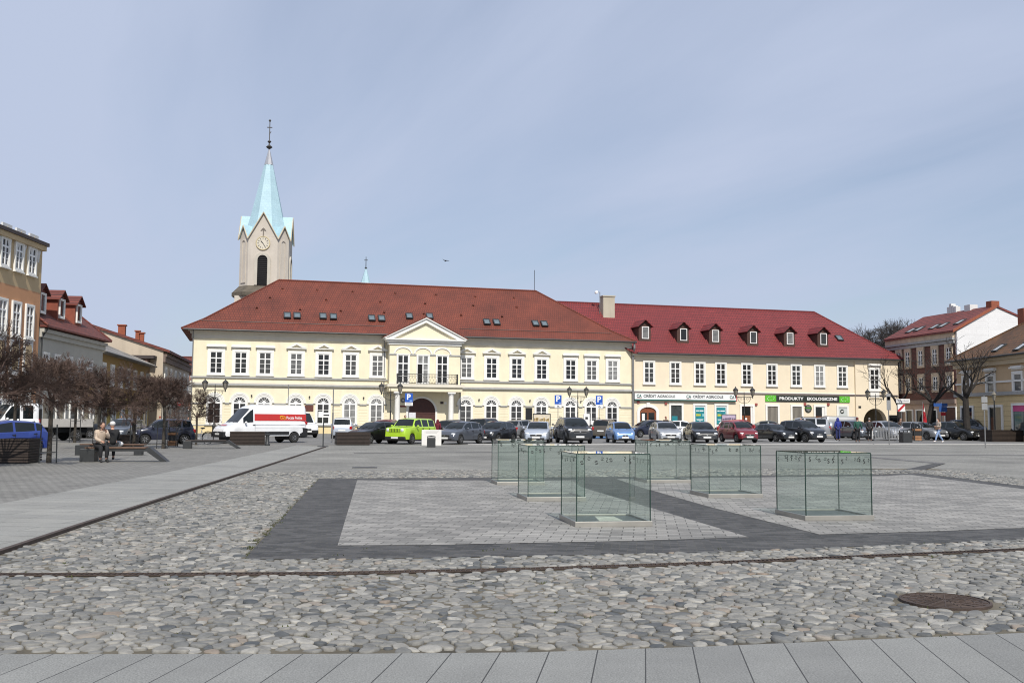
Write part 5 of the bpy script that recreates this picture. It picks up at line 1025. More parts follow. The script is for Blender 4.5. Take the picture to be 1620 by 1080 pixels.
def body_mesh(kind):
    """one continuous shell from nose to tail, returned as separate meshes: body, windscreen, rear and side windows"""
    k = KINDS[kind]; L, W, H = k['L'], k['W'], k['H']; wr = 0.30 * (1.12 if kind in ('suv', 'boxy', 'van', 'truck', 'microvan') else 1.0); ar = wr + 0.055
    ts = set(round(i / 44, 4) for i in range(45)) | set(a for a, _ in k['top']) | {k['cowl'], k['roof'], .004, .03, .97}
    for a, b in k['win']: ts |= {a, b}
    if k['rear']: ts |= set(k['rear'])
    for c in k['wh']:
        for i in range(-6, 7):
            q = c + math.sin(i * math.pi / 12) * ar / L
            if q <= 1: ts.add(round(q, 4))
    ts = sorted(ts); tt = [ts[0]]
    for q in ts[1:]:
        if q - tt[-1] > 0.0035 or q in (1.0,): tt.append(q)
    # keep the window marks exact
    marks = [k['cowl'], k['roof']] + [x for p in k['win'] for x in p] + (list(k['rear']) if k['rear'] else [])
    for m in marks:
        i = min(range(len(tt)), key=lambda i: abs(tt[i] - m)); tt[i] = m
    rows = []
    tum = 0.07 if kind in ('van', 'truck', 'microvan') else 0.24
    for t in tt:
        x = L / 2 - t * L
        w = W / 2
        if t < 0.13: w *= 1 - 0.20 * (1 - t / 0.13) ** 2
        if t > 0.9: w *= 1 - 0.11 * ((t - 0.9) / 0.1) ** 2
        zt = interp(k['top'], t) * H; zs = min(interp(k['belt'], t) * H, zt - 0.01); hc = zt - zs
        zb = 0.17 * H if t > 0.02 else 0.17 * H + 0.02
        if kind == 'truck' and t > .6: zb = 0.26 * H
        for c in k['wh']:
            dx = (t - c) * L
            if abs(dx) < ar: zb = max(zb, wr + math.sqrt(ar * ar - dx * dx))
        zb = min(zb, zs - 0.06)
        sh = zs - zb
        rows.append([(0, zb), (.80 * w, zb), (.965 * w, zb + 0.04 * sh), (1.0 * w, zb + .35 * sh), (.992 * w, zb + .72 * sh), (.945 * w, zs), (.93 * w - .05 * hc, zs + .05 * hc + .004), (.885 * w - tum * hc * .9, zs + .85 * hc), (.80 * w - tum * hc, zs + .97 * hc), (.42 * w - tum * .5 * hc, zs + hc * 1.0 + .008), (0, zt + .018)])
        rows[-1] = [(x, y, z) for y, z in rows[-1]]
    n = 11; groups = {'body': []}; V = []
    for r in rows:
        V += [(x, -y, z) for x, y, z in reversed(r[1:])] + list(r)
    m = 2 * n - 1
    def strip(j):  # which of the half strips (0 underside .. 9 roof) a face belongs to
        return (m - 2 - j) - (n - 1) if j >= n - 1 else None
    for i in range(len(tt) - 1):
        tm = (tt[i] + tt[i + 1]) / 2
        for j in range(m - 1):
            h = j - (n - 1) if j >= n - 1 else (n - 2 - j)   # 0 .. 9 counted from the underside
            q = 'body'
            if k['cowl'] + .006 < tm < k['roof'] and h >= 8: q = 'windscreen'
            elif k['rear'] and k['rear'][0] < tm < k['rear'][1] and h >= 8: q = 'rear_window'
            elif h == 6 and any(a < tm < b for a, b in k['win']): q = 'side_window/%d%d' % (j < n - 1, [a < tm < b for a, b in k['win']].index(True))
            groups.setdefault(q, []).append((i * m + j, i * m + j + 1, (i + 1) * m + j + 1, (i + 1) * m + j))
    groups['body'].append(tuple(range(m))); groups['body'].append(tuple((len(tt) - 1) * m + j for j in range(m - 1, -1, -1)))
    res = {}
    for q, fs in groups.items():
        if not fs: continue
        used = sorted({v for f in fs for v in f}); mp = {v: i for i, v in enumerate(used)}
        mb = MB(); mb.add([V[v] for v in used], [tuple(mp[v] for v in f) for f in fs]); res[q] = mb.mesh(q.split('/')[0], None, 38)
    return res
def wheel_meshes(r):
    def mk():
        ty = MB().lathe([(r * .62, -.10), (r * .92, -.10), (r, -.07), (r, .07), (r * .92, .10), (r * .62, .10)], 22, (0, 0, 0), 'y').mesh('wheel', rubber, 40)
        mb = MB(); mb.lathe([(r * .60, -.085), (r * .56, -.075), (r * .50, -.055), (r * .02, -.07)], 18, (0, 0, 0), 'y')
        for i in range(7):
            a = i * 2 * math.pi / 7; mb.tube((0.05 * math.cos(a), -.09, .05 * math.sin(a)), (r * .58 * math.cos(a), -.092, r * .58 * math.sin(a)), .022, n=4)
        return ty, mb.mesh('rim', alloy, 40)
    return cached(('wheel', round(r, 3)), mk)
def car(kind, label, px, py, top, ang, mat, cat='car', bumper=None, grille='wide', lights='norm', rack=False, name='parked_car', plate=True, depth=None):
    """px: centre, py: where the near end stands, top: pixel row of the roof; ang: 0 faces the camera, + turns the nose to the right"""
    k = KINDS[kind]; L, W, H = k['L'], k['W'], k['H']; a = R(ang)
    push = L / 2 * abs(math.cos(a)) + W / 2 * abs(math.sin(a)); g = G(px, py)
    Yd = depth or g.y; sc_ = min(1.12, max(0.86, (py - top) * (Yd + push * 0.6) / FPX / H)) if not depth else depth * (py - top) / FPX / H
    s = (g.y + push * sc_) / g.y; loc = (g.x * s, g.y * s, 0.004)
    t = thing(name, label, cat, loc, a - math.pi / 2, 'vehicles parked around the square', sc_)
    ms = cached(('body', kind), lambda: body_mesh(kind))
    for q, me in ms.items():
        o = link(q.split('/')[0], me.copy() if q == 'body' else me, t)
        if q == 'body': me2 = o.data; me2.materials.clear(); me2.materials.append(mat)
        elif not me.materials: me.materials.append(carglass)
    big_ = kind in ('suv', 'boxy', 'van', 'truck', 'microvan'); r = 0.30 * (1.12 if big_ else 1.0)
    ty, rim = wheel_meshes(r)
    for c in k['wh']:
        for sd in (-1, 1):
            if c > 1: continue
            o = link('wheel', ty, t, (L / 2 - c * L, sd * (W / 2 - .105), r), (0, 0, 0 if sd < 0 else math.pi)); link('rim', rim, o)
    x0 = L / 2; zb = interp(k['top'], 0.01) * H
    fw = W / 2 * 0.80
    # wells behind the wheels, dark
    for c in k['wh']:
        if c <= 1: MB().box(L / 2 - c * L - r - .05, L / 2 - c * L + r + .05, -W / 2 + .22, W / 2 - .22, .2, r * 2 + .08).build('wheel_well', black_plastic, t)
    # front: bumper intake, grille, lamps, plate
    zl = zb * (1.08 if kind not in ('van', 'truck', 'microvan') else 1.0)
    bm_ = bumper or black_plastic
    mb = MB(); mb.bbox(x0 - .25, x0 + .015, -fw * .80, fw * .80, .20 * H * .8, .20 * H * .8 + .13, .02); mb.build('bumper_intake', black_plastic, t)
    if bumper: mb = MB(); mb.bbox(x0 - .42, x0 + .03, -fw * 1.06, fw * 1.06, .155 * H, .30 * H, .05); mb.build('bumper', bumper, t); mb = MB(); mb.bbox(-x0 - .03, -x0 + .35, -fw * 1.08, fw * 1.08, .155 * H, .30 * H, .05); mb.build('bumper', bumper, t)
    gz = zl - .17 if kind not in ('boxy',) else zl - .20; gw_ = {'wide': .55, 'small': .30, 'jeep': .56, 'star': .34, 'none': .2}[grille]
    gm_ = MB(); gm_.bbox(x0 - .12, x0 + .022, -fw * gw_, fw * gw_, gz - (.11 if grille == 'jeep' else .055), gz + (.10 if grille == 'jeep' else .055), .012); go = gm_.build('grille', black_plastic, t)
    if grille in ('wide', 'star', 'small'):
        mb = MB(); mb.box(x0 + .022, x0 + .034, -fw * gw_, fw * gw_, gz + .05, gz + .068); mb.box(x0 + .022, x0 + .034, -fw * gw_, fw * gw_, gz - .066, gz - .05)
        if grille == 'star': [mb.box(x0 + .022, x0 + .034, -fw * gw_, fw * gw_, gz - .03 + .03 * i - .004, gz - .03 + .03 * i + .004) for i in range(3)]; mb.box(x0 + .022, x0 + .036, -.01, .01, gz - .06, gz + .06)
        mb.lathe([(.055, x0 + .02), (.05, x0 + .045)], 12, (0, 0, gz + .02), 'x'); mb.build('grille_trim', chrome, go)
    if grille == 'jeep':
        mb = MB()
        for i in range(8): y = -fw * gw_ + fw * gw_ * 2 * i / 7; mb.box(x0 + .02, x0 + .035, y - .028, y + .028, gz - .12, gz + .11)
        mb.build('grille_bar', mat, go)
    hm = MB(); 
    if lights == 'round': hm.lathe([(.12, -.10), (.12, .02), (.085, .05), (.01, .06)], 16, (0, 0, 0), 'x')
    else: hm.ball((0, 0, 0), (.17, .20 if lights == 'norm' else .15, .085 if lights == 'norm' else .12), 12, 8)
    hme = hm.mesh('headlight', lamp_lens, 50)
    for sd in (-1, 1):
        link('headlight', hme, t, (x0 - (.19 if lights != 'round' else .03), sd * fw * (.80 if lights != 'round' else .74), zl - .05 if lights != 'round' else gz + .01), (0, 0, -sd * R(22) if lights != 'round' else 0))
    pm_ = MB().box(-.008, .008, -.26, .26, -.055, .055).mesh('number_plate', plate_white)
    if plate: link('number_plate', pm_, t, (x0 + .032, 0, .215 * H + (.06 if bumper else .08)))
    link('number_plate', pm_, t, (-x0 - .014, 0, .40 * H if not bumper else .36 * H))
    tl = MB().bbox(-.10, .10, -.09, .09, -.12, .12, .03).mesh('tail_light', tail_red, 40)
    for sd in (-1, 1): link('tail_light', tl, t, (-x0 + .085, sd * W / 2 * .80, .52 * H), (0, 0, sd * R(14)))
    # mirrors, door lines, handles, roof rails
    mx_ = L / 2 - (k['win'][0][0] + .015) * L; zs = interp(k['belt'], k['win'][0][0]) * H
    for sd in (-1, 1):
        mb = MB(); mb.ball((mx_, sd * (W / 2 + .10), zs + .075), (.07, .10, .075), 10, 6); mb.tube((mx_, sd * (W / 2 - .08), zs + .02), (mx_, sd * (W / 2 + .06), zs + .05), .025, n=5); mb.build('mirror', mat if lights != 'van' else black_plastic, t, smooth=50)
    md = MB()
    for a_, b_ in k['win'][:2]:
        for sd in (-1, 1):
            x = L / 2 - b_ * L - .05; zz_ = interp(k['belt'], b_) * H - .10; y = sd * (W / 2 * .997)
            MB().box(x - .02, x + .13, y - .012 if sd > 0 else y - .022, y + .022 if sd > 0 else y + .012, zz_ - .016, zz_ + .016).build('door_handle', black_plastic, t)
            x2 = L / 2 - (b_ + .012) * L; md.box(x2 - .007, x2 + .007, y - .004, y + .004, .24 * H, zz_ + .05)
    md.build('door_seam', black_plastic, t)
    # wipers
    mb = MB(); zc2 = interp(k['top'], k['cowl']) * H
    for y in (-.35, .25): mb.tube((L / 2 - k['cowl'] * L, y, zc2 + .03), (L / 2 - k['cowl'] * L - .16, y + .42, zc2 + .16), .011, n=4)
    mb.build('wiper', black_plastic, t)
    if rack:
        mb = MB()
        for sd in (-1, 1): y = sd * (W / 2 * .70 - .03); mb.path([(L / 2 - .46 * L, y, H * .985), (L / 2 - .50 * L, y, H + .07), (L / 2 - .82 * L, y, H + .05), (L / 2 - .86 * L, y, H * .96)], .022, 5)
        mb.build('roof_rail', dark_metal, t)
    return t
P_ = dict(black=paint('black', (.005, .0055, .0065)), navy=paint('navy', (.007, .010, .027)), silver=paint('silver', (.36, .375, .395), .45), lsilver=paint('light_silver', (.42, .46, .52), .4), grey=paint('grey', (.085, .095, .115), .35), midgrey=paint('mid_grey', (.20, .205, .21), .4), olive=paint('olive', (.12, .115, .095), .4), red=paint('red', (.36, .018, .02)), dred=paint('dark_red', (.17, .014, .022), .2), lime=paint('lime', (.36, .56, .03)), blue=paint('blue', (.014, .034, .19)), sky=paint('sky_blue', (.13, .24, .46), .35), white=paint('white', (.74, .75, .76)), brown=paint('brown', (.10, .085, .065), .4), dgreen=paint('dark_green_grey', (.05, .058, .055), .3), slate=paint('slate', (.075, .085, .10), .3), charcoal=paint('charcoal', (.011, .011, .012), .3))
# left side
car('hatch', 'bright blue hatchback behind the slatted planter at the left edge', -3, 722, 667.5, -36, P_['blue'])
car('sedan', 'black saloon with its nose to the left behind the first bare tree', 107, 694, 662.5, -52, P_['black'], lights='round')
car('wagon', 'slate grey estate car facing the camera behind the planter and two sitting people', 195, 699, 663, 2, P_['slate'], grille='wide')
t = car('mini', 'dark navy people carrier in profile left of the white bicycle', 258, 703, 663.5, -62, P_['navy'])
t = car('van', 'white postal van with a red stripe along its side', 411, 702, 641.5, -47, P_['white'], 'van', bumper=black_plastic, grille='wide', lights='tall', name='delivery_van')
k = KINDS['van']; stripe = M('postal_red', (.47, .022, .018), .35, .06, 3, coat=.5); W_, H_ = k['W'], k['H']; yl = M('postal_yellow', (.75, .45, .02), .4, .05, 5)
def side_y(z):  # outer face of the van's side at height z
    zs = .515 * H_; hc = H_ - zs; f = (z - zs) / hc; return (.93 * W_ / 2 - .05 * hc) + ((.885 * W_ / 2 - .063 * hc) - (.93 * W_ / 2 - .05 * hc)) * (f - .05) / .8
z0, z1 = 1.42, 1.86
for sd, nm in ((1, 'side_stripe'), (-1, 'side_stripe')):
    xa, xb = k['L'] / 2 - .35 * k['L'], k['L'] / 2 - .985 * k['L']
    mb = MB(); mb.add([(xa, sd * (side_y(z0) + .012), z0), (xb, sd * (side_y(z0) + .012), z0), (xb, sd * (side_y(z1) + .012), z1), (xa, sd * (side_y(z1) + .012), z1), (xa, sd * (side_y(z0) - .01), z0), (xb, sd * (side_y(z0) - .01), z0), (xb, sd * (side_y(z1) - .01), z1), (xa, sd * (side_y(z1) - .01), z1)], [(0, 1, 2, 3), (0, 4, 5, 1), (2, 6, 7, 3), (1, 5, 6, 2), (0, 3, 7, 4)])
    o = mb.build(nm, stripe, t); zc3 = (z0 + z1) / 2; lean = math.atan2(side_y(z0) - side_y(z1), z1 - z0)
    text('Poczta Polska', .26, pvc, o, (k['L'] / 2 - .835 * k['L'], sd * (side_y(zc3) + .016), zc3 - .02), rot=(math.pi / 2 - lean, 0, math.pi if sd > 0 else 0), width=1.15, bold=.004, extrude=.003)
    mb = MB(); xh = k['L'] / 2 - (.675 if sd > 0 else .99) * k['L']; yq = sd * (side_y(zc3) + .018)
    mb.torus((xh, yq, zc3), .10, .018, 'y', 18, 5); mb.torus((xh - sd * .22, yq, zc3 - .06), .07, .016, 'y', 18, 5); mb.path([(xh + sd * .1, yq, zc3 + .04), (xh - sd * .12, yq, zc3 + .1), (xh - sd * .3, yq, zc3 + .02)], .018); mb.build('post_horn', yl, o)
zh = .45 * H_
mb = MB(); mb.add([(k['L'] / 2 - .055 * k['L'], .34, .450 * H_ + .02), (k['L'] / 2 - .055 * k['L'], -.34, .450 * H_ + .02), (k['L'] / 2 - .085 * k['L'], -.34, .472 * H_ + .03), (k['L'] / 2 - .085 * k['L'], .34, .472 * H_ + .03)], [(0, 1, 2, 3)]); mb.build('bonnet_sticker', stripe, t)
for sd in (-1, 1):
    mb = MB(); mb.box(k['L'] / 2 - .76 * k['L'], k['L'] / 2 - .33 * k['L'], sd * 1.0 - .02, sd * 1.0 + .02, .55, .74); mb.build('side_moulding', black_plastic, t)
    mb = MB(); mb.box(k['L'] / 2 - .995 * k['L'], k['L'] / 2 - .90 * k['L'], sd * .965 - .04, sd * .965 + .02, .42, .95); mb.build('corner_bumper', black_plastic, t)
    mb = MB(); mb.box(k['L'] / 2 - .34 * k['L'], k['L'] / 2 - .98 * k['L'], sd * .985 - .012, sd * .985 + .012, 1.18, 1.2); mb.box(k['L'] / 2 - .34 * k['L'], k['L'] / 2 - .98 * k['L'], sd * .99 - .012, sd * .99 + .012, .98, 1.0); mb.build('body_crease', M('crease_grey', (.45, .46, .47), .5, .05, 3), t)
car('microvan', 'small white van parked behind the postal van', 470, 692.5, 652, 32, P_['white'], 'van', bumper=black_plastic, grille='small', lights='tall', name='delivery_van')
# white flatbed at the far left: cab and loading bed
t = car('truck', 'white double cab flatbed truck behind the blue hatchback', 12, 699, 637.5, -42, P_['white'], 'truck', bumper=black_plastic, grille='small', lights='tall', name='flatbed_truck')
bedm = M('bed_boards', (.40, .385, .36), .7, .15, 2); mb = MB(); mb.bbox(-4.6, -1.5, -.98, .98, .82, .95, .02); mb.box(-4.6, -4.55, -.97, .97, .951, 1.32); [mb.box(-4.54, -1.5, s * .95 - .025, s * .95 + .025, .951, 1.32) for s in (-1, 1)]; mb.build('loading_bed', bedm, t)
mb = MB(); mb.box(-4.5, -1.4, -.35, .35, .5, .819); mb.box(-1.52, -1.46, -.9, .9, .951, 1.9); mb.build('chassis', black_plastic, t)
ty, rim = wheel_meshes(.336)
for sd in (-1, 1): o = link('wheel', ty, t, (-3.6, sd * .86, .336), (0, 0, 0 if sd < 0 else math.pi)); link('rim', rim, o)
# middle rows
car('mini', 'silver people carrier seen from behind left of the dark planter', 543, 694, 661, 186, P_['lsilver'])
car('hatch', 'dark charcoal hatchback behind the dark slatted planter', 592, 702.5, 667.5, -35, P_['charcoal'])
car('hatch', 'dark car with a red lower body behind the charcoal hatchback and street lamp', 616, 693.5, 664, 168, P_['dred'])
t = car('boxy', 'lime green off roader with slotted grille and round lamps', 650, 703, 662.7, -24, P_['lime'], bumper=black_plastic, grille='jeep', lights='round')
car('hatch', 'blue grey hatchback beside the white stone block', 728, 703, 667.3, -28, P_['grey'], grille='wide')
car('hatch', 'black car mostly hidden behind the blue grey hatchback', 722, 694.5, 664.5, 150, P_['black'])
car('suv', 'black off roader seen from behind over the roof of a black small car', 771, 694.5, 662, 155, P_['black'])
car('hatch', 'black small car with a chrome rimmed grille behind the left glass case', 784, 701.5, 667, -24, P_['black'], lights='tall')
car('hatch', 'silver grey hatchback seen from behind at an angle left of the picture board', 829, 693.5, 664.5, 142, P_['midgrey'])
car('sedan', 'light silver saloon facing the camera behind the second glass case', 852, 701, 667.5, -6, P_['lsilver'])
car('mini', 'olive grey people carrier close beside the black compact off roader', 896, 694, 660.5, -10, P_['olive'], rack=True)
car('suv', 'black compact off roader with chrome grille below the street lamp', 907, 702, 661.2, 8, P_['black'])
car('mini', 'brown small car with red tail light seen from behind in a blue bay', 959, 694, 663.5, 160, P_['brown'], rack=True)
car('mini', 'sky blue small car with round headlights facing the camera', 981, 701, 668, 6, P_['sky'], grille='small', lights='tall')
car('hatch', 'navy hatchback in side view before the arched bank door', 1025, 692.5, 664.5, -65, P_['navy'])
car('wagon', 'silver estate car facing the camera behind the back glass case', 1052, 700, 668, 2, P_['silver'], rack=True)
car('hatch', 'white hatchback in side view under the bank posters', 1083, 692.8, 665.5, 75, P_['white'])
car('sedan', 'black saloon facing the camera with a wide chrome grille', 1108, 700.7, 668, 1, P_['black'], grille='wide')
car('hatch', 'bright red hatchback behind the dark red small car', 1172, 692.5, 664.2, 118, P_['red'])
car('mini', 'dark red small car facing the camera', 1168, 700.3, 666.7, 14, P_['dred'])
car('sedan', 'greenish grey saloon behind the black saloon with star grille', 1219, 692.5, 665, 80, P_['dgreen'])
car('sedan', 'black saloon with upright chrome radiator grille and round lamps', 1223, 699.3, 670.5, 22, P_['black'], grille='star', lights='tall')
t = car('boxy', 'silver off roader carrying a spare wheel on its tail', 1270, 693, 658, -100, P_['silver'], rack=True)
mb = MB(); mb.lathe([(.30, -.02), (.36, .05), (.36, .18), (.30, .24), (.02, .25)], 22, (0, 0, 0), 'x'); mb.build('spare_wheel', P_['lsilver'], t, (-2.37, 0, 1.0), smooth=40)
t = car('microvan', 'grey panel van behind the man in the blue jacket', 1313, 693, 658.3, -88, P_['midgrey'], 'van', bumper=black_plastic, name='delivery_van')
car('mini', 'black tall hatchback with a big bright grille', 1269, 699.8, 665, 24, P_['black'], grille='star')
car('hatch', 'dark slate hatchback behind the man in the green jacket', 1352, 696.5, 664, 14, P_['slate'])
car('wagon', 'silver estate car behind the stacked crowd barriers', 1402, 696.5, 666.5, 10, P_['silver'])
t = car('wagon', 'dark car with its boot lid raised near the arcade', 1412, 690.5, 664, 165, P_['charcoal'])
mb = MB(); mb.add([(-1.9, -.6, 1.40), (-1.9, .6, 1.40), (-2.75, .55, 2.05), (-2.75, -.55, 2.05), (-1.9, -.6, 1.34), (-1.9, .6, 1.34), (-2.72, .55, 1.98), (-2.72, -.55, 1.98)], [(0, 1, 2, 3), (7, 6, 5, 4), (0, 4, 5, 1), (1, 5, 6, 2), (2, 6, 7, 3), (3, 7, 4, 0)]); mb.build('boot_lid', P_['charcoal'], t)
car('wagon', 'warm grey estate car behind the wooden litter bin', 1455, 696.3, 667.5, 25, P_['midgrey'])
car('sedan', 'dark saloon half hidden between the grey cars near the arcade', 1441, 690.5, 664.8, 20, P_['slate'])
car('hatch', 'black hatchback right of the walking woman', 1511, 697, 667, 32, P_['black'])
car('suv', 'blue grey off roader right of the black hatchback', 1543, 696.3, 661.8, 34, P_['grey'], rack=True)
car('sedan', 'dark navy saloon behind the right hand planter', 1583, 696.5, 665.5, 26, P_['navy'])
car('hatch', 'navy hatchback cut by the right edge of the picture', 1622, 696, 664.5, 22, P_['navy'])
car('microvan', 'distant white van in the street between the houses', 1477, 684.5, 655, 10, P_['white'], 'van', name='delivery_van')

# ---------------------------------------------------------------- street furniture
def lamp(px, ptop, lab):
    hz = HOR + (px - 810) * ROLL; Y = (4.85 - EYE) * FPX / (hz - ptop); p = ground_at(px, Y)
    t = thing('street_lamp', lab, 'street lamp', (p.x, p.y, 0), R(8), 'double lantern street lamps')
    iron = M('lamp_iron', (.022, .024, .024), .5, .2, 5)
    MB().lathe([(.20, 0), (.20, .12), (.15, .2), (.15, .75), (.17, .82), (.10, .95), (.065, 1.05), (.055, 2.2), (.075, 2.25), (.05, 2.32), (.042, 3.6), (.075, 3.68), (.045, 3.78), (.03, 4.2), (.012, 4.4)], 14).build('pole', iron, t, smooth=40)
    mb = MB(); mb.path([(-.85, 0, 3.85), (.85, 0, 3.85)], .028, 6)
    for s in (-1, 1):
        mb.path([(s * (.05 + .62 * math.sin(i * math.pi / 16)), 0, 3.25 + .58 * (1 - math.cos(i * math.pi / 16))) for i in range(9)], .02, 5); mb.torus((s * .32, 0, 3.68), .10, .015, 'y', 14, 5); mb.torus((s * .55, 0, 3.76), .06, .013, 'y', 12, 5); mb.lathe([(.03, 3.72), (.06, 3.8), (.05, 3.92), (.11, 3.97)], 10, (s * .85, 0, 0))
    mb.build('crossarm', iron, t)
    lg = M('lantern_glass', (.20, .185, .155), .12, .15, 3, spec=.8)
    for s in (-1, 1):
        o = MB().lathe([(.12, 3.97), (.235, 4.50)], 6, (s * .85, 0, 0)).build('lantern', lg, t)
        mb = MB(); mb.lathe([(.27, 4.501), (.27, 4.54), (.14, 4.68), (.05, 4.74), (.045, 4.80), (.02, 4.87)], 6, (s * .85, 0, 0))
        for i in range(6): a = i * math.pi / 3; mb.tube((s * .85 + .125 * math.cos(a), .125 * math.sin(a), 3.97), (s * .85 + .242 * math.cos(a), .242 * math.sin(a), 4.5), .016, n=4)
        mb.build('lantern_frame', iron, o)
    return t
for px, pt, lab in ((338, 599, 'double lantern street lamp before the leftmost bays of the town hall'), (617, 605, 'double lantern street lamp left of the town hall portico'), (914, 611, 'double lantern street lamp between two blue parking signs'), (1178, 611.5, 'double lantern street lamp by the end of the bank sign'), (1386.5, 615, 'double lantern street lamp before the arched passage')): lamp(px, pt, lab)
q = at(1573, 640, 83); t = thing('wall_lantern', 'single dark lantern on the front of the tan house', 'lantern', (q.x, q.y, 0)); MB().lathe([(.10, 3.4), (.2, 3.9), (.24, 3.91), (.05, 4.15), (.02, 4.25)], 6).build('lantern', MATS['lantern_glass'], t); MB().tube((0, 0, 0), (0, 0, 3.4), .05, n=8).build('pole', MATS['lamp_iron'], t)
pb = M('sign_blue', (.012, .085, .42), .4, .05, 4)
def psign(px, ptop, pbot, wpx, lab, disabled, W0=.62):
    Y = W0 * FPX / wpx; p = ground_at(px, Y); z1 = at(px, ptop, Y).z; z0 = at(px, pbot, Y).z; h2 = (z1 - z0) * .28
    t = thing('parking_sign', lab, 'parking sign', (p.x, p.y, 0), R(4), 'blue parking signs')
    MB().tube((0, .04, 0), (0, .04, z1 - .05), .03, n=8).build('post', zinc, t)
    o = MB().bbox(-W0 / 2, W0 / 2, -.02, 0, z0 + h2, z1, .008).build('sign_plate', pb, t); text('P', (z1 - z0) * .62, pvc, o, (-.02, -.026, z0 + h2 + (z1 - z0) * .40), bold=.018)
    mb = MB(); mb.box(W0 * .1, W0 * .42, -.026, -.021, z0 + h2 + .05, z0 + h2 + .17); mb.build('pictogram', M('pale_blue_mark', (.18, .32, .6), .4, .05, 4), o)
    o = MB().bbox(-W0 / 2, W0 / 2, -.02, 0, z0, z0 + h2 - .01, .006).build('lower_plate', pvc, t); mb = MB()
    if disabled: mb.torus((0, -.024, z0 + h2 * .38), h2 * .22, .015, 'y', 14, 4); mb.path([(-.03, -.026, z0 + h2 * .82), (-.02, -.026, z0 + h2 * .45), (.09, -.026, z0 + h2 * .45), (.13, -.026, z0 + h2 * .2)], .016, 4)
    else: [mb.box(-W0 * .36, W0 * .36, -.026, -.021, z0 + h2 * (.25 + .28 * i), z0 + h2 * (.33 + .28 * i)) for i in range(3)]
    mb.build('pictogram', M('sign_ink', (.04, .04, .045), .5, .1, 5), o)
psign(646, 621.8, 641.5, 12.3, 'blue parking sign above the lime green off roader', False); psign(882.7, 624.7, 645, 11, 'blue parking sign with wheelchair symbol left of the middle street lamp', True); psign(948, 625.5, 645.5, 10.9, 'blue parking sign with wheelchair symbol right of the middle street lamp', True)
def board(px, ptop, pbot, wpx, lab, cols, W0=1.5):
    Y = W0 * FPX / wpx; p = ground_at(px, Y); z1 = at(px, ptop, Y).z; z0 = at(px, pbot, Y).z
    t = thing('picture_board', lab, 'board', (p.x, p.y, 0), R(3))
    mb = MB(); [mb.box(s * W0 / 2 - .035, s * W0 / 2 + .035, 0, .07, 0, z1) for s in (-1, 1)]; mb.box(-W0 / 2 + .036, W0 / 2 - .036, 0, .07, z1 - .07, z1); mb.box(-W0 / 2 + .036, W0 / 2 - .036, 0, .07, z0 - .07, z0); mb.build('frame', dark_metal, t)
    o = MB().box(-W0 / 2 + .036, W0 / 2 - .036, .02, .04, z0 + .002, z1 - .072).build('picture', M(lab[:12] + 'bg', cols[0], .5, .15, 4), t)
    rb = random.Random(len(lab)); hh = z1 - .072 - z0
    for ci, c in enumerate(cols[1:]):
        mb = MB(); x = -W0 / 2 + .08
        while x < W0 / 2 - .15: w_ = rb.uniform(.08, .22); x1 = min(x + w_, W0 / 2 - .06); mb.box(x, x1, .012 - ci * .003, .0195, z0 + hh * (.12 + .12 * ci), z0 + hh * rb.uniform(.35, .62 - .08 * ci)); x = x1 + rb.uniform(.02, .12)
        mb.build('picture_block', M(lab[:12] + str(ci), c, .5, .25, 7), o)
board(857, 654, 667.5, 27, 'framed wide picture of a yellow townscape standing before the town hall', [(.62, .55, .42), (.45, .31, .10), (.20, .14, .06)]); board(1153.5, 655, 666, 22.5, 'framed board of violet photographs behind the red cars', [(.44, .36, .46), (.22, .16, .24), (.08, .06, .09)])
p = ground_at(933.5, 84); t = thing('parking_meter', 'pale grey ticket machine with blue lower half beside the black compact off roader', 'ticket machine', (p.x - .3, p.y, 0))
MB().bbox(-.26, .26, -.2, .2, .95, 2.05, .03).build('head', pvc, t); MB().bbox(-.25, .25, -.19, .19, .0, .949, .02).build('body', M('meter_blue', (.03, .10, .36), .4, .1, 4), t); MB().box(-.12, .1, -.21, -.201, 1.6, 1.8).build('screen', black_plastic, t); MB().bbox(.34, .62, -.1, .2, 0, 1.5, .02).build('side_cabinet', pvc, t)
def bin_black(px, py, wpx, lab, Wd=.50, Hh=.68):
    p = G(px, py); s = wpx * p.y / FPX / Wd; t = thing('litter_bin', lab, 'litter bin', (p.x, p.y + .25, 0), R(5), scale=s)
    MB().bbox(-.25, .25, -.25, .25, 0.0, .52, .015).build('body', dark_metal, t); mb = MB(); [mb.box(x - .02, x + .02, y - .02, y + .02, .521, .6) for x in (-.22, .22) for y in (-.22, .22)]; mb.build('corner_post', dark_metal, t)
    MB().prism([(-.26, .601), (.26, .601), (.24, .64), (0, .68), (-.24, .64)], -.26, .26).build('lid', dark_metal, t); MB().bbox(-.20, .20, -.20, .20, .5, .56, .01).build('inner_rim', zinc, t)
bin_black(681.5, 707.3, 13.5, 'black litter bin in front of the white stone block'); bin_black(1435, 699.8, 15, 'low black litter bin right of the stacked barriers')
def bin_wood(px, py, wpx, lab):
    p = G(px, py); Wd = .55; s = wpx * p.y / FPX / Wd; t = thing('wooden_bin', lab, 'litter bin', (p.x, p.y + .2, 0), R(5), scale=s)
    mb = MB(); [mb.box(x - .02, x + .02, y - .02, y + .02, 0, 1.12) for x in (-.25, .25) for y in (-.2, .2)]; mb.box(-.27, .27, -.22, .22, 1.121, 1.15); mb.build('frame', dark_metal, t)
    light = M('slat_wood', (.30, .15, .07), .6, .25, 5); [MB().bbox(-.225, .225, -.235, .235, z, z + .13, .01).build('slat', light, t) for z in (.06, .21, .68)]; MB().box(-.19, .19, -.18, .18, .05, .9).build('liner', black_plastic, t)
bin_wood(270.5, 706.5, 15, 'wooden slatted litter bin before the navy people carrier'); bin_wood(1452, 697.5, 13, 'wooden slatted litter bin beside the low black bin')
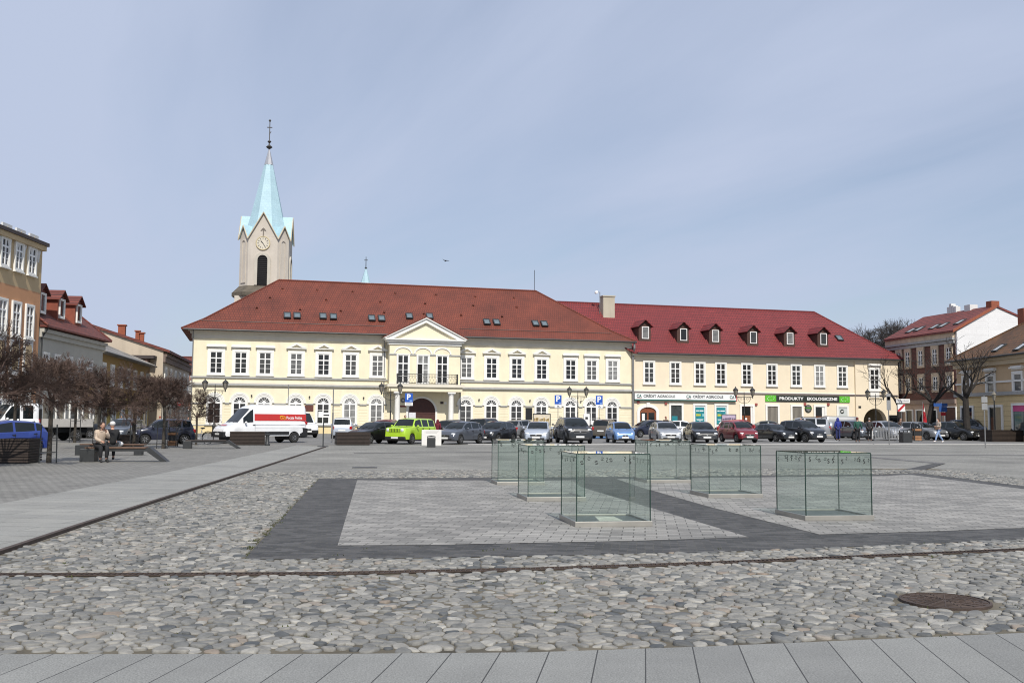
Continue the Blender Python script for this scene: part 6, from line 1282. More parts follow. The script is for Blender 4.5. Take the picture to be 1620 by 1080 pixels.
def planter(px0, px1, py, ptop, lab, rot=7):
    p0, p1 = G(px0, py), G(px1, py); Lg = (p1 - p0).length; H = (py - ptop) * p0.y / FPX; t = thing('wooden_planter', lab, 'planter', (p0.x, p0.y, 0), math.atan2(p1.y - p0.y, p1.x - p0.x), 'dark slatted planters')
    n = 9; mb = MB()
    for i in range(n):
        z0 = .05 + i * (H - .05) / n; z1 = z0 + (H - .05) / n * .72
        for a in ((0, Lg, 0, .05), (0, Lg, 1.35, 1.4), (0, .05, .0505, 1.3495), (Lg - .05, Lg, .0505, 1.3495)): mb.box(a[0], a[1], a[2], a[3], z0, z1)
    mb.build('slats', darkwood, t); MB().box(.055, Lg - .055, .055, 1.345, 0, H - .1).build('liner', black_plastic, t); MB().box(.06, Lg - .06, .06, 1.34, H - .099, H - .06).build('soil', M('soil', (.03, .022, .015), .95, .3, 6), t)
planter(-8, 44, 733.5, 693, 'large dark slatted planter at the left edge before the blue hatchback'); planter(172, 214, 708, 687.5, 'dark slatted planter with stepped base behind the sitting people'); planter(363, 419, 704, 682.3, 'dark slatted planter before the nose of the postal van'); planter(532.5, 586, 704, 683, 'dark slatted planter before the charcoal hatchback'); planter(1570, 1655, 698.5, 679.5, 'long dark slatted planter at the right edge')
p = G(682, 704.5); t = thing('stone_block', 'white stone block with lettered panel behind the black litter bin', 'stone block', (p.x, p.y + .25, 0), R(4)); hw_ = 15.5 * p.y / FPX; MB().bbox(-hw_, hw_, -.2, .25, 0, 24.5 * p.y / FPX, .02).build('block', M('white_stone', (.66, .65, .62), .8, .06, 3), t); mb = MB(); [mb.box(-hw_ * .6, hw_ * (.75 - .1 * i), -.206, -.2, .85 - .07 * i, .86 - .07 * i) for i in range(3)]; mb.build('inscription', M('stone_ink', (.35, .34, .33), .8, .1, 5), t)
def bollard(px, py, ptop, lab, stripe_=None):
    p = G(px, py); H = (py - ptop) * p.y / FPX; t = thing('bollard', lab, 'bollard', (p.x, p.y, 0)); MB().lathe([(.15, 0), (.15, H * .1), (.11, H * .16), (.10, H * .7), (.14, H * .74), (.14, H * .8), (.08, H * .86), (.10, H * .92), (.02, H)], 14).build('post', dark_metal, t, smooth=40)
    if stripe_: MB().lathe([(.106, H * .5), (.106, H * .58)], 14).build('band', stripe_, t)
bollard(422.8, 704.5, 682.5, 'black bollard at the right end of the planter by the postal van'); bollard(1552, 697.3, 679, 'black iron bollard before the blue grey off roader'); bollard(1601, 698, 678, 'black iron bollard with yellow band before the right hand planter', M('band_yellow', (.5, .38, .02), .5, .1, 5))
def bench(px0, px1, py, ptop, pcube, lab, wood=brownwood):
    """plank on a dark cube at the left and a raked leg at the right"""
    a = G(px0, py); b = G(px1, py); Lg = (b - a).length; s = a.y / FPX; H = (py - ptop) * s; t = thing('bench', lab, 'bench', (a.x, a.y, 0), math.atan2(b.y - a.y, b.x - a.x))
    cw = (pcube) * s; MB().bbox(0, cw, -.05, .55, 0.0, H * .86, .015).build('cube_base', dark_metal, t)
    pe = Lg - .60; mb = MB(); [mb.bbox(cw * .3, pe, -.02 + i * .13, .09 + i * .13, H * .865, H * .98, .012) for i in range(4)]; mb.build('seat', wood, t)
    mb = MB(); mb.box(cw, pe, .0, .5, H * .70, H * .86); mb.build('rail', dark_metal, t); mb = MB(); mb.prism([(pe, H * .90), (pe + .01, H * .72), (Lg - .08, 0), (Lg + .12, 0), (pe + .12, H * .98)], -.02, .52); mb.build('raked_leg', dark_metal, t)
    return t
bench(126, 259, 730.5, 706.5, 22, 'long wooden bench on a dark cube with raked leg where two people sit'); bench(289, 377.5, 709.5, 695.5, 13, 'dark bench with raked leg before the white bicycle', darkwood)
a = G(118, 720); t = thing('bench', 'short plank bench on a dark cube behind the sitting people', 'bench', (a.x, a.y, 0), R(6)); MB().bbox(0, .55, 0, .55, 0, .40, .015).build('cube_base', dark_metal, t); MB().bbox(.15, 2.6, .05, .5, .401, .45, .012).build('seat', brownwood, t); MB().bbox(2.2, 2.5, .1, .45, 0.0, .4, .01).build('leg', dark_metal, t)
# thin sign stand, tall posts, road signs
p = G(511, 706.3); t = thing('sign_stand', 'thin black stand with small white sign plates in the open paving', 'sign stand', (p.x, p.y, 0)); z_ = lambda py: EYE + (662 - py) * p.y / FPX
MB().tube((0, 0, 0), (0, 0, z_(653)), .03, n=8).build('post', dark_metal, t); MB().lathe([(.3, 0), (.3, .03), (.05, .05)], 14).build('foot', dark_metal, t); MB().box(-.03, .33, -.05, -.031, z_(660), z_(652.5)).build('sign_plate', pvc, t); MB().box(-.28, -.04, -.02, 0.0, z_(660), z_(651)).build('sign_plate', pvc, t); MB().box(.0, .3, -.06, -.051, z_(657.5), z_(655.5)).build('arrow_mark', black_plastic, t)
for px, pt, Y, lab in ((454.5, 608, 90, 'slim grey mast rising above the postal van'), (526, 614.5, 62, 'slim grey mast at the left of the silver people carrier')):
    p = ground_at(px, Y); t = thing('mast', lab, 'mast', (p.x, p.y, 0)); h_ = at(px, pt, Y).z; MB().tube((0, 0, 0), (0, 0, h_ * .55), .05, n=8).build('lower_pole', zinc, t); MB().tube((0, 0, h_ * .55), (0, 0, h_), .035, n=8).build('upper_pole', zinc, t)
def roadsign(px, Y, items, lab, ptop, cat='road sign'):
    p = ground_at(px, Y); t = thing('road_sign', lab, cat, (p.x, p.y, 0)); zt_ = at(px, ptop, Y).z; MB().tube((0, .04, 0), (0, .04, zt_), .035, n=8).build('post', zinc, t)
    for kind, py, hpx, wpx, mat in items:
        z = at(px, py, Y).z; h = hpx * Y / FPX / 2; w_ = wpx * Y / FPX / 2
        if kind == 'disc': o = MB().lathe([(w_, -.02), (w_, 0)], 24, (0, 0, z), 'y').build('sign_plate', mat, t); MB().box(-w_ * .7, w_ * .7, -.028, -.021, z - w_ * .16, z + w_ * .16).build('white_bar', pvc, o)
        else: MB().bbox(-w_, w_, -.02, 0, z - h, z + h, .006).build('sign_plate', mat, t)
sred = M('sign_red', (.45, .02, .03), .4, .1, 4)
roadsign(283.5, 66, [('disc', 637, 11, 10.5, sred)], 'round red no entry sign among the bare crowns', 630)
roadsign(1407, 66, [('box', 635.5, 26, 6.5, M('sign_back', (.22, .225, .23), .6, .1, 3)), ('box', 630, 6, 5, zinc)], 'tall grey sign backs on a post before the arcade corner', 619)
roadsign(1559, 60, [('box', 632, 9, 9.5, M('sign_back', (.22, .225, .23), .6, .1, 3)), ('box', 643, 10, 9, MATS['sign_back'])], 'grey sign backs stacked on a post near the right edge', 625)
p = at(1428.5, 634, 98); t = thing('hanging_sign', 'white shop sign projecting before the brown house', 'sign', (p.x, p.y, p.z)); MB().bbox(-.68, .68, -.05, .05, -.2, .2, .01).build('sign_board', pvc, t); mb = MB(); [mb.box(-.55 + i * .125, -.455 + i * .125, -.058, -.051, -.06, .05 + .02 * (i % 3)) for i in range(9)]; mb.build('faint_lettering', M('sign_faint', (.30, .30, .32), .5, .1, 5), t); MB().path([(-.6, 0, .2), (-.6, 0, .5), (-3.0, 1.5, .5)], .03).build('bracket', dark_metal, t)
p = ground_at(1427, 92); t = thing('road_sign', 'white sign with a red diagonal bar before the brown house', 'road sign', (p.x, p.y, 0)); z1 = at(1427, 645, 92).z; MB().tube((0, .03, 0), (0, .03, z1 + .3), .03, n=6).build('post', zinc, t); o = MB().box(-.35, .35, -.02, 0, z1 - .35, z1 + .35).build('sign_plate', pvc, t); MB().prism([(-.34, z1 - .34), (-.2, z1 - .34), (.34, z1 + .2), (.34, z1 + .34), (.2, z1 + .34), (-.34, z1 - .2)], -.028, -.021).build('red_bar', sred, o)
p = ground_at(1461, 90); t = thing('red_flag', 'red and white pennant banner on a short pole before the brown house', 'flag', (p.x, p.y, 0)); z0, z1 = at(1461, 670, 90).z, at(1461, 637, 90).z; MB().tube((0, 0, 0), (0, 0, z1 + .1), .02, n=6).build('pole', zinc, t); MB().prism([(.02, z0), (.36, z0 + .1), (.24, (z0 + z1) / 2), (.02, z1)], -.01, .01).build('banner', sred, t); MB().prism([(.05, z1 - .75), (.19, z1 - .85), (.14, z1 - .4)], -.016, -.011).build('white_mark', pvc, t)
p = ground_at(1491, 92); t = thing('direction_sign', 'blue direction boards on a post before the brown house', 'sign', (p.x, p.y, 0)); z1 = at(1491, 641, 92).z; MB().tube((0, .05, 0), (0, .05, z1 + .3), .04, n=6).build('post', zinc, t); bl_ = M('direction_blue', (.02, .08, .28), .5, .1, 4); MB().box(-.75, .55, -.02, 0.0, z1 - .1, z1 + .2).build('board', bl_, t); MB().box(-.25, .5, -.02, 0.0, z1 - .6, z1 - .12).build('board', bl_, t); MB().box(-.1, .35, -.02, 0.0, z1 - .95, z1 - .65).build('board', sred, t)
# crowd barriers leaning together
bars = M('galvanised', (.20, .205, .21), .45, .2, 5, metal=.5)
bp = G(1379, 697.2)
for i in range(4):
    t = thing('crowd_barrier', ('galvanised crowd barrier leaning at the front of the stack', 'second crowd barrier from the front of the stack', 'third crowd barrier from the front of the stack', 'rearmost crowd barrier of the leaning stack')[i], 'barrier', (bp.x + i * .10, bp.y + i * .22, 0), R(4), 'stacked crowd barriers'); Lb = 2.25
    tilt = .30; f = lambda x, z: (x + z * .22, z * tilt, z); mb = MB()
    mb.path([f(0, .14), f(0, 1.02), f(.05, 1.08), f(Lb - .05, 1.08), f(Lb, 1.02), f(Lb, .14), f(0, .14)], .021, 6); mb.build('frame', bars, t)
    mb = MB(); [mb.tube(f(k * Lb / 17, .14), f(k * Lb / 17, 1.07), .008, n=4) for k in range(1, 17)]; mb.build('rails', bars, t)
    mb = MB(); [mb.path([(x, -.28, 0), f(x, .14), (x, .33, 0)], .018, 5) for x in (.2, Lb - .2)]; mb.build('feet', bars, t)
# bicycle by the second bench
p = G(313, 702); t = thing('bicycle', 'white city bicycle standing behind the dark bench', 'bicycle', (p.x, p.y, 0), R(4)); wf = M('bike_white', (.68, .68, .67), .35, .05, 6, coat=.6)
for x in (-.52, .55):
    o = MB(); o.torus((x, 0, .34), .32, .022, 'y', 28, 6); o = o.build('wheel', rubber, t); mb = MB(); [mb.tube((x, 0, .34), (x + .31 * math.cos(i * math.pi / 7), 0, .34 + .31 * math.sin(i * math.pi / 7)), .004, n=3) for i in range(14)]; mb.torus((x, 0, .34), .295, .010, 'y', 28, 5); mb.build('spokes', alloy, o)
mb = MB(); mb.path([(-.38, 0, .92), (-.46, 0, .62), (-.52, 0, .34)], .022); mb.path([(-.40, 0, .80), (-.12, 0, .36), (.08, 0, .30)], .03); mb.path([(.08, 0, .30), (.22, 0, .86)], .022); mb.path([(.08, 0, .30), (.55, 0, .34)], .016); mb.path([(.20, 0, .72), (.55, 0, .34)], .014); mb.build('frame', wf, t); mb = MB(); mb.path([(-.36, -.27, 1.02), (-.44, -.1, 1.05), (-.40, 0, .95), (-.44, .1, 1.05), (-.36, .27, 1.02)], .014); mb.build('handlebar', dark_metal, t); MB().ball((.25, 0, .90), (.14, .085, .045), 10, 6).build('saddle', black_plastic, t, smooth=50)
mb = MB(); mb.path([(.87 * math.cos(R(q)) * .40 + .55, 0, .34 + .38 * math.sin(R(q))) for q in range(10, 171, 20)], .022, 5); mb.build('mudguard', black_plastic, t)
# bird
p = at(705, 412.5, 60); t = thing('bird', 'small dark bird flying in the sky above the red roof', 'bird', p, R(30)); mb = MB(); mb.lathe([(.005, -.13), (.03, -.09), (.045, 0), (.03, .08), (.03, .11), (.01, .15)], 8, (0, 0, 0), 'y'); mb.add([(.02, -.03, 0), (.02, .06, 0), (.16, .05, .04), (.26, -.02, .01), (.14, -.02, .04)], [(0, 1, 2, 3, 4)]); mb.add([(-.02, -.03, 0), (-.02, .06, 0), (-.15, .06, .07), (-.24, .0, .09), (-.13, -.02, .06)], [(4, 3, 2, 1, 0)]); mb.add([(-.02, -.12, 0), (.02, -.12, 0), (.05, -.2, 0), (-.05, -.2, 0)], [(0, 1, 2, 3)]); mb.build('body', black_plastic, t, fix=False)
# ---------------------------------------------------------------- trees
twig = M('twig_bark', (.072, .045, .035), .9, .3, 8); bark = M('bark', (.045, .038, .030), .9, .35, 6, .3); dark_bark = M('dark_bark', (.026, .022, .019), .9, .3, 6, .3); grey_bark = M('grey_bark', (.06, .052, .048), .9, .3, 4)
def grow(mb, rnd, p, d, L, r, depth, spread, lift, n=(3, 4), shrink=.68, rmin=.003, sides=3, wig=.22):
    """a limb bending as it grows, forking into thinner limbs"""
    q = p; segs = 3; rr = r
    for s in range(segs):
        d = (d + Vector((rnd.gauss(0, wig), rnd.gauss(0, wig), rnd.gauss(0, wig) + lift)) * .5).normalized(); e = q + d * L / segs; r2 = max(rmin, rr * .86)
        mb.tube(q, e, rr, r2, max(3, sides), cap=False); q = e; rr = r2
        if depth > 0 and s > 0:
            for _ in range(rnd.randint(*n) // (2 if s < segs - 1 else 1)):
                a = d.orthogonal().normalized(); a.rotate(Matrix.Rotation(rnd.uniform(0, 6.28), 3, d)); nd = (d + a * rnd.uniform(.45, 1) * spread).normalized()
                grow(mb, rnd, q, nd, L * shrink * rnd.uniform(.75, 1.15), max(rmin, rr * .62), depth - 1, spread, lift, n, shrink, rmin, 3, wig)
def globe_tree(seed, H=2.0, rad=1.42):
    rnd = random.Random(seed); tr = MB(); cr = MB(); tr.path([(0, 0, 0), (.02, .01, H * .5), (0, 0, H)], [.085, .065, .075], 8)
    for i in range(13):
        a = i * 2.4; el = rnd.uniform(-.05, 1.2); d = Vector((math.cos(a) * math.cos(el), math.sin(a) * math.cos(el), math.sin(el) + .05)).normalized()
        grow(cr, rnd, Vector((0, 0, H - .05)), d, rad * rnd.uniform(.52, .74), .030, 3, .92, -.03, (5, 7), .58, .0046, 4, .17)
    return tr.mesh('trunk', bark), cr.mesh('crown', twig, fix=False)
GT = [globe_tree(2), globe_tree(5, 2.05, 1.3), globe_tree(9, 1.95, 1.5)]
def stakes():
    mb = MB()
    for a in (.5, 2.6, 4.7): mb.tube((.30 * math.cos(a), .30 * math.sin(a), 0), (.27 * math.cos(a), .27 * math.sin(a), 1.25), .022, n=5)
    for z in (.35, 1.15): mb.path([(.28 * math.cos(a), .28 * math.sin(a), z) for a in (.5, 2.6, 4.7, .5)], .015, 4)
    return mb.mesh('tree_guard', dark_metal)
SK_ = stakes()
for i, (px, py, H, lab) in enumerate(((-22, 738, 1.08, 'bare globe tree cut by the left edge of the picture'), (77, 732, 1.0, 'bare globe tree with tree guard nearest the camera at the left'), (156, 710, 1.03, 'bare globe tree behind the sitting people'), (212, 708.5, 1.05, 'bare globe tree at the right end of the slatted planter'), (258, 709.5, 1.0, 'bare globe tree before the front wheel of the navy people carrier'), (310, 703.5, .80, 'small sparse bare globe tree at the corner of the town hall'), (118, 700, 1.1, 'bare globe tree in the back row left of the sitting people'), (22, 704, 1.1, 'bare globe tree in the back row over the white truck'))):
    p = G(px, py); t = thing('globe_tree', lab, 'tree', (p.x, p.y, 0), i * 1.3, 'bare globe trees along the left side', H); a = GT[i % 3]; link('trunk', a[0], t); link('crown', a[1], t)
    if i not in (5,): link('tree_guard', SK_, t)
def big_tree(name, seed, base, H, trunk_h, r, lab, depth=4, lean=(0, 0), mat=dark_bark, n=(2, 3), spread=.75, lift=.10, shrink=.74, rmin=.012, L0=.34, limbs=5, rot=0, spread0=.75):
    rnd = random.Random(seed); t = thing(name, lab, 'tree', base, rot); tr = MB(); cr = MB(); top = Vector((lean[0], lean[1], trunk_h)); mid = top * .5 + Vector((rnd.uniform(-.1, .1), rnd.uniform(-.1, .1), 0))
    tr.path([(0, 0, -.1), mid, top], [r * 1.15, r * .9, r * .8], 9)
    for i in range(limbs):
        a = i * 2 * math.pi / limbs + rnd.uniform(-.4, .4); d = Vector((math.cos(a) * spread0, math.sin(a) * spread0, rnd.uniform(.55, 1.1))).normalized(); grow(cr, rnd, top - Vector((0, 0, rnd.uniform(0, trunk_h * .12))), d, H * L0 * rnd.uniform(.8, 1.15), r * .55, depth, spread, lift, n, shrink, rmin, 5, .28)
    tr.build('trunk', mat, t); cr.build('crown', mat, t, fix=False); return t
b = ground_at(1531, 85); big_tree('knotty_tree', 12, (b.x, b.y, 0), 7.4, 3.8, .30, 'thick knotty bare tree before the tan house', 3, (-.1, 0), n=(2, 3), rmin=.014, L0=.30, limbs=5, spread=.8)
b = ground_at(1468, 94); big_tree('knotty_tree', 21, (b.x, b.y, 0), 7.8, 3.4, .28, 'dark knotty bare tree before the middle of the brown house', 3, (.5, 0), rmin=.013, L0=.30, limbs=4)
b = ground_at(1426, 100); big_tree('knotty_tree', 31, (b.x, b.y, 0), 7.6, 3.3, .24, 'slim dark bare tree before the left end of the brown house', 3, (-.2, 0), rmin=.013, L0=.28, limbs=4)
b = ground_at(1404, 185); big_tree('background_tree', 41, (b.x, b.y, 0), 14.5, 8, .5, 'tall grey bare tree behind the right end of the red roof', 5, (0, 0), grey_bark, (3, 4), .75, .10, .70, .018, .30, 7, spread0=.7)
b = ground_at(1362, 190); big_tree('background_tree', 43, (b.x, b.y, 0), 13.5, 7.5, .4, 'lower grey bare tree showing above the red hip', 4, (0, 0), grey_bark, (2, 3), .6, .10, .74, .022, .27, 6)

# ---------------------------------------------------------------- people
skin_m = M('skin', (.42, .24, .17), .6, .06, 9); shoe_m = M('shoe_black', (.02, .02, .02), .6, .2, 9); white_shoe = M('shoe_white', (.65, .65, .64), .6, .1, 9)
def skinned(name, chains, parent, mat, levels=1, root=0, extra=None):
    """chains: joints {key: (pos, radius)} and bones [(a, b)]; grown with a skin surface into one mesh"""
    J, B = chains; keys = list(J); idx = {k: i for i, k in enumerate(keys)}; me = bpy.data.meshes.new(name); me.from_pydata([J[k][0] for k in keys], [(idx[a], idx[b]) for a, b in B], [])
    o = link(name, me); o.modifiers.new('s', 'SKIN'); 
    for i, k in enumerate(keys): r = J[k][1]; me.skin_vertices[0].data[i].radius = (r, r) if not isinstance(r, tuple) else r
    me.skin_vertices[0].data[idx[root] if root else 0].use_root = True
    m = o.modifiers.new('u', 'SUBSURF'); m.levels = levels; m.render_levels = levels
    dg = bpy.context.evaluated_depsgraph_get(); dg.update(); nm = bpy.data.meshes.new_from_object(o.evaluated_get(dg)); bpy.data.objects.remove(o)
    if extra:
        bm = bmesh.new(); bm.from_mesh(nm); tmp = extra.mesh('tmp', None); bm.from_mesh(tmp); bm.to_mesh(nm); bm.free()
    nm.materials.clear(); nm.materials.append(mat); nm.shade_smooth(); nm.name = name; return link(name, nm, parent)
STAND = dict(pel=(0, 0, .95), sp=(0, .0, 1.12), ch=(0, 0, 1.30), nk=(0, -.005, 1.46), hd=(0, -.02, 1.56), shL=(.17, 0, 1.40), elL=(.22, .03, 1.13), wrL=(.21, -.05, .90), shR=(-.17, 0, 1.40), elR=(-.22, .03, 1.13), wrR=(-.21, -.05, .90), hpL=(.09, 0, .90), knL=(.10, -.02, .49), anL=(.10, .03, .08), toL=(.11, -.15, .035), hpR=(-.09, 0, .90), knR=(-.10, -.02, .49), anR=(-.10, .03, .08), toR=(-.11, -.15, .035))
def person(lab, loc, rot, scale, jacket, trousers, hair, pose=None, hood=None, shoes=None, hat=None, long=0.0, hair_long=False, mask=False):
    t = thing('person', lab, 'person', loc, rot, scale=scale); P = dict(STAND); P.update(pose or {}); V = {k: Vector(v) for k, v in P.items()}
    J = {'pel': (V['pel'], .12), 'sp': (V['sp'], .11), 'ch': (V['ch'], .13), 'nk': (V['nk'], .052), 'hd': (V['hd'], .06)}; B = [('pel', 'sp'), ('sp', 'ch'), ('ch', 'nk'), ('nk', 'hd')]
    for s in 'LR':
        J.update({'sh' + s: (V['sh' + s], .058), 'el' + s: (V['el' + s], .042), 'wr' + s: (V['wr' + s], .026), 'hp' + s: (V['hp' + s], .085), 'kn' + s: (V['kn' + s], .056), 'an' + s: (V['an' + s], .038), 'to' + s: (V['to' + s], .03)})
        B += [('ch', 'sh' + s), ('sh' + s, 'el' + s), ('el' + s, 'wr' + s), ('pel', 'hp' + s), ('hp' + s, 'kn' + s), ('kn' + s, 'an' + s), ('an' + s, 'to' + s)]
        # hand: palm, four curled fingers of unequal length, thumb from the side of the palm
        d = (V['wr' + s] - V['el' + s]).normalized(); side = d.cross(Vector((0, 1, 0))).normalized() if abs(d.y) < .9 else Vector((1, 0, 0)); up = d.cross(side).normalized(); pm = V['wr' + s] + d * .07
        J['pm' + s] = (pm, .026); B.append(('wr' + s, 'pm' + s))
        for i, (off_, ln) in enumerate(((-.027, .062), (-.009, .072), (.009, .068), (.027, .054))):
            b0 = pm + side * off_ + d * .018; b1 = b0 + d * ln * .55 + up * .008; b2 = b1 + d * ln * .40 + up * .022
            for q, (bb, rad) in enumerate(((b0, .009), (b1, .0085), (b2, .0075))): J[f'f{s}{i}{q}'] = (bb, rad)
            B += [('pm' + s, f'f{s}{i}0'), (f'f{s}{i}0', f'f{s}{i}1'), (f'f{s}{i}1', f'f{s}{i}2')]
        b0 = V['wr' + s] + d * .035 + side * -.036; b1 = b0 + d * .035 - side * .012 + up * .01; J[f't{s}0'] = (b0, .010); J[f't{s}1'] = (b1, .009); B += [('pm' + s, f't{s}0'), (f't{s}0', f't{s}1')]
    hx = V['hd'] + Vector((0, -.005, .045)); hm = MB(); hm.ball(hx, (.073, .092, .112), 14, 12); hm.ball(hx + Vector((0, -.02, -.06)), (.052, .066, .055), 10, 8); hm.prism([(hx.y - .088, hx.z + .01), (hx.y - .115, hx.z - .028), (hx.y - .085, hx.z - .032)], hx.x - .013, hx.x + .013, 'x')
    for s in (-1, 1): hm.ball(hx + Vector((s * .075, .005, -.01)), (.012, .022, .032), 6, 6)
    body = skinned('body', (J, B), t, skin_m, 1, 'pel', hm)
    em = MB(); [em.ball(hx + Vector((s * .030, -.083, .008)), (.011, .008, .007), 6, 4) for s in (-1, 1)]; em.build('eye', black_plastic, t); em = MB(); em.ball(hx + Vector((0, -.083, -.062)), (.024, .010, .007), 8, 4); em.build('mouth', M('lip', (.26, .09, .08), .6, .1, 9), t)
    if mask: MB().ball(hx + Vector((0, -.045, -.05)), (.055, .062, .05), 10, 8).build('face_mask', pvc, t, smooth=60)
    # jacket over torso and arms, trousers, shoes
    e = .030; J2 = {'lo': (V['pel'] + Vector((0, 0, -.06 - long)), .145 + long * .15), 'sp': (V['sp'], .145), 'ch': (V['ch'], .158), 'tp': (V['ch'].lerp(V['nk'], .78), .085)}; B2 = [('lo', 'sp'), ('sp', 'ch'), ('ch', 'tp')]
    for s in 'LR':
        J2.update({'sh' + s: (V['sh' + s], .088), 'el' + s: (V['el' + s], .070), 'wr' + s: (V['wr' + s], .052)}); B2 += [('ch', 'sh' + s), ('sh' + s, 'el' + s), ('el' + s, 'wr' + s)]
    skinned('jacket', (J2, B2), t, jacket, 1, 'ch')
    J3 = {'pel': (V['pel'] + Vector((0, 0, .02)), .135)}; B3 = []
    for s in 'LR':
        J3.update({'hp' + s: (V['hp' + s], .105), 'kn' + s: (V['kn' + s], .076), 'an' + s: (V['an' + s] + (V['kn' + s] - V['an' + s]).normalized() * .03, .056)}); B3 += [('pel', 'hp' + s), ('hp' + s, 'kn' + s), ('kn' + s, 'an' + s)]
    skinned('trousers', (J3, B3), t, trousers, 1, 'pel')
    for s in 'LR':
        a, q = V['an' + s], V['to' + s]; d = (q - a); d.z = 0; d.normalize()
        skinned('shoe', ({'h': (a - d * .05 + Vector((0, 0, -.03)), .042), 'a': (a + Vector((0, 0, .01)), .05), 'm': (a.lerp(q, .55), .045), 't': (q, .036)}, [('h', 'm'), ('a', 'm'), ('m', 't')]), t, shoes or shoe_m, 1, 'm')
    if hood: MB().ball(hx + Vector((0, .02, -.10)), (.13, .12, .10), 14, 8).ball(hx + Vector((0, .022, -.005)), (.108, .12, .128), 16, 12).build('hood', hood, t, smooth=60)
    elif hat: mb = MB(); mb.ball(hx + Vector((0, .012, .055)), (.098, .108, .092), 14, 10); mb.build('hat', hat, t, smooth=60)
    if hair and not hood:
        mb = MB(); mb.ball(hx + Vector((0, .022, .028)), (.086, .096, .104), 14, 10)
        if hair_long: mb.ball(hx + Vector((0, .085, -.07)), (.06, .045, .14), 10, 8)
        mb.build('hair', hair, t, smooth=60)
    return t
hb = M('hair_brown', (.035, .018, .012), .7, .25, 12); hk = M('hair_black', (.012, .011, .011), .7, .2, 12); hg = M('hair_grey', (.16, .15, .14), .7, .2, 12)
cl = lambda n, c: M('cloth_' + n, c, .85, .15, 7, .25)
def stand(px, py, ptop, H=1.72):
    p = G(px, py); return (p.x, p.y, 0), (py - ptop) * p.y / FPX / H
walk = dict(hpL=(.08, 0, .88), knL=(.09, -.22, .52), anL=(.09, -.33, .12), toL=(.09, -.50, .10), knR=(-.09, .12, .50), anR=(-.09, .40, .13), toR=(-.09, .26, .035), elL=(.20, .02, 1.14), wrL=(.06, -.20, 1.14), elR=(-.20, .02, 1.14), wrR=(-.04, -.20, 1.10))
l, s = stand(1485.5, 700.3, 662, 1.70); t = person('woman walking in a white mask, beige knit jacket and pale blue jeans', l, R(-80), s, cl('beige_knit', (.36, .30, .25)), cl('jeans', (.22, .31, .48)), hb, walk, shoes=white_shoe, hair_long=True, mask=True)
o = MB(); o.bbox(-.14, .14, -.10, .06, -.16, .10, .03); bt = o.build('handbag', cl('brown_bag', (.10, .06, .04)), None, (l[0] - .18 * s, l[1] - .06 * s, 1.06 * s)); tag(bt, 'brown bag held at the chest by the walking woman', 'bag')
l, s = stand(1326, 696.8, 659, 1.80); person('man in a blue hooded jacket and blue trousers seen from behind', l, R(178), s, cl('royal', (.02, .03, .20)), cl('blue_trousers', (.02, .028, .11)), hk, hood=cl('royal', (.02, .03, .20)), long=.05)
l, s = stand(1357, 699.3, 660, 1.75); person('man in a dark green jacket and red brown cap seen from behind', l, R(172), s, cl('green', (.018, .075, .055)), cl('black_trousers', (.012, .012, .014)), None, dict(elR=(-.26, .04, 1.15), wrR=(-.30, -.02, .92)), hat=cl('cap_red', (.12, .025, .02)), long=.06)
l, s = stand(1376, 697.5, 661, 1.72); person('grey haired man in dark clothes beside the barriers', l, R(165), s, cl('dark_grey', (.035, .034, .036)), cl('black_trousers', (.012, .012, .014)), hg)
l, s = stand(640.5, 694.5, 656, 1.76); person('man in a black jacket standing behind the lime green off roader', l, R(10), s, cl('black', (.012, .012, .013)), cl('black_trousers', (.012, .012, .014)), hk)
l, s = stand(692, 699.5, 666, 1.60); person('figure in a dark red hooded jacket behind the white stone block', l, R(176), s, cl('wine', (.13, .012, .022)), cl('black_trousers', (.012, .012, .014)), hk, hood=cl('wine', (.13, .012, .022)), long=.1)
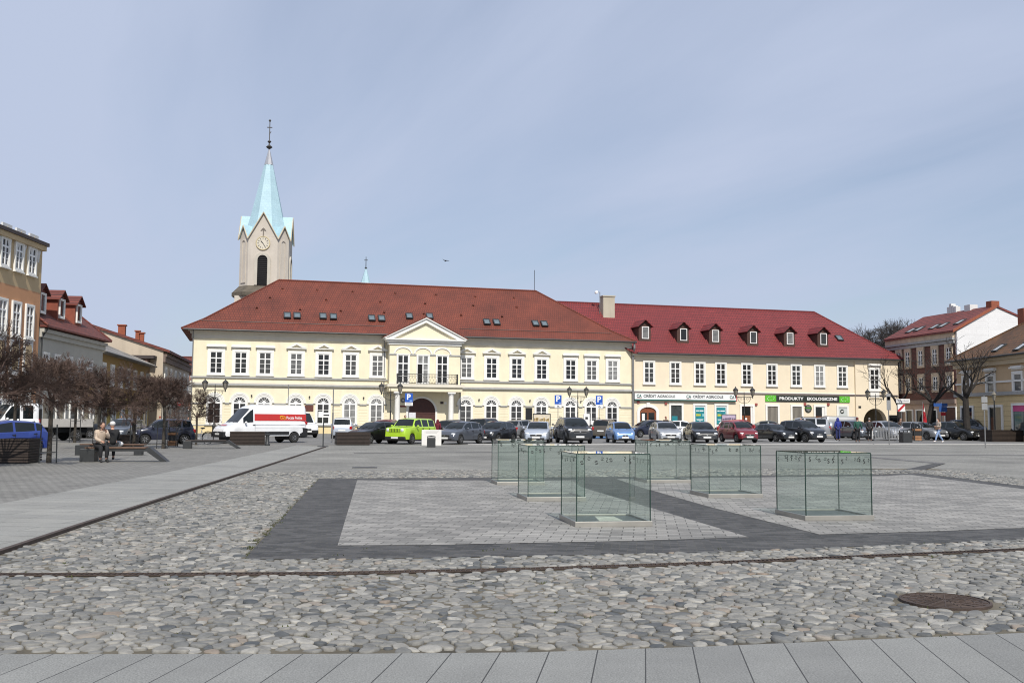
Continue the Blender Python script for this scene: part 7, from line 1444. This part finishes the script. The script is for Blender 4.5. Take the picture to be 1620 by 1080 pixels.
for px, pt, lab, jk, hr in ((1053.5, 655.5, 'person with reddish hair between the navy and white cars', cl('black', (.012, .012, .013)), M('hair_red', (.14, .04, .02), .7, .2, 12)), (105 + 192, 659, 'person in black at the corner of the town hall', cl('black', (.012, .012, .013)), hk), (191, 657.5, 'person in yellow top in the street behind the grey estate car', cl('mustard', (.35, .22, .02)), hk), (252, 658.5, 'person in a red cap in the street behind the navy people carrier', cl('dark_red', (.16, .02, .02)), None), (1267, 661, 'bald person between the silver off roader and the black tall hatchback', cl('light_grey', (.25, .25, .26)), None), (1425, 660, 'person bending by the raised boot lid', cl('brown', (.07, .045, .035)), hb)):
    Y = {1053.5: 84}.get(px, 88); p = ground_at(px, Y); hz = HOR + (px - 810) * ROLL; s = (EYE + (hz - pt) * Y / FPX) / 1.72; person(lab, (p.x, p.y, 0), R(20), max(.9, min(1.1, s)), jk, cl('black_trousers', (.012, .012, .014)), hr, hat=cl('cap_red2', (.3, .03, .02)) if 'cap' in lab else None)
# two people on the bench
sit = dict(pel=(0, 0, .56), sp=(0, -.03, .74), ch=(0, -.10, .92), nk=(0, -.17, 1.07), hd=(0, -.22, 1.17), shL=(.17, -.11, 1.01), shR=(-.17, -.11, 1.01), elL=(.20, -.22, .80), wrL=(.08, -.34, 1.00), elR=(-.20, -.20, .78), wrR=(-.08, -.40, .70), hpL=(.09, -.04, .53), hpR=(-.09, -.04, .53), knL=(.10, -.44, .50), knR=(-.10, -.44, .50), anL=(.10, -.40, .09), anR=(-.10, -.42, .09), toL=(.11, -.58, .035), toR=(-.11, -.60, .035))
bb = G(152, 731.0); person('woman in a beige padded jacket sitting on the bench with a hand at her mouth', (bb.x, bb.y + .25, 0), R(40), 1.0, cl('beige_puffer', (.46, .37, .29)), cl('black_trousers', (.012, .012, .014)), hb, sit)
bb2 = G(164, 729.0); sit2 = dict(sit); sit2.update(nk=(0, -.14, 1.07), hd=(0, -.18, 1.17), wrL=(.08, -.40, .72), elL=(.20, -.20, .78)); person('person in a black jacket and white knitted hat sitting on the bench', (bb2.x + .10, bb2.y + .45, 0), R(-150), 1.0, cl('black', (.012, .012, .013)), cl('black_trousers', (.012, .012, .014)), None, sit2, hat=cl('white_hat', (.62, .60, .58)))
bg_ = G(181, 727.5); t = thing('white_bag', 'crumpled white and grey bag lying on the bench seat', 'bag', (bg_.x, bg_.y + .25, .47)); mb = MB(); mb.ball((0, 0, .09), (.20, .14, .10), 12, 8); mb.ball((-.15, .02, .13), (.12, .10, .10), 10, 8); mb.build('bag_body', cl('white_bag', (.58, .57, .56)), t, smooth=60); MB().path([(-.25, 0, .12), (-.35, 0, .28), (-.15, 0, .20)], .015).build('strap', cl('white_bag', (.58, .57, .56)), t)
